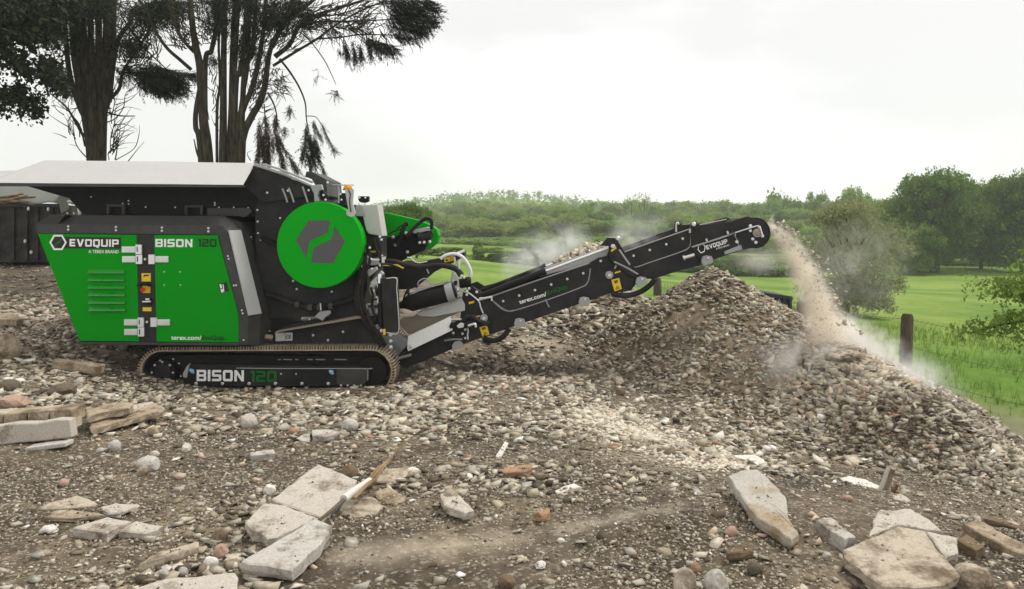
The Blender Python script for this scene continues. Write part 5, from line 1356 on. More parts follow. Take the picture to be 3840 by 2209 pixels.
YT2 = 15.2; k2_ = 1 / 2.206 / FPX * YT2
conifer('conifer_tree', 'tall conifer with fanned bare stems and hanging fronds behind the hopper', 'tree', tr, YT2,
    [(560, 50, 900, 420, 120, 55, 170), (80, 0, 260, 380, 60, 110, 130), (500, 500, 660, 1000, 50, 50, 140), (850, 40, 1500, 250, 110, 20, 190), (180, 480, 280, 1150, 12, 90, 130), (1100, 150, 1700, 320, 50, -70, 120), (690, 560, 830, 780, 22, -40, 90), (-120, 100, 40, 420, 60, 120, 150)],
    [([(180, 1350), (140, 1000), (120, 700), (105, 520), (60, 300), (20, -70)], 58 * k2_, 34 * k2_), ([(150, 640), (205, 420), (245, 200), (250, -70)], 30 * k2_, 24 * k2_), ([(115, 1250), (75, 1050), (80, 880), (110, 700)], 36 * k2_, 22 * k2_),
     ([(300, 1350), (303, 1000), (305, 600), (310, 280), (325, -70)], 46 * k2_, 28 * k2_), ([(372, 1350), (380, 950), (395, 550), (430, -70)], 34 * k2_, 30 * k2_), ([(345, 1350), (362, 900), (372, 450), (395, -70)], 26 * k2_, 20 * k2_), ([(250, 1000), (275, 700), (265, 350), (280, -70)], 16 * k2_, 14 * k2_), ([(420, 1300), (445, 900), (500, 600), (520, 250), (540, -70)], 22 * k2_, 18 * k2_),
     ([(450, 1350), (470, 1120), (540, 960), (610, 840), (650, 690), (670, 520), (700, 390), (790, 220), (900, -60)], 44 * k2_, 24 * k2_), ([(430, 1100), (470, 900), (540, 730), (600, 480), (640, 200), (660, -60)], 36 * k2_, 24 * k2_), ([(400, 800), (440, 600), (480, 350), (500, -60)], 34 * k2_, 30 * k2_), ([(470, 700), (540, 450), (560, 200), (570, -60)], 30 * k2_, 26 * k2_)],
    [([(715, 545), (900, 430), (1090, 315), (1230, 210), (1440, 90), (1660, 0)], 13 * k2_, 6 * k2_), ([(730, 470), (850, 370), (930, 220), (1060, 130), (1250, 70), (1560, -30)], 22 * k2_, 9 * k2_), ([(1080, 322), (1280, 308), (1450, 285), (1720, 290), (1860, 270)], 8 * k2_, 3 * k2_),
     ([(770, 488), (850, 590), (930, 720), (980, 850), (990, 980), (1010, 1100)], 10 * k2_, 4 * k2_), ([(960, 280), (1040, 360), (1140, 500), (1195, 610), (1235, 700)], 6 * k2_, 2.5 * k2_), ([(670, 765), (720, 860), (745, 960), (740, 1080)], 8 * k2_, 4 * k2_), ([(640, 860), (650, 1000), (655, 1150)], 6 * k2_, 3 * k2_),
     ([(35, 575), (-50, 500), (-170, 390), (-280, 220), (-340, 70), (-430, -40)], 16 * k2_, 11 * k2_), ([(60, 430), (-30, 330), (-90, 200), (-130, -30)], 16 * k2_, 10 * k2_), ([(800, 180), (1000, 40), (1100, -50)], 20 * k2_, 12 * k2_), ([(900, 240), (1100, 180), (1400, 175), (1720, 160), (1980, 150)], 10 * k2_, 3 * k2_), ([(1000, 140), (1250, 120), (1500, 50), (1800, 20)], 9 * k2_, 3 * k2_),
     ([(990, 960), (1070, 970), (1130, 1060), (1200, 1200)], 4 * k2_, 2 * k2_), ([(700, 600), (790, 690), (790, 780)], 4 * k2_, 2 * k2_)],
    [([(120, 1335), (85, 1260), (60, 1150)], .03, .01), ([(220, 930), (270, 895)], .008, .006), ([(210, 800), (240, 680), (250, 560)], .008, .004), ([(530, 1330), (500, 1270), (540, 1245)], .01, .004), ([(550, 380), (500, 600), (440, 830)], .008, .004)],
    [(NEEDLE, 1000, 140, 80, 50, 90, (.3, -.5), SP, .42), (NEEDLE, 850, 40, 150, 70, 130, (.3, -.4), SP, .42), (NEEDLE, 420, 20, 420, 90, 420, (0, -.5), SP, .45), (NEEDLE, 250, 170, 200, 130, 150, (0, -.6), SP, .4), (NEEDLE, 700, 130, 160, 120, 200, (.2, -.6), SP, .42), (NEEDLE, 440, 330, 120, 160, 130, (0, -.8), SP, .38), (NEEDLE, 530, 180, 110, 110, 100, (0, -.7), SP, .42),
     (NEEDLE, 220, 480, 36, 56, 40, (0, -1), SP, .3), (NEEDLE, 600, 420, 60, 150, 60, (.1, -.8), SP, .34), (NEEDLE, 1238, 770, 14, 26, 22, (0, -1), SP, .26), (NEEDLE, 1080, 580, 36, 100, 24, (0, -1), SP, .24), (NEEDLE, 855, 920, 12, 56, 26, (0, -1), SP, .26),
     (NEEDLE, 805, 1070, 14, 36, 22, (0, -1), SP, .26), (NEEDLE, 880, 1110, 26, 46, 22, (.3, -1), SP, .24), (NEEDLE, 780, 680, 40, 70, 26, (0, -1), SP, .22), (NEEDLE, 690, 900, 30, 40, 16, (0, -1), SP, .22)], (300, 1350),
    [(NEEDLE, (1560, -20), (2010, 0), 150, 60, .45), (NEEDLE, (1640, 20), (2040, 60), 150, 60, .42), (NEEDLE, (1680, 70), (2050, 130), 160, 50, .40), (NEEDLE, (1660, 110), (2020, 170), 140, 45, .38), (NEEDLE, (1640, 160), (1990, 215), 120, 45, .36), (NEEDLE, (1690, 210), (1985, 270), 110, 40, .34), (NEEDLE, (1700, 270), (1900, 310), 80, 40, .34),
     (NEEDLE, (1440, 285), (1720, 390), 120, 60, .38), (NEEDLE, (1480, 310), (1660, 420), 70, 40, .34), (NEEDLE, (1300, 310), (1340, 470), 50, 40, .34), (NEEDLE, (1370, 320), (1400, 490), 45, 40, .32), (NEEDLE, (1430, 330), (1450, 470), 40, 40, .32), (NEEDLE, (1500, 330), (1530, 460), 34, 30, .3), (NEEDLE, (1250, 390), (1280, 440), 10, 20, .26),
     (NEEDLE, (1000, 190), (1500, 240), 60, 50, .26), (NEEDLE, (1100, 200), (1220, 260), 26, 30, .28), (NEEDLE, (930, 240), (1040, 310), 26, 50, .28),
     (NEEDLE, (1000, 1000), (965, 1290), 70, 40, .34), (NEEDLE, (1010, 1080), (1050, 1330), 90, 40, .36), (NEEDLE, (1030, 1150), (1145, 1430), 70, 30, .3), (NEEDLE, (1040, 985), (1115, 1140), 40, 20, .26), (NEEDLE, (1100, 1000), (1225, 1245), 50, 20, .26), (NEEDLE, (990, 1240), (1030, 1390), 36, 24, .3), (NEEDLE, (1050, 1100), (1090, 1260), 50, 30, .32),
     (DRY, (610, 960), (585, 1340), 90, 40, .34), (DRY, (650, 930), (685, 1350), 110, 40, .34), (DRY, (630, 1100), (650, 1340), 80, 40, .34), (DRY, (735, 930), (745, 1180), 60, 30, .32), (DRY, (745, 1080), (805, 1385), 100, 40, .34), (DRY, (770, 1150), (915, 1405), 70, 30, .3), (DRY, (690, 1080), (720, 1200), 24, 30, .3)])

# broad-leaved tree standing out of frame at the left; its leafy boughs reach in
bt = P(-420, 560, 14.2)
root = empty('broadleaf_tree', (bt.x, 14.2, .6), 'dark leafy boughs of a broad-leaved tree reaching in at the upper left', 'tree'); rt = Vector(root.location)
mb = MB(); limb(mb, [bt + Vector((0, 0, -2)), bt, P(-380, 200, 14.2), P(-350, -300, 14.2)], .3, .16, 10); mb.build('trunk', BARK2, root)
for pts in ([(-380, 200), (-150, 230), (60, 245), (150, 262)], [(-390, 300), (-180, 330), (20, 360), (150, 410)], [(-370, 60), (-120, 70), (80, 90), (210, 150)], [(-360, -60), (-80, -40), (100, 20), (230, 60)]):
    mb = MB(); limb(mb, [P(u, v, 14.2) for u, v in pts], .05, .008, 6); mb.build('branch', BARK2, root)
pos, s = [], []
for cx, cy, rx, ry, n in ((40, 380, 130, 50, 210), (130, 420, 60, 25, 50), (60, 340, 80, 25, 70), (110, 250, 130, 55, 240), (200, 290, 60, 60, 130), (70, 120, 200, 80, 560), (60, 20, 240, 70, 700), (-120, 200, 150, 250, 500), (180, 60, 80, 100, 200), (30, 190, 130, 40, 150), (235, 340, 25, 30, 30)):
    for i in range(n):
        a, q = random.random() * 6.283, math.sqrt(random.random()) * random.uniform(.4, 1.25); x_, y_ = cx + rx * q * math.cos(a), cy + ry * q * math.sin(a)
        if fbm(np.array([x_ / 42.0]), np.array([y_ / 26.0]), 1.0, 3, 29)[0] < -.03 + .12 * (q - .7): continue
        pos.append(P(x_, y_, 14.2 + random.gauss(0, .5))); s.append(.15 + .11 * random.random())
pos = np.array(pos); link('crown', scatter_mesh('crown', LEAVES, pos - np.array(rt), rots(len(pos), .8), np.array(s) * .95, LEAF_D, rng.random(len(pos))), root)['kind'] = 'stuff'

# --- trees, hedges and woods across the valley
def crown_mesh(seed, n, lobes, mat, cs, gap=0.0, w=1.0, h=1.0, base=.28, lo=.1, kmin=.12):
    """uneven crown, about one unit high: leaf clumps on and in many lobes, with holes between them"""
    r = np.random.default_rng(seed); pos = []
    L_ = []
    for i in range(lobes):
        a = r.random() * 6.283; q = math.sqrt(r.random()) * .34 * w; z = base + (1 - base) * (lo + (.88 - lo) * r.random())
        k = max(kmin, 1 - abs(z - .58) * 1.1)
        L_.append((np.array([q * math.cos(a) * (0.4 + k), q * math.sin(a) * (0.4 + k), z * h]), .11 + .13 * r.random()))
    for c, rad in L_:
        m = n // lobes; d = r.normal(size=(m, 3)); d /= np.linalg.norm(d, axis=1)[:, None]
        d[:, 2] = np.where(d[:, 2] < -.3, -d[:, 2] * .5, d[:, 2])
        pos.append(c + d * rad * (.55 + .5 * r.random((m, 1))) * np.array([1.25, 1.25, .8]))
    pos = np.concatenate(pos); k = len(pos)
    return scatter_mesh('crown', CLUMPS, pos, rots(k, .8), cs * (.6 + .8 * r.random(k)), mat, np.clip(.5 + .28 * r.normal(size=k), 0, 1))
def trunk_mesh(seed, r0=.03, top=.6, n=5, mat=BARK2, spread=.22):
    r = random.Random(seed); mb = MB()
    limb(mb, [(0, 0, -.04), (.01, 0, .2), (r.uniform(-.03, .03), r.uniform(-.03, .03), top)], r0, r0 * .45, 7, 3)
    for i in range(n):
        a = r.uniform(0, 6.283); z = r.uniform(.18, .45)
        limb(mb, [(0, 0, z), (math.cos(a) * spread * .5, math.sin(a) * spread * .5, z + .18), (math.cos(a) * spread, math.sin(a) * spread, z + .38)], r0 * .45, r0 * .1, 5, 3)
    o = mb.build('trunk', mat); me = o.data; bpy.data.objects.remove(o); return me
TRUNKS = [trunk_mesh(i) for i in range(3)]
BARE = [trunk_mesh(20 + i, .022, .9, 22, spread=.26) for i in range(2)]
CR = {'oak': [crown_mesh(i, 6500, 60, LEAF_B, .078, w=1.02, base=.06, lo=.04, kmin=.3) for i in range(4)],
      'mid': [crown_mesh(10 + i, 1500, 28, LEAF_M, .12, w=1.15, base=.12) for i in range(4)],
      'olive': [crown_mesh(20 + i, 1500, 26, LEAF_O, .12, w=1.2, base=.10) for i in range(3)],
      'willow': [crown_mesh(30 + i, 5600, 80, LEAF_P, .055, w=1.05, base=.0, lo=-.02, kmin=.75) for i in range(1)],
      'far': [crown_mesh(40 + i, 420, 18, LEAF_M, .23, w=1.3, base=.05) for i in range(4)],
      'bush': [crown_mesh(80 + i, 1100, 26, LEAF_M if i % 2 else LEAF_B, .13, w=1.2, base=.0, lo=-.05, kmin=.8) for i in range(4)],
      'thin': [crown_mesh(60 + i, 150, 20, LEAF_M, .075, w=1.1, base=.5) for i in range(2)]}
def tree(kind, x, y, zb, h, wid, label, cat='tree', group=None, bare=False, name=None, stout=1.0):
    o = bpy.data.objects.new(name or ('hedge_bush' if cat == 'bush' else 'field_tree'), None); COL.objects.link(o)
    o.location = (x, y, zb); tag(o, label, cat, group)
    if cat == 'bush': kind = 'bush'
    ms = CR[kind]; c = link('crown', ms[rng.integers(0, len(ms))], o); t = link('trunk', (BARE if bare else TRUNKS)[rng.integers(0, 2)], o)
    az = rng.random() * 6.28
    c.rotation_euler[2] = az; t.rotation_euler[2] = az
    c.scale = (wid, wid, h); t.scale = (h * .8 * stout, h * .8 * stout, h * (.6 if cat == 'bush' else 1))
    return o
def zf(x, y): return float(field_z(np.array([[x]]), np.array([[y]]))[0, 0])
def tree_px(kind, u, v_top, Y, wpx, label, vb=None, **k):
    """a tree standing on the field at distance Y whose tip and width were measured in d-units"""
    p = P(*dd(u, v_top), Y); zb = zf(p.x, Y) if vb is None else P(*dd(u, vb), Y).z
    return tree(kind, p.x, Y, zb, (p.z - zb) * 1.02, wpx / 1970 * Y, label, **k)
# the tall dark oaks at the right
tree_px('oak', 2310, 436, 80, 185, 'large dark green oak, its trunk nearest the gap with bright grass', group=None, stout=2.2)
tree_px('oak', 2425, 452, 86, 150, 'dark spreading oak in the middle of the tall wood at the right')
tree_px('oak', 2525, 440, 80, 170, 'tall dark oak cut off by the right edge of the view')
tree_px('oak', 2218, 497, 84, 120, 'lower rounded oak at the left end of the tall dark wood')
tree_px('oak', 2378, 478, 98, 150, 'dark oak standing behind the two tallest oaks')
tree_px('oak', 2480, 478, 104, 150, 'shaded oak seen low between the tall trunks at the right', vb=660)
tree_px('mid', 2270, 560, 76, 90, 'light green leafy shoots at the foot of the dark oak', cat='bush', vb=668)
for i, (u, vt, Y, w) in enumerate([(2190, 540, 95, 110), (2140, 500, 110, 110), (2090, 535, 95, 120), (2040, 560, 92, 100), (2160, 590, 82, 110)]):
    tree_px('mid', u, vt, Y, w, 'mid green tree in the belt between the pale willow and the oaks', group='trees between the willow and the oaks')
tree_px('mid', 2117, 468, 150, 62, 'small round-topped tree standing above the belt left of the oaks', vb=600)
tree_px('mid', 2018, 478, 170, 44, 'slim tree with an open top on the skyline right of the conveyor head', vb=600)
tree_px('far', 1920, 482, 190, 56, 'hazy bushy tree on the skyline just above the conveyor head', vb=600)
tree_px('far', 1962, 492, 190, 40, 'hazy narrow tree beside the bushy one above the conveyor head', vb=600)
# the pale willow behind the dust
tree_px('willow', 2095, 500, 25, 250, 'pale grey-green willow bush standing in the meadow behind the falling dust', name='willow_tree', bare=True)
# hedge along the meadow, seen under the head of the conveyor
for i, u in enumerate(range(1660, 2000, 42)):
    tree_px('mid', u, 632 + (i * 7) % 13, 74, 78, 'dark bush of the hedge below the head of the conveyor', cat='bush', group='bushes of the hedge under the conveyor head')
for i, u in enumerate(range(2330, 2540, 40)):
    tree_px('oak', u, 640 + (i * 5) % 9, 92, 60, 'low dark bush in the shade beneath the oaks', cat='bush', group='bushes in the shade under the oaks')
# hedges and bushes of the valley at the left and middle
for u, vt, Y, w in [(1130, 610, 62, 50), (1205, 612, 60, 80), (1180, 596, 61, 26), (1085, 612, 62, 60), (1240, 622, 59, 50), (1290, 618, 60, 70), (1345, 600, 58, 90), (1400, 590, 60, 110), (1470, 585, 62, 110), (1540, 590, 62, 110), (1610, 600, 64, 100), (1040, 615, 62, 60)]:
    tree_px('mid', u, vt, Y, w, 'green bush of the field hedge seen between crusher and conveyor', cat='bush', group='bushes of the field hedge behind the conveyor')
tree_px('olive', 1390, 650, 42, 46, 'small pale green bush in the meadow left of the conveyor', cat='bush')
tree_px('oak', 985, 494, 48, 120, 'leafy tree with twiggy top showing behind the green belt guard', vb=640)
tree_px('oak', 1030, 505, 52, 76, 'shorter leafy tree at the right of the one behind the belt guard', vb=640)
i = 0
for v, Y, hh, sp, kd in [(592, 130, 58, 60, 'olive'), (572, 160, 58, 46, 'mid'), (548, 215, 48, 40, 'olive'), (532, 280, 34, 34, 'far'), (606, 112, 22, 110, 'mid')]:
    u = 1020 + (i * 17) % 30
    while u < 2250:
        r_ = random.random()
        kk = kd if r_ < .6 else ('mid' if r_ < .85 else 'olive')
        if kd == 'far': kk = 'far'
        dip = 14 if 1020 < u < 1100 else 0
        tree_px(kk, u, v - hh * random.uniform(.65, 1.05) + dip, Y + random.uniform(-12, 12), sp * random.uniform(1.2, 1.9), ('%s tree in the %s row of the woods across the valley' % ({'olive': 'pale olive', 'mid': 'leafy green', 'far': 'hazy small'}[kk], ['second', 'third', 'fourth', 'farthest', 'nearest'][i])), vb=v + 25, group='trees of the woods across the valley')
        u += sp * random.uniform(.7, 1.1)
    i += 1
for u, vt, w in [(1185, 497, 52), (1215, 491, 60), (1245, 497, 50), (1200, 500, 60), (1232, 501, 50), (1275, 503, 34), (1300, 500, 40), (1262, 505, 36), (1330, 503, 30), (1360, 507, 30), (1385, 508, 26), (1412, 506, 28), (1440, 507, 26), (1500, 500, 46), (1530, 506, 40), (1560, 512, 40), (1470, 506, 28), (1160, 520, 40), (1120, 524, 40), (1090, 530, 40), (1640, 528, 50), (1690, 522, 60), (1750, 512, 66), (1800, 508, 60), (1850, 505, 60), (1890, 510, 50), (1600, 524, 40)]:
    tree_px('far', u, vt, 460, w * 1.15, 'small hazy tree on the far ridge against the sky', vb=548, group='trees on the far ridge')
for u, vt in ((1560, 487), (1590, 482)):
    tree_px('thin', u, vt, 170, 42, 'thin bare-branched tree standing up from the far wood' if u < 1570 else 'bare-branched tree just right of the other thin tree on the skyline', vb=600, bare=True)
# far wood filling the valley side
n = 5200
Yw = rng.uniform(230, 560, n); Xw = rng.uniform(-.75, .75, n) * Yw
hw = np.array(field_z(Xw[:, None], Yw[:, None]))[:, 0]
pos = np.stack([Xw, Yw, hw + rng.uniform(0, 5.0, n)], -1)
link('far_wood', scatter_mesh('far_wood', CLUMPS, pos, rots(n, .7), 4.0 * (.6 + .6 * rng.random(n)), LEAF_M, rng.random(n)))['kind'] = 'stuff'

# leafy boughs of a near tree at the right edge
rb = P(4150, 1000, 9.0)
root = empty('oak_tree', (rb.x, 9.0, -1.2), 'near oak outside the frame whose leafy boughs droop in at the right edge', 'tree'); rt = Vector(root.location)
mb = MB(); limb(mb, [(rb.x, 9, -1.3), (rb.x, 9, .6), (rb.x + .1, 9, 2.4), (rb.x + .3, 9, 4.2)], .2, .09, 9); mb.build('trunk', BARK2, root)
ROOT4 = lambda x, y: (2862 + x / 2.08, 600 + y / 2.08)
bl_ = [[(2800, 600), (2300, 930), (2060, 960), (1790, 950)], [(2700, 900), (2300, 1020), (2000, 1040), (1830, 1070)], [(2700, 1050), (2250, 1180), (1990, 1260), (1780, 1300), (1600, 1360)], [(2700, 1250), (2300, 1360), (2080, 1400)], [(2700, 700), (2300, 760), (2100, 830)]]
pos, s = [], []
for pts in bl_:
    p = [P(*ROOT4(*q), 9.0 + .1 * k) for k, q in enumerate(pts)]; mb = MB(); pp_ = limb(mb, p, .03, .004, 5, 8); mb.build('branch', BARK2, root)
    for q in pp_[3:-1]:
        for k in range(6):
            pos.append(q + Vector((random.gauss(0, .14), random.gauss(0, .22), random.gauss(-.01, .06)))); s.append(.08 + .05 * random.random())
for cx, cy, rx, ry, n in ((2140, 930, 110, 35, 34), (2060, 1040, 130, 45, 40), (2130, 1110, 70, 40, 22), (2010, 1230, 150, 35, 36), (2130, 1390, 60, 40, 20), (1870, 950, 70, 16, 12), (1860, 1240, 70, 16, 12), (2140, 800, 50, 40, 18)):
    for i in range(n):
        a, q = random.random() * 6.283, math.sqrt(random.random()); pos.append(P(*ROOT4(cx + rx * q * math.cos(a), cy + ry * q * math.sin(a)), 9.1 + random.gauss(0, .25))); s.append(.08 + .05 * random.random())
pos = np.array(pos); link('crown', scatter_mesh('crown', LEAVES, pos - np.array(rt), rots(len(pos), .6), np.array(s), LEAF_B, rng.random(len(pos))), root)['kind'] = 'stuff'

# ---------------------------------------------------------------- meadow edge: fence, tank, grass
WOOD = bark('weathered_post', (0.045, 0.036, 0.026), (0.13, 0.10, 0.07), (5, 5, .6))
WIRE = paint('rusty_wire', (0.09, 0.07, 0.055), 0.7, dust=.1)
fence = empty('wire_fence', tuple(P(3390, 1380, 11.8)), 'wooden post and barbed wire fence between the rubble and the meadow', 'fence')
posts = []
for u, vt, Y, w, lean in ((3403, 1177, 11.8, 46, -.05), (3012, 1130, 15.0, 50, .0), (2465, 1042, 27.0, 30, 0), (4000, 1260, 9.8, 80, .03)):
    t = P(u, vt, Y); zb = float(F(np.array([t.x]), np.array([Y]))[0]) - .2; r = w / 2 / FPX * Y
    m = MB(); b_ = Vector((t.x + lean, Y, zb)); m.tube([b_, b_.lerp(t, .5), b_.lerp(t, .96), t], [r * 1.05, r, r * .95, r * .7], 10); m.build('fence_post', WOOD, fence); posts.append((t, b_))
order = [2, 1, 0, 3]
for fr in (.06, .36, .66):
    for a, b in zip(order[:-1], order[1:]):
        A = posts[a][0].lerp(posts[a][1], fr); B = posts[b][0].lerp(posts[b][1], fr); mid = (A + B) / 2 - Vector((0, 0, .05))
        m = MB(); p = smooth_path([A, mid, B], 14); m.tube(p, .0026, 4)
        for k in range(1, len(p) - 1):
            d = Vector((.02, random.uniform(-.02, .02), .03)); m.tube([p[k] - d, p[k] + d], .002, 3)
        m.build('barbed_wire', WIRE, fence)
mesh = MB(); A, B = posts[2], posts[1]
for k in range(1, 60):
    t = k / 60; x = A[0].lerp(B[0], t); y = A[1].lerp(B[1], t); mesh.tube([x.lerp(y, .1), x.lerp(y, .95)], .005, 3)
mesh.build('wire_mesh', WIRE, fence, kind='stuff')

# ribbed dark container behind the tall heap
TANKM = paint('dark_blue_plastic', (0.028, 0.034, 0.045), .5, dust=.1)
YK = 14.4; a, b = P(2790, 1090, YK), P(2962, 1118, YK); zb = -.75
tank = empty('ribbed_container', ((a.x + b.x) / 2, YK, zb), 'dark ribbed plastic container half hidden behind the tall heap', 'container')
m = MB(); m.solid([Vector((a.x, YK, a.z)), Vector((b.x, YK, b.z)), Vector((b.x, YK, zb)), Vector((a.x, YK, zb))], [Vector((a.x, YK + .9, a.z)), Vector((b.x, YK + .9, b.z)), Vector((b.x, YK + .9, zb)), Vector((a.x, YK + .9, zb))]); m.build('tank_body', TANKM, tank, bevel=.02)
for k in range(8):
    t = k / 7; p = a.lerp(b, t); m = MB(); m.solid([Vector((p.x - .022, YK - .05, p.z - .03)), Vector((p.x + .022, YK - .05, p.z - .03)), Vector((p.x + .022, YK - .05, zb)), Vector((p.x - .022, YK - .05, zb))], [Vector((p.x - .03, YK, p.z - .03)), Vector((p.x + .03, YK, p.z - .03)), Vector((p.x + .03, YK, zb)), Vector((p.x - .03, YK, zb))]); m.build('rib', TANKM, tank)
m = MB(); m.solid([Vector((a.x - .03, YK - .06, a.z + .03)), Vector((b.x + .03, YK - .06, b.z + .03)), Vector((b.x + .03, YK - .06, b.z - .03)), Vector((a.x - .03, YK - .06, a.z - .03))], [Vector((a.x - .03, YK + .93, a.z + .03)), Vector((b.x + .03, YK + .93, b.z + .03)), Vector((b.x + .03, YK + .93, b.z - .03)), Vector((a.x - .03, YK + .93, a.z - .03))]); m.build('tank_rim', TANKM, tank)

def blades(seed):
    r = np.random.default_rng(seed); v, f = [], []
    for i in range(6):
        a = r.random() * 6.28; p = r.normal(size=3) * np.array([.05, .05, 0]); h = .5 + .6 * r.random(); d = np.array([math.cos(a), math.sin(a), 0]); w = np.array([-d[1], d[0], 0]) * .012
        q = p + d * h * .2 + np.array([0, 0, h * .6]); e = p + d * h * .5 + np.array([0, 0, h]); b = len(v); v += [p - w, p + w, q + w * .7, q - w * .7, e, e]; f += [[b, b + 1, b + 2, b + 3], [b + 3, b + 2, b + 4, b + 5]]
    return np.array(v), np.array(f)
BL = [blades(i) for i in range(5)]
GRASS = leafy('long_grass', (0.08, 0.17, 0.02), (0.17, 0.26, 0.05), .3)
n = 9000
Yg = 8.6 + 12 * rng.random(n) ** 1.3; Xg = rng.uniform(2.5, 14, n); ok = (np.abs(Xg) < .72 * Yg + 1) & (Xg > 3.0)
barev = np.exp(-((Xg - 5.2) / 1.5) ** 2 - ((Yg - 9.2) / 2.0) ** 2); ok &= (rng.random(n) > barev * 1.6) & (Yg > 9.3) & (rng.random(n) < np.clip(.5 + 2.5 * fbm(Xg, Yg, .8, 3, 4), .05, 1))
Xg, Yg = Xg[ok], Yg[ok]; zg = fz(Xg[:, None], Yg[:, None])[:, 0]; n = len(Xg)
sg = np.stack([.16 + .1 * rng.random(n), .16 + .1 * rng.random(n), .10 + .14 * rng.random(n)], -1)
link('long_grass', scatter_mesh('long_grass', BL, np.stack([Xg, Yg, zg - .01], -1), rots(n, .15), sg, GRASS, rng.random(n)))['kind'] = 'stuff'

# ---------------------------------------------------------------- yard at the left: skip, tarpaulin, waste wood
SKIP = paint('black_skip_steel', (0.022, 0.022, 0.023), .6, dust=.25)
TARP = paint('grey_green_tarpaulin', (0.15, 0.165, 0.145), .7, dust=.2, bump=.4)
YS = 17.0
sk = empty('waste_skip', tuple(P(40, 960, YS)), 'black steel skip at the left edge behind the engine box', 'skip')
m = MB(); m.prism([(-260, 765), (225, 768), (218, 985), (-260, 985)], YS, YS + 2.2); m.build('skip_body', SKIP, sk, bevel=.02)
for x in (-180, -100, -20, 45, 95, 135, 190):
    m = MB(); m.prism([(x - 7, 780), (x + 7, 780), (x + 7, 975), (x - 7, 975)], YS - .06, YS); m.build('rib', SKIP, sk)
m = MB(); m.prism([(-262, 760), (228, 764), (228, 776), (-262, 776)], YS - .08, YS + .02); m.build('rim', SKIP, sk)
for x, y in ((108, 783), (182, 785), (118, 946), (95, 905)): bolt_o = link('lug', BOLT, sk, P(x, y, YS - .07) - Vector(sk.location)); bolt_o.scale = (.06, .06, .09)
ta = MB(); nx_, ny_ = 26, 8
def tarp_pt(i, j):
    t, q = i / (nx_ - 1), j / (ny_ - 1); u = -260 + 500 * t; v = 672 + 15 * t + q * (88 - 10 * t) + 5 * math.sin(t * 23 + q * 3) * q
    return P(u, v, YS + 1.2 - 1.25 * q + .05 * math.sin(t * 31))
ta.add([tarp_pt(i, j) for j in range(ny_) for i in range(nx_)], [[j * nx_ + i, j * nx_ + i + 1, (j + 1) * nx_ + i + 1, (j + 1) * nx_ + i] for j in range(ny_ - 1) for i in range(nx_ - 1)], True)
o = ta.build('tarpaulin', TARP, None, origin=P(0, 740, YS + .5)); tag(o, 'grey-green tarpaulin stretched over the black skip', 'tarpaulin'); sm_ = o.modifiers.new('thickness', 'SOLIDIFY'); sm_.thickness = .01
m = MB(); m.solid([P(u, v, YS - .6) for u, v in M_(c1, [(612, 560), (640, 500), (720, 480), (722, 690), (640, 735)])], [P(u, v, YS + .3) for u, v in M_(c1, [(612, 560), (640, 500), (720, 480), (722, 690), (640, 735)])])
o = m.build('folded_tarpaulin', TARP, None, origin=P(*c1(680, 700), YS - .3), bevel=.03); tag(o, 'bundled grey-green sheet hanging at the right end of the skip', 'tarpaulin')
m = MB(); m.solid([P(u, v, YS - .3) for u, v in M_(c1, [(738, 482), (800, 490), (885, 555), (888, 600), (860, 625), (742, 640)])], [P(u, v, YS + .5) for u, v in M_(c1, [(738, 482), (800, 490), (885, 555), (888, 600), (860, 625), (742, 640)])])
o = m.build('covered_drum', TARP, None, origin=P(*c1(800, 640), YS), bevel=.06); tag(o, 'rounded grey-green hood just above the canopy at the left', 'hood')
OLDW = bark('broken_timber', (0.10, 0.06, 0.035), (0.36, 0.24, 0.14), (1, 6, 6))
for i in range(16):
    u = random.uniform(-30, 100); v = random.uniform(733, 768); a = random.uniform(-.35, .5); l_ = random.uniform(.35, .8)
    p = P(u, v, YS - .12 + random.uniform(-.05, .3)); d = Vector((math.cos(a), random.uniform(-.3, .3), math.sin(a) * .5)) * l_
    m = MB(); m.tube([p - d / 2, p + d / 2], random.uniform(.015, .03), 4); o = m.build('waste_timber', OLDW, None, origin=p); tag(o, 'splintered brown wood piled on the black skip at the left edge', 'timber', 'waste wood on the skip')

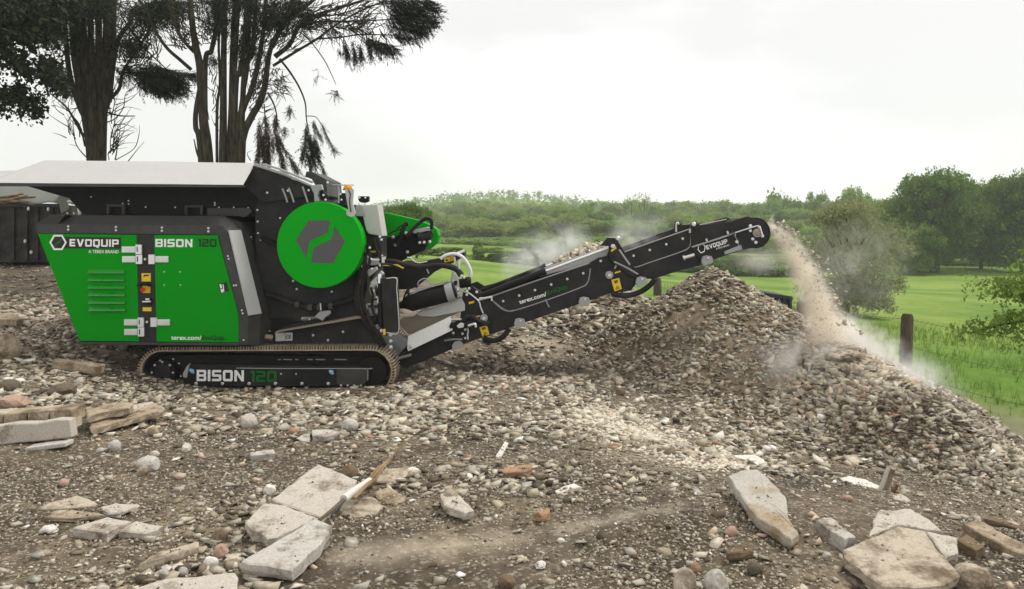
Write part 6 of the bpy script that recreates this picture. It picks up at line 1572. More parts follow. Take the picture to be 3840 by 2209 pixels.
# ---------------------------------------------------------------- slabs, bricks and stones one by one
def conc(name, c, dirt=.35, dirt_col=(0.17, 0.125, 0.08), scale=6):
    m, nt, N, L, b = new_mat(name)
    t = N.new('ShaderNodeNewGeometry')
    def noise(s, d=9, r=.68):
        n_ = N.new('ShaderNodeTexNoise'); n_.inputs['Scale'].default_value = s; n_.inputs['Detail'].default_value = d; n_.inputs['Roughness'].default_value = r
        L.new(t.outputs['Position'], n_.inputs['Vector']); return n_
    n1, n2 = noise(scale), noise(60, 5, .8)
    r = N.new('ShaderNodeValToRGB'); e = r.color_ramp.elements
    e[0].position = .30 + (dirt - .2) * .4; e[0].color = dirt_col + (1,); e[1].position = .47 + (dirt - .2) * .4; e[1].color = c + (1,)
    L.new(n1.outputs['Fac'], r.inputs['Fac'])
    r2 = N.new('ShaderNodeValToRGB'); e = r2.color_ramp.elements; e[0].position = .3; e[0].color = (.62, .6, .57, 1); e[1].position = .62; e[1].color = (1.05, 1.05, 1.05, 1)
    L.new(n2.outputs['Fac'], r2.inputs['Fac'])
    x = N.new('ShaderNodeMix'); x.data_type = 'RGBA'; x.blend_type = 'MULTIPLY'; x.inputs['Factor'].default_value = .8
    L.new(r.outputs['Color'], x.inputs['A']); L.new(r2.outputs['Color'], x.inputs['B']); L.new(x.outputs['Result'], b.inputs['Base Color'])
    b.inputs['Roughness'].default_value = .93; b.inputs['Specular IOR Level'].default_value = .2
    bp = N.new('ShaderNodeBump'); bp.inputs['Strength'].default_value = .7; bp.inputs['Distance'].default_value = .012
    L.new(n2.outputs['Fac'], bp.inputs['Height']); L.new(bp.outputs[0], b.inputs['Normal'])
    return m
C_PALE = conc('pale_concrete', (0.53, 0.48, 0.41), .24)
C_MID = conc('soiled_concrete', (0.50, 0.43, 0.335), .38)
C_GREY = conc('grey_concrete', (0.52, 0.49, 0.44), .3)
C_TAN = conc('sandy_stone', (0.42, 0.345, 0.245), .4)
C_WHITE = conc('white_mortar', (0.72, 0.68, 0.62), .1)
C_BRICK = conc('orange_brick', (0.40, 0.25, 0.15), .32)
C_PINK = conc('pinkish_brick', (0.46, 0.31, 0.24), .35)
C_BROWN = conc('brown_stone', (0.20, 0.14, 0.085), .3)
C_DARK = conc('dark_damp_stone', (0.14, 0.115, 0.085), .3)
C_TWO = conc('half_soiled_concrete', (0.47, 0.44, 0.385), .35, (0.30, 0.20, 0.09), 2.6)

CRUMBS = []
def slab(name, label, cat, pts, thick, mat, lift=.05, sx=0.0, sy=0.06, group=None, chips=.0045, seed=0):
    """a broken plate lying on the ground: measured outline of its top face set on a tilted plane, with ragged sides"""
    r = random.Random(seed * 77 + int(sum(p[0] for p in pts)))
    cu_, cv_ = sum(p[0] for p in pts) / len(pts), sum(p[1] for p in pts) / len(pts)
    thick *= .62; h = hit(cu_, cv_); zc = h.z + lift * .68
    den0 = (cv_ - CV) / FPX; Yc = (EYE - zc) / den0; Xc = (cu_ - CU) / FPX * Yc
    top = []
    for u, v in pts:
        a, k = (u - CU) / FPX, (v - CV) / FPX
        Y = (EYE - zc + sx * Xc + sy * Yc) / (k + sx * a + sy); top.append(Vector((a * Y, Y, EYE - k * Y)))
    nrm = Vector((-sx, -sy, 1)).normalized()
    ring = []
    for i, p in enumerate(top):                    # ragged broken edge between the corners
        q = top[(i + 1) % len(top)]; L_ = (q - p).length; n_ = max(2, min(9, int(L_ / .05)))
        e = (q - p).normalized(); out = e.cross(nrm)
        for k in range(n_):
            t = k / n_; j = r.gauss(0, chips) if k else 0
            ring.append(p.lerp(q, t) + out * j)
    n_ = len(ring); c = sum(ring, Vector()) / n_
    v = [p + (c - p) * .0 for p in ring]
    inset = [p + (c - p).normalized() * min(.012, (c - p).length * .2) + nrm * .006 for p in ring]
    mid = [p - nrm * thick * r.uniform(.4, .65) + (p - c).normalized() * r.gauss(0, chips * 1.1) for p in ring]
    bot = [p - nrm * thick + (c - p) * .04 + (p - c).normalized() * r.gauss(0, chips) for p in ring]
    inner = [p.lerp(c, .45 + r.uniform(-.05, .05)) + nrm * (.006 + r.gauss(0, chips * .5)) for p in ring]
    V = inset + v + mid + bot + inner + [c + nrm * .004]
    fs = []
    for a, b in ((0, 1), (1, 2), (2, 3)):
        for i in range(n_):
            j = (i + 1) % n_; fs.append([a * n_ + i, b * n_ + i, b * n_ + j, a * n_ + j])
    for i in range(n_):
        j = (i + 1) % n_; fs.append([4 * n_ + i, i, j, 4 * n_ + j]); fs.append([5 * n_, 4 * n_ + i, 4 * n_ + j])
    fs.append([3 * n_ + i for i in range(n_)][::-1])
    m = MB(); m.add(V, fs)
    o = m.build(name, mat, None, origin=c - nrm * thick)
    for k in range(int(6 + 40 * (ring[0] - c).length)):
        a_ = r.randrange(n_); CRUMBS.append(ring[a_].lerp(c, r.random() ** .7).lerp(ring[(a_ + 1) % n_].lerp(c, r.random()), r.random() * .5) + nrm * .005)
    return tag(o, label, cat, group)

def rock(name, label, cat, cx, cy, rx, ry, mat, f, seed=1, group=None, sink=.35, smooth=False, rough=.22):
    """one rounded or angular stone sitting on the ground; centre and half-widths as measured"""
    u, v = f(cx, cy); u1, _ = f(cx + rx, cy); _, v1 = f(cx, cy + ry)
    h = hit(u, v1); Y = h.y; w = (u1 - u) / FPX * Y; hh = (v1 - v) / FPX * Y
    bm = bmesh.new(); bmesh.ops.create_icosphere(bm, subdivisions=3, radius=1)
    r = np.random.default_rng(seed); k = r.normal(size=(9, 3)); k /= np.linalg.norm(k, axis=1)[:, None]; d_ = .72 + .3 * r.random(9)
    for vv in bm.verts:
        p = np.array(vv.co[:])
        s = 1.0
        for kk, dd_ in zip(k, d_):
            c = p @ kk
            if c > 1e-3: s = min(s, dd_ / c)      # planes cut the ball into facets
        s *= 1 + rough * .25 * math.sin(p[0] * 7 + seed) * math.sin(p[1] * 6 + 1) * math.sin(p[2] * 5 + seed * 2)
        vv.co = Vector(p * s)
    z0 = min(vv.co.z for vv in bm.verts)
    for vv in bm.verts: vv.co = Vector((vv.co.x * w * 1.08, vv.co.y * w * .9, vv.co.z * hh * 1.15))
    me = bpy.data.meshes.new(name); bm.to_mesh(me); bm.free()
    me.polygons.foreach_set('use_smooth', [smooth] * len(me.polygons)); me.materials.append(mat)
    o = link(name, me, None, (h.x, Y + w * .5, g1z(h.x, Y + w * .5) + hh * .9 - hh * sink * .6))
    return tag(o, label, cat, group)

# foreground middle
slab('concrete_slab', 'largest pale concrete slab in the foreground, lying under the splintered stick', 'slab', M_(g2, [(710, 615), (970, 722), (945, 790), (880, 850), (735, 983), (480, 892), (392, 850)]), .07, C_PALE, .07, 0, .10)
slab('concrete_slab', 'pale slab wedged between the largest slab and the pitted slab below it', 'slab', M_(g2, [(340, 880), (480, 893), (715, 985), (590, 1030), (430, 1110), (362, 1122), (215, 1008)]), .11, C_PALE, .08, 0, .06)
slab('concrete_slab', 'long pitted concrete slab with a thick broken front edge, nearest of the three central slabs', 'slab', M_(g2, [(690, 985), (795, 1030), (780, 1085), (530, 1335), (400, 1310), (190, 1272)]), .10, C_GREY, .11, .02, .12)
slab('concrete_slab', 'flat greyish slab on the soil behind the splintered stick', 'slab', M_(g2, [(1080, 690), (1150, 648), (1320, 640), (1400, 655), (1290, 700), (1170, 742), (1090, 730)]), .06, C_MID, .05)
slab('concrete_slab', 'half buried slab just right of the largest pale slab', 'slab', M_(g2, [(870, 862), (960, 850), (1090, 842), (1140, 900), (1090, 950), (950, 975), (850, 940)]), .05, C_MID, .025)
slab('concrete_slab', 'crumbling sandy slab to the right of the stick', 'slab', M_(g2, [(1090, 800), (1180, 770), (1300, 830), (1290, 870), (1170, 880), (1110, 850)]), .06, C_TAN, .04)
slab('paving_brick', 'small rectangular paving brick alone on the bare soil below the tracks', 'brick', M_(g2, [(250, 535), (405, 515), (416, 545), (255, 557)]), .075, C_GREY, .075, chips=.003)
slab('stone_block', 'flat-topped stone chunk at the front edge of the rubble below the tracks', 'stone', M_(g2, [(665, 385), (760, 380), (850, 388), (852, 408), (765, 428), (668, 420)]), .09, C_GREY, .09)
slab('stone_block', 'thin pale flake beside the flat-topped chunk below the tracks', 'stone', M_(g2, [(560, 440), (610, 410), (655, 408), (650, 450), (600, 458)]), .03, C_GREY, .04)
rock('angular_stone', 'angular brown stone at the upper right corner of the largest pale slab', 'stone', 912, 665, 56, 48, C_BROWN, g2, 5, smooth=False)
rock('angular_stone', 'grey angular stone leaning at the right of the rubble below the tracks', 'stone', 915, 350, 55, 42, C_GREY, g2, 6, smooth=False)
rock('white_stone', 'rounded whitish stone left of the largest pale slab', 'stone', 372, 785, 42, 38, C_WHITE, g2, 8)
rock('pale_stone', 'pale block-shaped stone at the front of the rubble under the left track', 'stone', 228, 320, 55, 50, C_PALE, g2, 9, smooth=False)
rock('brown_stone', 'brown orange stone at the left of the wedged pale slab', 'stone', 40, 1095, 48, 50, C_TAN, g2, 12)
rock('tan_stone', 'tan stone above the white pebble in the lower left foreground', 'stone', 45, 1205, 48, 48, C_PINK, g2, 13, smooth=False)
rock('white_pebble', 'smooth white round pebble in the lower left foreground', 'stone', 1410, 1278, 50, 42, C_WHITE, g1, 14)
rock('white_lump', 'crusty white lump at the tip of the sandy slab right of the stick', 'stone', 1340, 655, 50, 26, C_WHITE, g2, 15, smooth=False)
rock('pale_boulder', 'pale crumbly boulder at the right of the central foreground slabs', 'stone', 1600, 850, 55, 60, C_MID, g2, 16)
# splintered stick
stk = empty('splintered_stick', hit(*g2(890, 850)), 'long splintered stick lying across the pale slabs, pale bark in its middle', 'stick')
def seg3(q, lift):
    z = hit(*q).z + lift; Y = (EYE - z) / ((q[1] - CV) / FPX); return Vector(((q[0] - CU) / FPX * Y, Y, z))
m = MB(); limb(m, [seg3(g2(715, 990), .07), seg3(g2(800, 925), .09), seg3(g2(880, 855), .10)], .009, .013, 8); m.build('dark_end', C_DARK, stk)
m = MB(); limb(m, [seg3(g2(880, 850), .10), seg3(g2(960, 790), .11), seg3(g2(1055, 728), .11)], .026, .024, 9); m.build('bark_section', C_WHITE, stk)
SPL = bark('fresh_split_wood', (0.12, 0.075, 0.035), (0.33, 0.23, 0.12), (1, 1, 1))
for a, b, r0, r1 in (((950, 845), (1090, 720), .012, .012), ((1055, 730), (1200, 570), .014, .008), ((1050, 715), (1130, 620), .010, .004), ((1180, 590), (1360, 415), .008, .002), ((1085, 725), (1190, 590), .009, .004)):
    m = MB(); A, B = seg3(g2(*a), .10), seg3(g2(*b), .12); limb(m, [A, (A + B) / 2 + Vector((.01, .01, .02)), B], r0, r1, 6); m.build('splinter', SPL, stk)
# foreground left
slab('stone_slab', 'thin brownish flagstone half sunk in the soil, farthest of the left foreground group', 'slab', M_(g1, [(240, 925), (340, 872), (520, 826), (600, 850), (662, 885), (650, 898), (440, 912)]), .03, C_MID, .035)
slab('stone_slab', 'narrow brown flagstone just below the thin sunk one at the left', 'slab', M_(g1, [(270, 982), (480, 925), (640, 945), (720, 962), (500, 980)]), .03, C_TAN, .03)
slab('concrete_slab', 'pale rectangular slab with a thick dark front edge in the left foreground', 'slab', M_(g1, [(490, 1046), (730, 972), (880, 1002), (722, 1078)]), .085, C_PALE, .085)
slab('concrete_slab', 'pale four-sided slab touching the thick dark-edged one in the left foreground', 'slab', M_(g1, [(802, 1066), (915, 1000), (1110, 1036), (1060, 1060), (980, 1085)]), .08, C_PALE, .07)
slab('stone_slab', 'pale triangular flake behind the two pale slabs in the left foreground', 'slab', M_(g1, [(680, 905), (780, 880), (940, 888), (880, 915), (790, 952), (700, 925)]), .03, C_PALE, .035)
slab('concrete_bar', 'long mossy concrete bar lying at a slant in the lower left', 'slab', M_(g1, [(940, 1290), (1000, 1245), (1130, 1195), (1340, 1140), (1342, 1172), (1130, 1240)]), .07, C_MID, .06)
slab('concrete_slab', 'wide pale slab cut off by the bottom edge at lower left', 'slab', M_(g1, [(880, 1470), (960, 1440), (1110, 1392), (1585, 1350), (1600, 1420), (1590, 1500), (900, 1520)]), .08, C_PALE, .09)
rock('grey_boulder', 'large pale grey stone in the bare soil below the left wall fragments', 'stone', 985, 612, 75, 52, C_GREY, g1, 20)
rock('round_cobble', 'small round tan cobble touching the large pale grey stone', 'stone', 955, 660, 36, 34, C_TAN, g1, 21)
rock('round_cobble', 'yellowish round cobble just below the slanting wall fragment', 'stone', 1025, 392, 38, 34, C_TAN, g1, 22)
rock('pale_stone', 'pale upright pointed stone beneath the slanting wall fragment', 'stone', 765, 487, 40, 40, C_GREY, g1, 23, smooth=False)
rock('round_cobble', 'round tan cobble alone on the soil at the left', 'stone', 420, 742, 34, 28, C_PINK, g1, 24)
rock('pale_stone', 'white pointed stone on the soil below the left end of the tracks', 'stone', 1252, 500, 32, 32, C_WHITE, g1, 25, smooth=False)
rock('pale_stone', 'blue-grey stone chip behind the large pale grey stone', 'stone', 1040, 545, 28, 24, C_GREY, g1, 26, smooth=False)
slab('white_flake', 'bright white flat flake left of the thick dark-edged slab', 'stone', M_(g1, [(262, 1062), (290, 1035), (385, 1018), (385, 1045), (330, 1062)]), .03, C_WHITE, .04)
rock('grey_stone', 'grey stone at the bottom edge between the white pebble and the wide pale slab', 'stone', 1095, 1358, 40, 34, C_GREY, g1, 27, smooth=False)
rock('grey_stone', 'grey rounded stone left of the white pebble', 'stone', 1225, 1340, 36, 28, C_GREY, g1, 28)
# wall fragments at the left edge
def wbox(name, f0, corners, depth, mat, parent=None, label=None, cat=None, Y=None, bevel=.008):
    """block given by its measured front face standing at Y"""
    m = MB(); m.prism(M_(f0, corners), Y, Y + depth); o = m.build(name, mat, parent, origin=None if parent else P(*f0(*corners[-1]), Y + depth / 2), bevel=bevel)
    return tag(o, label, cat) if label else o
hw_ = hit(*g1(240, 480)); YW = hw_.y
wl_ = empty('wall_fragment', tuple(hw_), 'fallen wall piece with a row of bricks on its edge at the left', 'wall fragment')
wbox('render_slab', g1, [(-60, 362), (20, 350), (90, 338), (250, 336), (380, 312), (468, 312), (484, 437), (250, 462), (110, 472), (-60, 500)], .10, C_PALE, wl_, Y=YW, bevel=.012)
for k, (x0, x1, yt) in enumerate(((-120, 16, 272), (22, 178, 262), (186, 326, 250), (336, 478, 240))):
    wbox('brick', g1, [(x0, yt + 12), (x1, yt + 2), (x1, yt + 95), (x0, yt + 105)], .22, C_TAN if k % 2 else C_MID, wl_, Y=YW + .13, bevel=.008)
wbox('mortar_bed', g1, [(-60, 352), (480, 318), (480, 380), (-60, 420)], .16, C_MID, wl_, Y=YW + .11, bevel=0)
wbox('concrete_edging', g1, [(165, 505), (440, 468), (444, 498), (170, 535)], .12, C_GREY, None, 'thin concrete strip lying under the fallen wall piece', 'edging', Y=hit(*g1(300, 520)).y)
slab('wall_fragment', 'long slanting mortar-covered block at the right of the fallen brick wall', 'wall fragment', M_(g1, [(610, 385), (600, 345), (860, 262), (1050, 200), (1100, 235), (1112, 252), (860, 310)]), .08, C_TAN, .11, .04, .05, chips=.008)
slab('wall_fragment', 'rough chunk of masonry lying on the slanting mortar-covered block', 'wall fragment', M_(g1, [(582, 250), (700, 215), (842, 186), (905, 205), (870, 240), (740, 255), (592, 290)]), .09, C_TAN, .20, .05, .05, chips=.012)
slab('wall_fragment', 'pale slate lying behind the rough masonry chunk', 'wall fragment', M_(g1, [(860, 262), (900, 215), (1030, 192), (1045, 206), (900, 262)]), .03, C_PALE, .15, .05, .05)
wbox('kerb_stone', g5, [(462, 607), (905, 662), (892, 745), (470, 690)], .14, C_TAN, None, 'straight kerb stone lying left of the tracks below the engine box', 'kerb', Y=hit(*g5(680, 740)).y, bevel=.014)
rock('brick_lump', 'pinkish lump of broken brickwork on top of the fallen wall piece at the left edge', 'brick', 90, 985, 130, 62, C_PINK, g5, 30, smooth=False)
rock('sandstone_block', 'big tan block at the left edge in the rubble bank', 'stone', 30, 480, 110, 130, C_TAN, g5, 31, smooth=False)
slab('sandstone_slab', 'flat tan slab high in the rubble bank at the left edge', 'stone', M_(g5, [(-30, 190), (120, 180), (200, 235), (150, 250), (-30, 235)]), .12, C_TAN, .12)
rock('white_stone', 'small bright white stone in the bank left of the tracks', 'stone', 580, 845, 34, 30, C_WHITE, g5, 32, smooth=False)
rock('white_stone', 'pale pointed stone below the straight kerb stone', 'stone', 715, 800, 32, 38, C_PALE, g5, 33, smooth=False)
rock('white_stone', 'white stone at the left edge beside the dark clod', 'stone', 65, 785, 40, 26, C_WHITE, g5, 34)
rock('dark_clod', 'dark brown earth clod behind the fallen wall piece', 'clod', 530, 880, 120, 60, C_DARK, g5, 35)
rock('dark_clod', 'dark earth clod at the left edge behind the pinkish brickwork', 'clod', 60, 840, 90, 60, C_DARK, g5, 36)
m = MB(); hs_ = hit(*g5(600, 560)); m.solid([P(*g5(*q), hs_.y) for q in [(545, 445), (575, 455), (645, 540), (560, 500)]], [P(*g5(*q), hs_.y + .04) for q in [(545, 445), (575, 455), (645, 540), (560, 500)]])
o = m.build('slate_shard', C_DARK, None, origin=hs_); tag(o, 'dark slate shard standing up in the bank beside the engine box', 'slate')
# foreground right
slab('concrete_slab', 'long tapering concrete slab, grey above and brown at its lower end, at the right', 'slab', M_(g4, [(432, 352), (520, 315), (640, 305), (720, 370), (838, 495), (862, 650), (935, 760), (885, 800), (640, 645)]), .10, C_TWO, .21, .02, .05)
slab('white_stone', 'flat whitish slab standing behind the long tapering slab at the right', 'stone', M_(g4, [(455, 245), (480, 203), (620, 200), (690, 235), (722, 295), (640, 290)]), .05, C_WHITE, .08)
slab('concrete_block', 'brick-sized concrete block with a pale top near the big slab at lower right', 'block', M_(g4, [(1056, 664), (1160, 643), (1340, 785), (1258, 800)]), .13, C_GREY, .13, .0, .04, chips=.005)
slab('concrete_slab', 'largest tan slab at the lower right corner', 'slab', M_(g4, [(1254, 872), (1640, 706), (1830, 742), (1900, 860), (1975, 930), (2080, 1060), (1960, 1125), (1760, 1145), (1520, 1130), (1260, 930)]), .09, C_MID, .13, .0, .10)
slab('concrete_slab', 'pale slab lying under the back of the largest tan slab at lower right', 'slab', M_(g4, [(1425, 790), (1500, 600), (1730, 584), (1860, 660), (1960, 750), (1830, 735), (1640, 700)]), .06, C_PALE, .08, .0, .06)
slab('concrete_shard', 'pointed pale shard resting on the right side of the largest tan slab', 'slab', M_(g4, [(1832, 742), (1950, 770), (2056, 790), (2060, 900), (1975, 938)]), .05, C_PALE, .17, -.05, .08)
slab('stone_block', 'olive brown block between the shard and the long beam at lower right', 'block', M_(g4, [(2060, 805), (2120, 762), (2250, 850), (2190, 880)]), .10, C_BROWN, .12)
slab('concrete_beam', 'long broken concrete beam running off the lower right edge', 'beam', M_(g4, [(2095, 690), (2200, 664), (2600, 870), (2620, 930), (2440, 880)]), .09, C_TAN, .12, .0, .05)
slab('concrete_beam', 'darker beam lying above the long broken beam at the right edge', 'beam', M_(g4, [(2240, 655), (2330, 650), (2600, 740), (2600, 760), (2420, 705)]), .05, C_BROWN, .10)
rock('rubble_lump', 'rough mortar lump at the bottom right corner beside the largest tan slab', 'stone', 2200, 1080, 130, 110, C_MID, g4, 40)
rock('grey_boulder', 'grey round boulder at the bottom edge, right one of a pair', 'stone', 365, 1110, 90, 100, C_GREY, g4, 41)
rock('grey_boulder', 'brownish round boulder at the bottom edge, left one of a pair', 'stone', 140, 1110, 80, 110, C_MID, g4, 42)
rock('orange_brick', 'orange brick end wedged above the pair of boulders at the bottom', 'brick', 212, 1000, 34, 36, C_BRICK, g4, 43, smooth=False)
rock('pink_stone', 'pinkish stone on the soil left of the long tapering slab', 'stone', 462, 740, 46, 36, C_PINK, g4, 44, smooth=False)
slab('brown_brick', 'dark brown brick half buried above the pair of boulders', 'brick', M_(g4, [(435, 872), (600, 862), (612, 880), (440, 900)]), .06, C_BROWN, .05)
slab('stone_flake', 'tan flat flake at the foot of the right heap', 'stone', M_(g4, [(1600, 480), (1660, 478), (1725, 520), (1700, 535), (1610, 515)]), .04, C_PALE, .05)
slab('mortar_patch', 'whitish mortar slab at the foot of the right heap', 'stone', M_(g4, [(1225, 365), (1290, 350), (1410, 375), (1530, 430), (1470, 448), (1330, 440)]), .04, C_WHITE, .035)
rock('pink_stone', 'small salmon stone on the dark soil below the right heap', 'stone', 1285, 508, 40, 22, C_PINK, g4, 45, smooth=False)
rock('grey_stone', 'small grey stone left of the largest tan slab', 'stone', 1140, 915, 30, 24, C_GREY, g4, 46, smooth=False)
rock('olive_stone', 'small olive stone at the bottom below the concrete block', 'stone', 1025, 1075, 36, 24, C_TAN, g4, 47)
# foreground middle right
slab('concrete_slab', 'small slab with a pale triangular top at the middle of the foreground', 'slab', M_(g3, [(92, 815), (150, 795), (200, 805), (320, 930), (255, 945), (118, 890)]), .07, C_PALE, .07)
slab('timber_offcut', 'white painted stick lying upright-slanted on the rubble in the middle', 'stick', M_(g3, [(530, 458), (552, 470), (498, 570), (465, 562)]), .02, C_WHITE, .06, 0, .2, chips=.002)
slab('orange_brick', 'broken orange brick on the rubble in the middle', 'brick', M_(g3, [(510, 650), (570, 630), (700, 618), (712, 645), (660, 668), (530, 676)]), .06, C_BRICK, .06)
slab('orange_brick', 'orange brick with white mortar on top, middle foreground', 'brick', M_(g3, [(722, 945), (760, 915), (822, 912), (832, 940), (780, 965)]), .06, C_BRICK, .05)
rock('brown_block', 'brown stone at the bottom edge in the middle', 'stone', 538, 1415, 56, 46, C_BROWN, g3, 50, smooth=False)
rock('round_cobble', 'round brown cobble in front of the tall heap', 'stone', 1310, 125, 32, 26, C_BROWN, g3, 51)
rock('yellow_stone', 'yellow ochre stone on the soil at the middle right', 'stone', 1600, 1205, 44, 24, C_TAN, g3, 52, smooth=False)
slab('plaster_piece', 'white curved plaster piece among the stones in the middle', 'stone', M_(g3, [(855, 800), (920, 765), (1000, 745), (1050, 770), (960, 785), (880, 815)]), .03, C_WHITE, .05)
rock('white_pebble', 'white pebble on the trodden soil at the middle bottom', 'stone', 908, 1130, 24, 16, C_WHITE, g3, 53)
slab('white_flake', 'white flat chip in the lower middle of the soil', 'stone', M_(g3, [(735, 1282), (780, 1265), (805, 1290), (780, 1305), (745, 1300)]), .02, C_WHITE, .03)
rock('broken_pot', 'dark hollow end of a broken clay pipe on the rubble below the conveyor', 'pipe', 862, 130, 30, 26, C_DARK, g3, 54)
rock('tan_stone', 'tan stone leaning on the broken clay pipe', 'stone', 918, 168, 32, 32, C_TAN, g3, 55)
rock('grey_stone', 'grey bumpy stone in the centre of the dark soil at the right', 'stone', 635, 1010, 55, 50, C_DARK, g4, 56)
# wood strips on the heaps and a twisted rag
m = MB(); a, b = hit(*g5(0, 0)), None
for (q0, q1, w, lab) in ((M_(lambda x, y: (2000 + x / 2.24, 950 + y / 2.24), [(1000, 620), (1038, 545)]) + [.02, 'pale wood strip sticking out of the tall heap'],) and [((2446, 1227), (2463, 1193), .02, 'pale wood strip sticking out of the front of the tall heap'), ((2430, 1337), (2470, 1353), .012, 'thin white lath at the foot of the tall heap'), ((3300, 1850), (3345, 1770), .016, 'thin twig on the face of the right heap')]):
    A, B = hit(*q0), hit(*q1); m = MB(); d = (P(q1[0], q1[1], A.y) - A); m.tube([A + Vector((0, 0, .02)), A + d + Vector((0, .05, .03))], w, 4); o = m.build('wood_strip', C_PALE, None, origin=A); tag(o, lab, 'wood strip')
A = hit(*g4(1560, 440)); m = MB(); limb(m, [P(*g4(*q), A.y - .02 * k) for k, q in enumerate([(1545, 440), (1562, 400), (1575, 370), (1585, 330), (1600, 290)])], .025, .03, 6); o = m.build('torn_rag', C_TAN, None, origin=A); tag(o, 'twisted olive rag caught in the foot of the right heap', 'rag')
A = hit(*g4(1650, 470)); m = MB(); limb(m, [P(*g4(*q), A.y - .02 * k) for k, q in enumerate([(1665, 480), (1640, 465), (1605, 455), (1625, 430), (1638, 405)])], .02, .014, 6); o = m.build('bent_straps', SPL, None, origin=A); tag(o, 'bent orange strap beside the olive rag', 'strap')

# the largest of the remaining loose stones, one by one
pos, R, s, ix = LOOSE
marks = [('the long splintered stick', g2(960, 790)), ('the long pitted slab in the foreground', g2(520, 1190)), ('the small rectangular paving brick', g2(330, 545)), ('the pale dark-edged slab in the left foreground', g1(690, 1030)),
         ('the slanting concrete bar at lower left', g1(1150, 1220)), ('the wide pale slab cut off at the bottom edge', g1(1300, 1420)), ('the large pale grey stone below the wall fragments', g1(985, 612)), ('the fallen wall piece at the left edge', g1(240, 400)),
         ('the straight kerb stone left of the tracks', g5(680, 680)), ('the front of the tracks', (900, 1470)), ('the lower end of the conveyor', (1700, 1380)), ('the broken clay pipe', g3(862, 130)), ('the broken orange brick in the middle', g3(610, 645)),
         ('the white curved plaster piece', g3(950, 785)), ('the long tapering slab at the right', g4(650, 520)), ('the brick-sized block at lower right', g4(1200, 740)), ('the largest tan slab at lower right', g4(1650, 930)), ('the pair of round boulders at the bottom', g4(250, 1080)),
         ('the flat-topped chunk below the tracks', g2(760, 400)), ('the trodden pale sand streak', g3(300, 1150)), ('the foot of the right heap', g4(1400, 400)), ('the foot of the tall heap', (2500, 1450)), ('the tan block in the left bank', g5(30, 480)), ('the black skip', (60, 1010))]
marks = [(a, hit(*q)) for a, q in marks]
for i in ix:
    p = Vector(tuple(pos[i])); a = min(marks, key=lambda q: (q[1] - p).length)[0]
    place_stones(pos[i:i + 1], R[i:i + 1], s[i:i + 1], label='loose rubble stone lying near ' + a, cat='stone', group='loose stones near ' + a[4:])

n = len(CRUMBS); link('crumbs', scatter_mesh('crumbs', GRIT, np.array([tuple(q) for q in CRUMBS]), rots(n, .6), .006 + .02 * rng.random(n) ** 2.5, STONE_T, np.clip(.3 + .3 * rng.normal(size=n), 0, .9)))['kind'] = 'stuff'

# material riding on the belt and falling off its end
n = 420
t = rng.random(n); top0, top1 = P(*c6(380, 600), YC), P(*c6(2290, 120), YC)
x = top0.x + (top1.x - top0.x) * t; z = top0.z + (top1.z - top0.z) * t - .10; y = YC + .2 + .65 * rng.random(n)
hump = np.exp(-((t - .30) / .05) ** 2)
z = z + .02 + (0.11 * hump + .02) * rng.random(n)
sz = .05 + .08 * rng.random(n) ** 2
link('belt_load', scatter_mesh('belt_load', STONES, np.stack([x, y, z], -1), rots(n, .8), sz, STONE_T, .6 + .3 * rng.random(n)))['kind'] = 'stuff'
hp_ = P(*c6(930, 330), YC + .75); n = 260; th = rng.random(n) * 6.28; q = np.sqrt(rng.random(n))
hx = hp_.x + np.cos(th) * q * .42; hz_ = hp_.z + .06 + .24 * hx * 0 + (1 - q) * .10 + (hx - hp_.x) * .33 - .1; hy = hp_.y + np.sin(th) * q * .3
link('belt_load', scatter_mesh('belt_load', STONES, np.stack([hx, hy, hz_], -1), rots(n, .8), .05 + .07 * rng.random(n), STONE_T, .62 + .3 * rng.random(n)))['kind'] = 'stuff'
# falling stones: a ballistic arc from the head drum to the heap
ST0, ST1 = P(2885, 855, 10.7), P(3125, 1262, 10.3)
def arc(f):
    """position along the fall; f 0..1"""
    tt = f ** .62
    return np.stack([ST0.x + (ST1.x - ST0.x) * tt, ST0.y + (ST1.y - ST0.y) * tt, ST0.z + (ST1.z - ST0.z) * (.16 * tt + .84 * tt * tt)], -1)
n = 620; f = rng.random(n); p = arc(f); w = .06 + .14 * f
p = p + rng.normal(size=(n, 3)) * w[:, None] * np.array([1, 1.2, .8]) * .8 + np.stack([.05 + 0 * f, 0 * f, .06 + 0 * f], -1)
link('falling_stones', scatter_mesh('falling_stones', STONES, p, rots(n, 1.5), .02 + .06 * rng.random(n) ** 2.2, STONE_T, .5 + .4 * rng.random(n)))['kind'] = 'stuff'
for u, v, d in ((2880, 828, .10), (2905, 862, .06), (2935, 885, .055), (2953, 890, .07), (2968, 920, .06), (2918, 872, .045)):
    p = P(u, v, 10.6); o = place_stones([tuple(p)], rots(1, 1.), [d], label='pale stone flying off the end of the conveyor', cat='stone', group='stones flying off the conveyor')

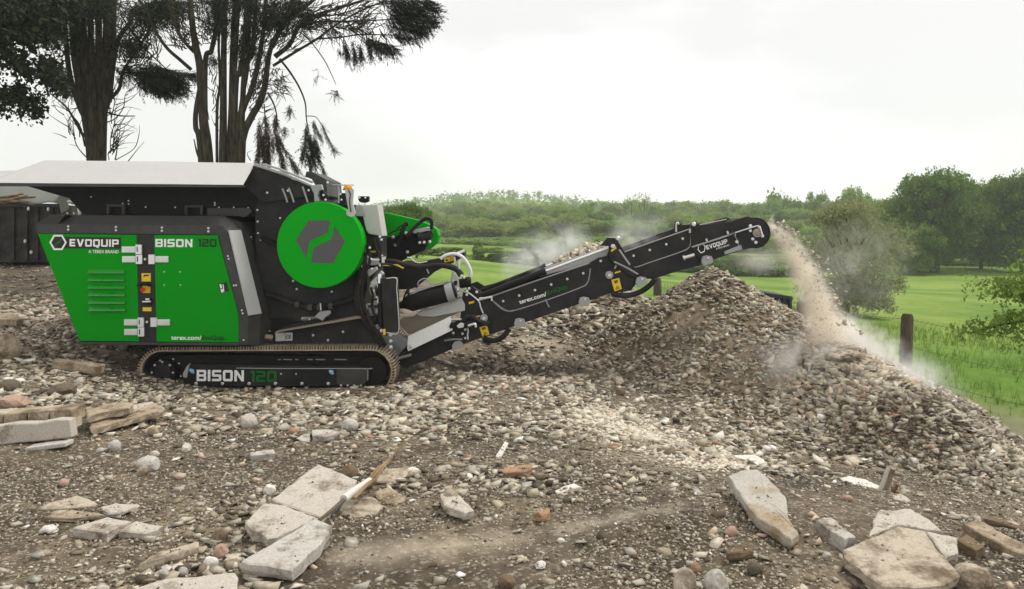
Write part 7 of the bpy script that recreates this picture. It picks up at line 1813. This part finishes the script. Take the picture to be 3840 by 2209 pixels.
# ---------------------------------------------------------------- dust and haze
def vol(name, col, dens_nodes, aniso=.2):
    m = bpy.data.materials.new(name); m.use_nodes = True; nt = m.node_tree; N, L = nt.nodes, nt.links
    N.remove(N['Principled BSDF']); v = N.new('ShaderNodeVolumePrincipled'); v.inputs['Color'].default_value = col + (1,); v.inputs['Anisotropy'].default_value = aniso
    L.new(v.outputs[0], N['Material Output'].inputs['Volume'])
    d = dens_nodes(N, L); 
    if d is None: return m, v
    L.new(d, v.inputs['Density']); return m, v
def mth(N, L, op, a, b=None, clamp=False):
    n_ = N.new('ShaderNodeMath'); n_.operation = op; n_.use_clamp = clamp
    for i, q in enumerate((a, b)):
        if q is None: continue
        if hasattr(q, 'is_output'): L.new(q, n_.inputs[i])
        else: n_.inputs[i].default_value = q
    return n_.outputs[0]
def puff(name, c, r, dens, col, label, seed=0, nscale=3.0, rotx=0, tilt=0):
    def nodes(N, L):
        t = N.new('ShaderNodeTexCoord'); ln = N.new('ShaderNodeVectorMath'); ln.operation = 'LENGTH'; L.new(t.outputs['Object'], ln.inputs[0])
        g = N.new('ShaderNodeNewGeometry'); n_ = N.new('ShaderNodeTexNoise'); n_.inputs['Scale'].default_value = nscale; n_.inputs['Detail'].default_value = 5; n_.inputs['Roughness'].default_value = .6
        n_.inputs['Distortion'].default_value = .6; L.new(g.outputs['Position'], n_.inputs['Vector'])
        a = mth(N, L, 'SUBTRACT', 1.0, ln.outputs['Value'], True); a = mth(N, L, 'POWER', a, 1.4)
        b_ = mth(N, L, 'MULTIPLY', mth(N, L, 'SUBTRACT', n_.outputs['Fac'], .42, True), 6.5)
        return mth(N, L, 'MULTIPLY', mth(N, L, 'MULTIPLY', a, b_), dens)
    m, v = vol(name, col, nodes)
    bm = bmesh.new(); bmesh.ops.create_icosphere(bm, subdivisions=3, radius=1.0); me = bpy.data.meshes.new(name); bm.to_mesh(me); bm.free(); me.materials.append(m)
    o = link(name, me, None, c); o.scale = r; o.rotation_euler = (0, tilt, 0); o['kind'] = 'stuff'; o['label'] = label; return o
DUSTC = (0.985, 0.96, 0.925); DUSTW = (0.995, 0.99, 0.98)
# stream
def stream_nodes(N, L):
    g = N.new('ShaderNodeNewGeometry'); s = N.new('ShaderNodeSeparateXYZ'); L.new(g.outputs['Position'], s.inputs[0])
    # f from height: z = z0 + dz(.16t + .84t^2)  ->  t by the quadratic formula
    dz = ST1.z - ST0.z
    h = mth(N, L, 'DIVIDE', mth(N, L, 'SUBTRACT', s.outputs[2], ST0.z + .06), dz)
    h = mth(N, L, 'MAXIMUM', h, 0.0)
    t = mth(N, L, 'DIVIDE', mth(N, L, 'SUBTRACT', mth(N, L, 'SQRT', mth(N, L, 'ADD', mth(N, L, 'MULTIPLY', h, 4 * .84), .16 ** 2)), .16), 2 * .84)
    xc = mth(N, L, 'ADD', mth(N, L, 'MULTIPLY', t, ST1.x - ST0.x), ST0.x - .03)
    yc = mth(N, L, 'ADD', mth(N, L, 'MULTIPLY', t, ST1.y - ST0.y), ST0.y)
    dx, dy = mth(N, L, 'SUBTRACT', s.outputs[0], xc), mth(N, L, 'SUBTRACT', s.outputs[1], yc)
    w = mth(N, L, 'ADD', mth(N, L, 'MULTIPLY', t, .09), .065)
    # the trailing (left) side is blurrier than the leading side
    wl2 = mth(N, L, 'MULTIPLY', w, mth(N, L, 'ADD', mth(N, L, 'MULTIPLY', mth(N, L, 'LESS_THAN', dx, 0.0), .55), .8))
    r2 = mth(N, L, 'ADD', mth(N, L, 'POWER', mth(N, L, 'DIVIDE', mth(N, L, 'ABSOLUTE', dx), wl2), 2.0), mth(N, L, 'POWER', mth(N, L, 'DIVIDE', mth(N, L, 'ABSOLUTE', dy), mth(N, L, 'MULTIPLY', w, 1.6)), 2.0))
    e = mth(N, L, 'EXPONENT', mth(N, L, 'MULTIPLY', r2, -1.0)); e = mth(N, L, 'SUBTRACT', e, .02, True)
    n_ = N.new('ShaderNodeTexNoise'); n_.inputs['Scale'].default_value = 5; n_.inputs['Detail'].default_value = 6; n_.inputs['Roughness'].default_value = .65; L.new(g.outputs['Position'], n_.inputs['Vector'])
    b_ = mth(N, L, 'MULTIPLY', mth(N, L, 'SUBTRACT', n_.outputs['Fac'], .3, True), 4.5)
    return mth(N, L, 'MULTIPLY', mth(N, L, 'MULTIPLY', e, b_), 10.0)
m_, v_ = vol('falling_dust', (0.975, 0.915, 0.82), stream_nodes)
pts = [Vector(arc(np.array([f_]))[0]) for f_ in (0, .05, .15, .3, .5, .75, 1.0, 1.06)]
mb = MB(); mb.tube(pts, [.30, .34, .4, .46, .52, .58, .62, .5], 14, smooth=False)
o = mb.build('falling_dust', m_, None, kind='stuff'); tag(o, 'pale brown stream of dust falling from the end of the conveyor', 'dust')
def pp3(u, v, Y): return tuple(P(*dd(u, v), Y))
puff('dust_cloud', pp3(2150, 870, 10.6), (.9, .9, .42), 4.2, DUSTC, 'white dust drifting down the right side of the right heap', tilt=.55)
puff('dust_cloud', pp3(2075, 825, 10.5), (.45, .6, .34), 6.0, DUSTC, 'thick dust where the stream hits the heap')
puff('dust_cloud', pp3(1960, 880, 10.0), (.85, .7, .35), 2.4, DUSTC, 'thin dust over the dip between the two heaps', tilt=-.45)
puff('dust_cloud', pp3(2260, 930, 10.3), (.8, .7, .40), 2.4, DUSTW, 'thin dust drifting to the fence post', tilt=.5)
puff('dust_cloud', pp3(1870, 640, 10.7), (.6, .5, .26), 2.2, DUSTC, 'faint brown dust below the head of the conveyor')
puff('dust_cloud', pp3(1350, 635, 11.3), (.9, .6, .5), 3.6, DUSTW, 'faint dust rising above the lower part of the conveyor', tilt=-.4)
puff('dust_cloud', pp3(1570, 585, 11.2), (.6, .5, .4), 2.2, DUSTW, 'faint dust above the fold of the conveyor', tilt=-.3)
puff('dust_cloud', pp3(2100, 660, 11.0), (1.0, .8, .9), .55, DUSTC, 'wide thin dust veil beside the falling stream')
# air: one even box of pale haze round camera and scene
m_, v_ = vol('haze_air', (0.93, 0.95, 0.96), lambda N, L: None, .0)
v_.inputs['Density'].default_value = 0.0007
hz_b = MB(); hz_b.box((0, 700, 14), (3200, 1700, 60)); o = hz_b.build('haze', m_, None, kind='stuff')
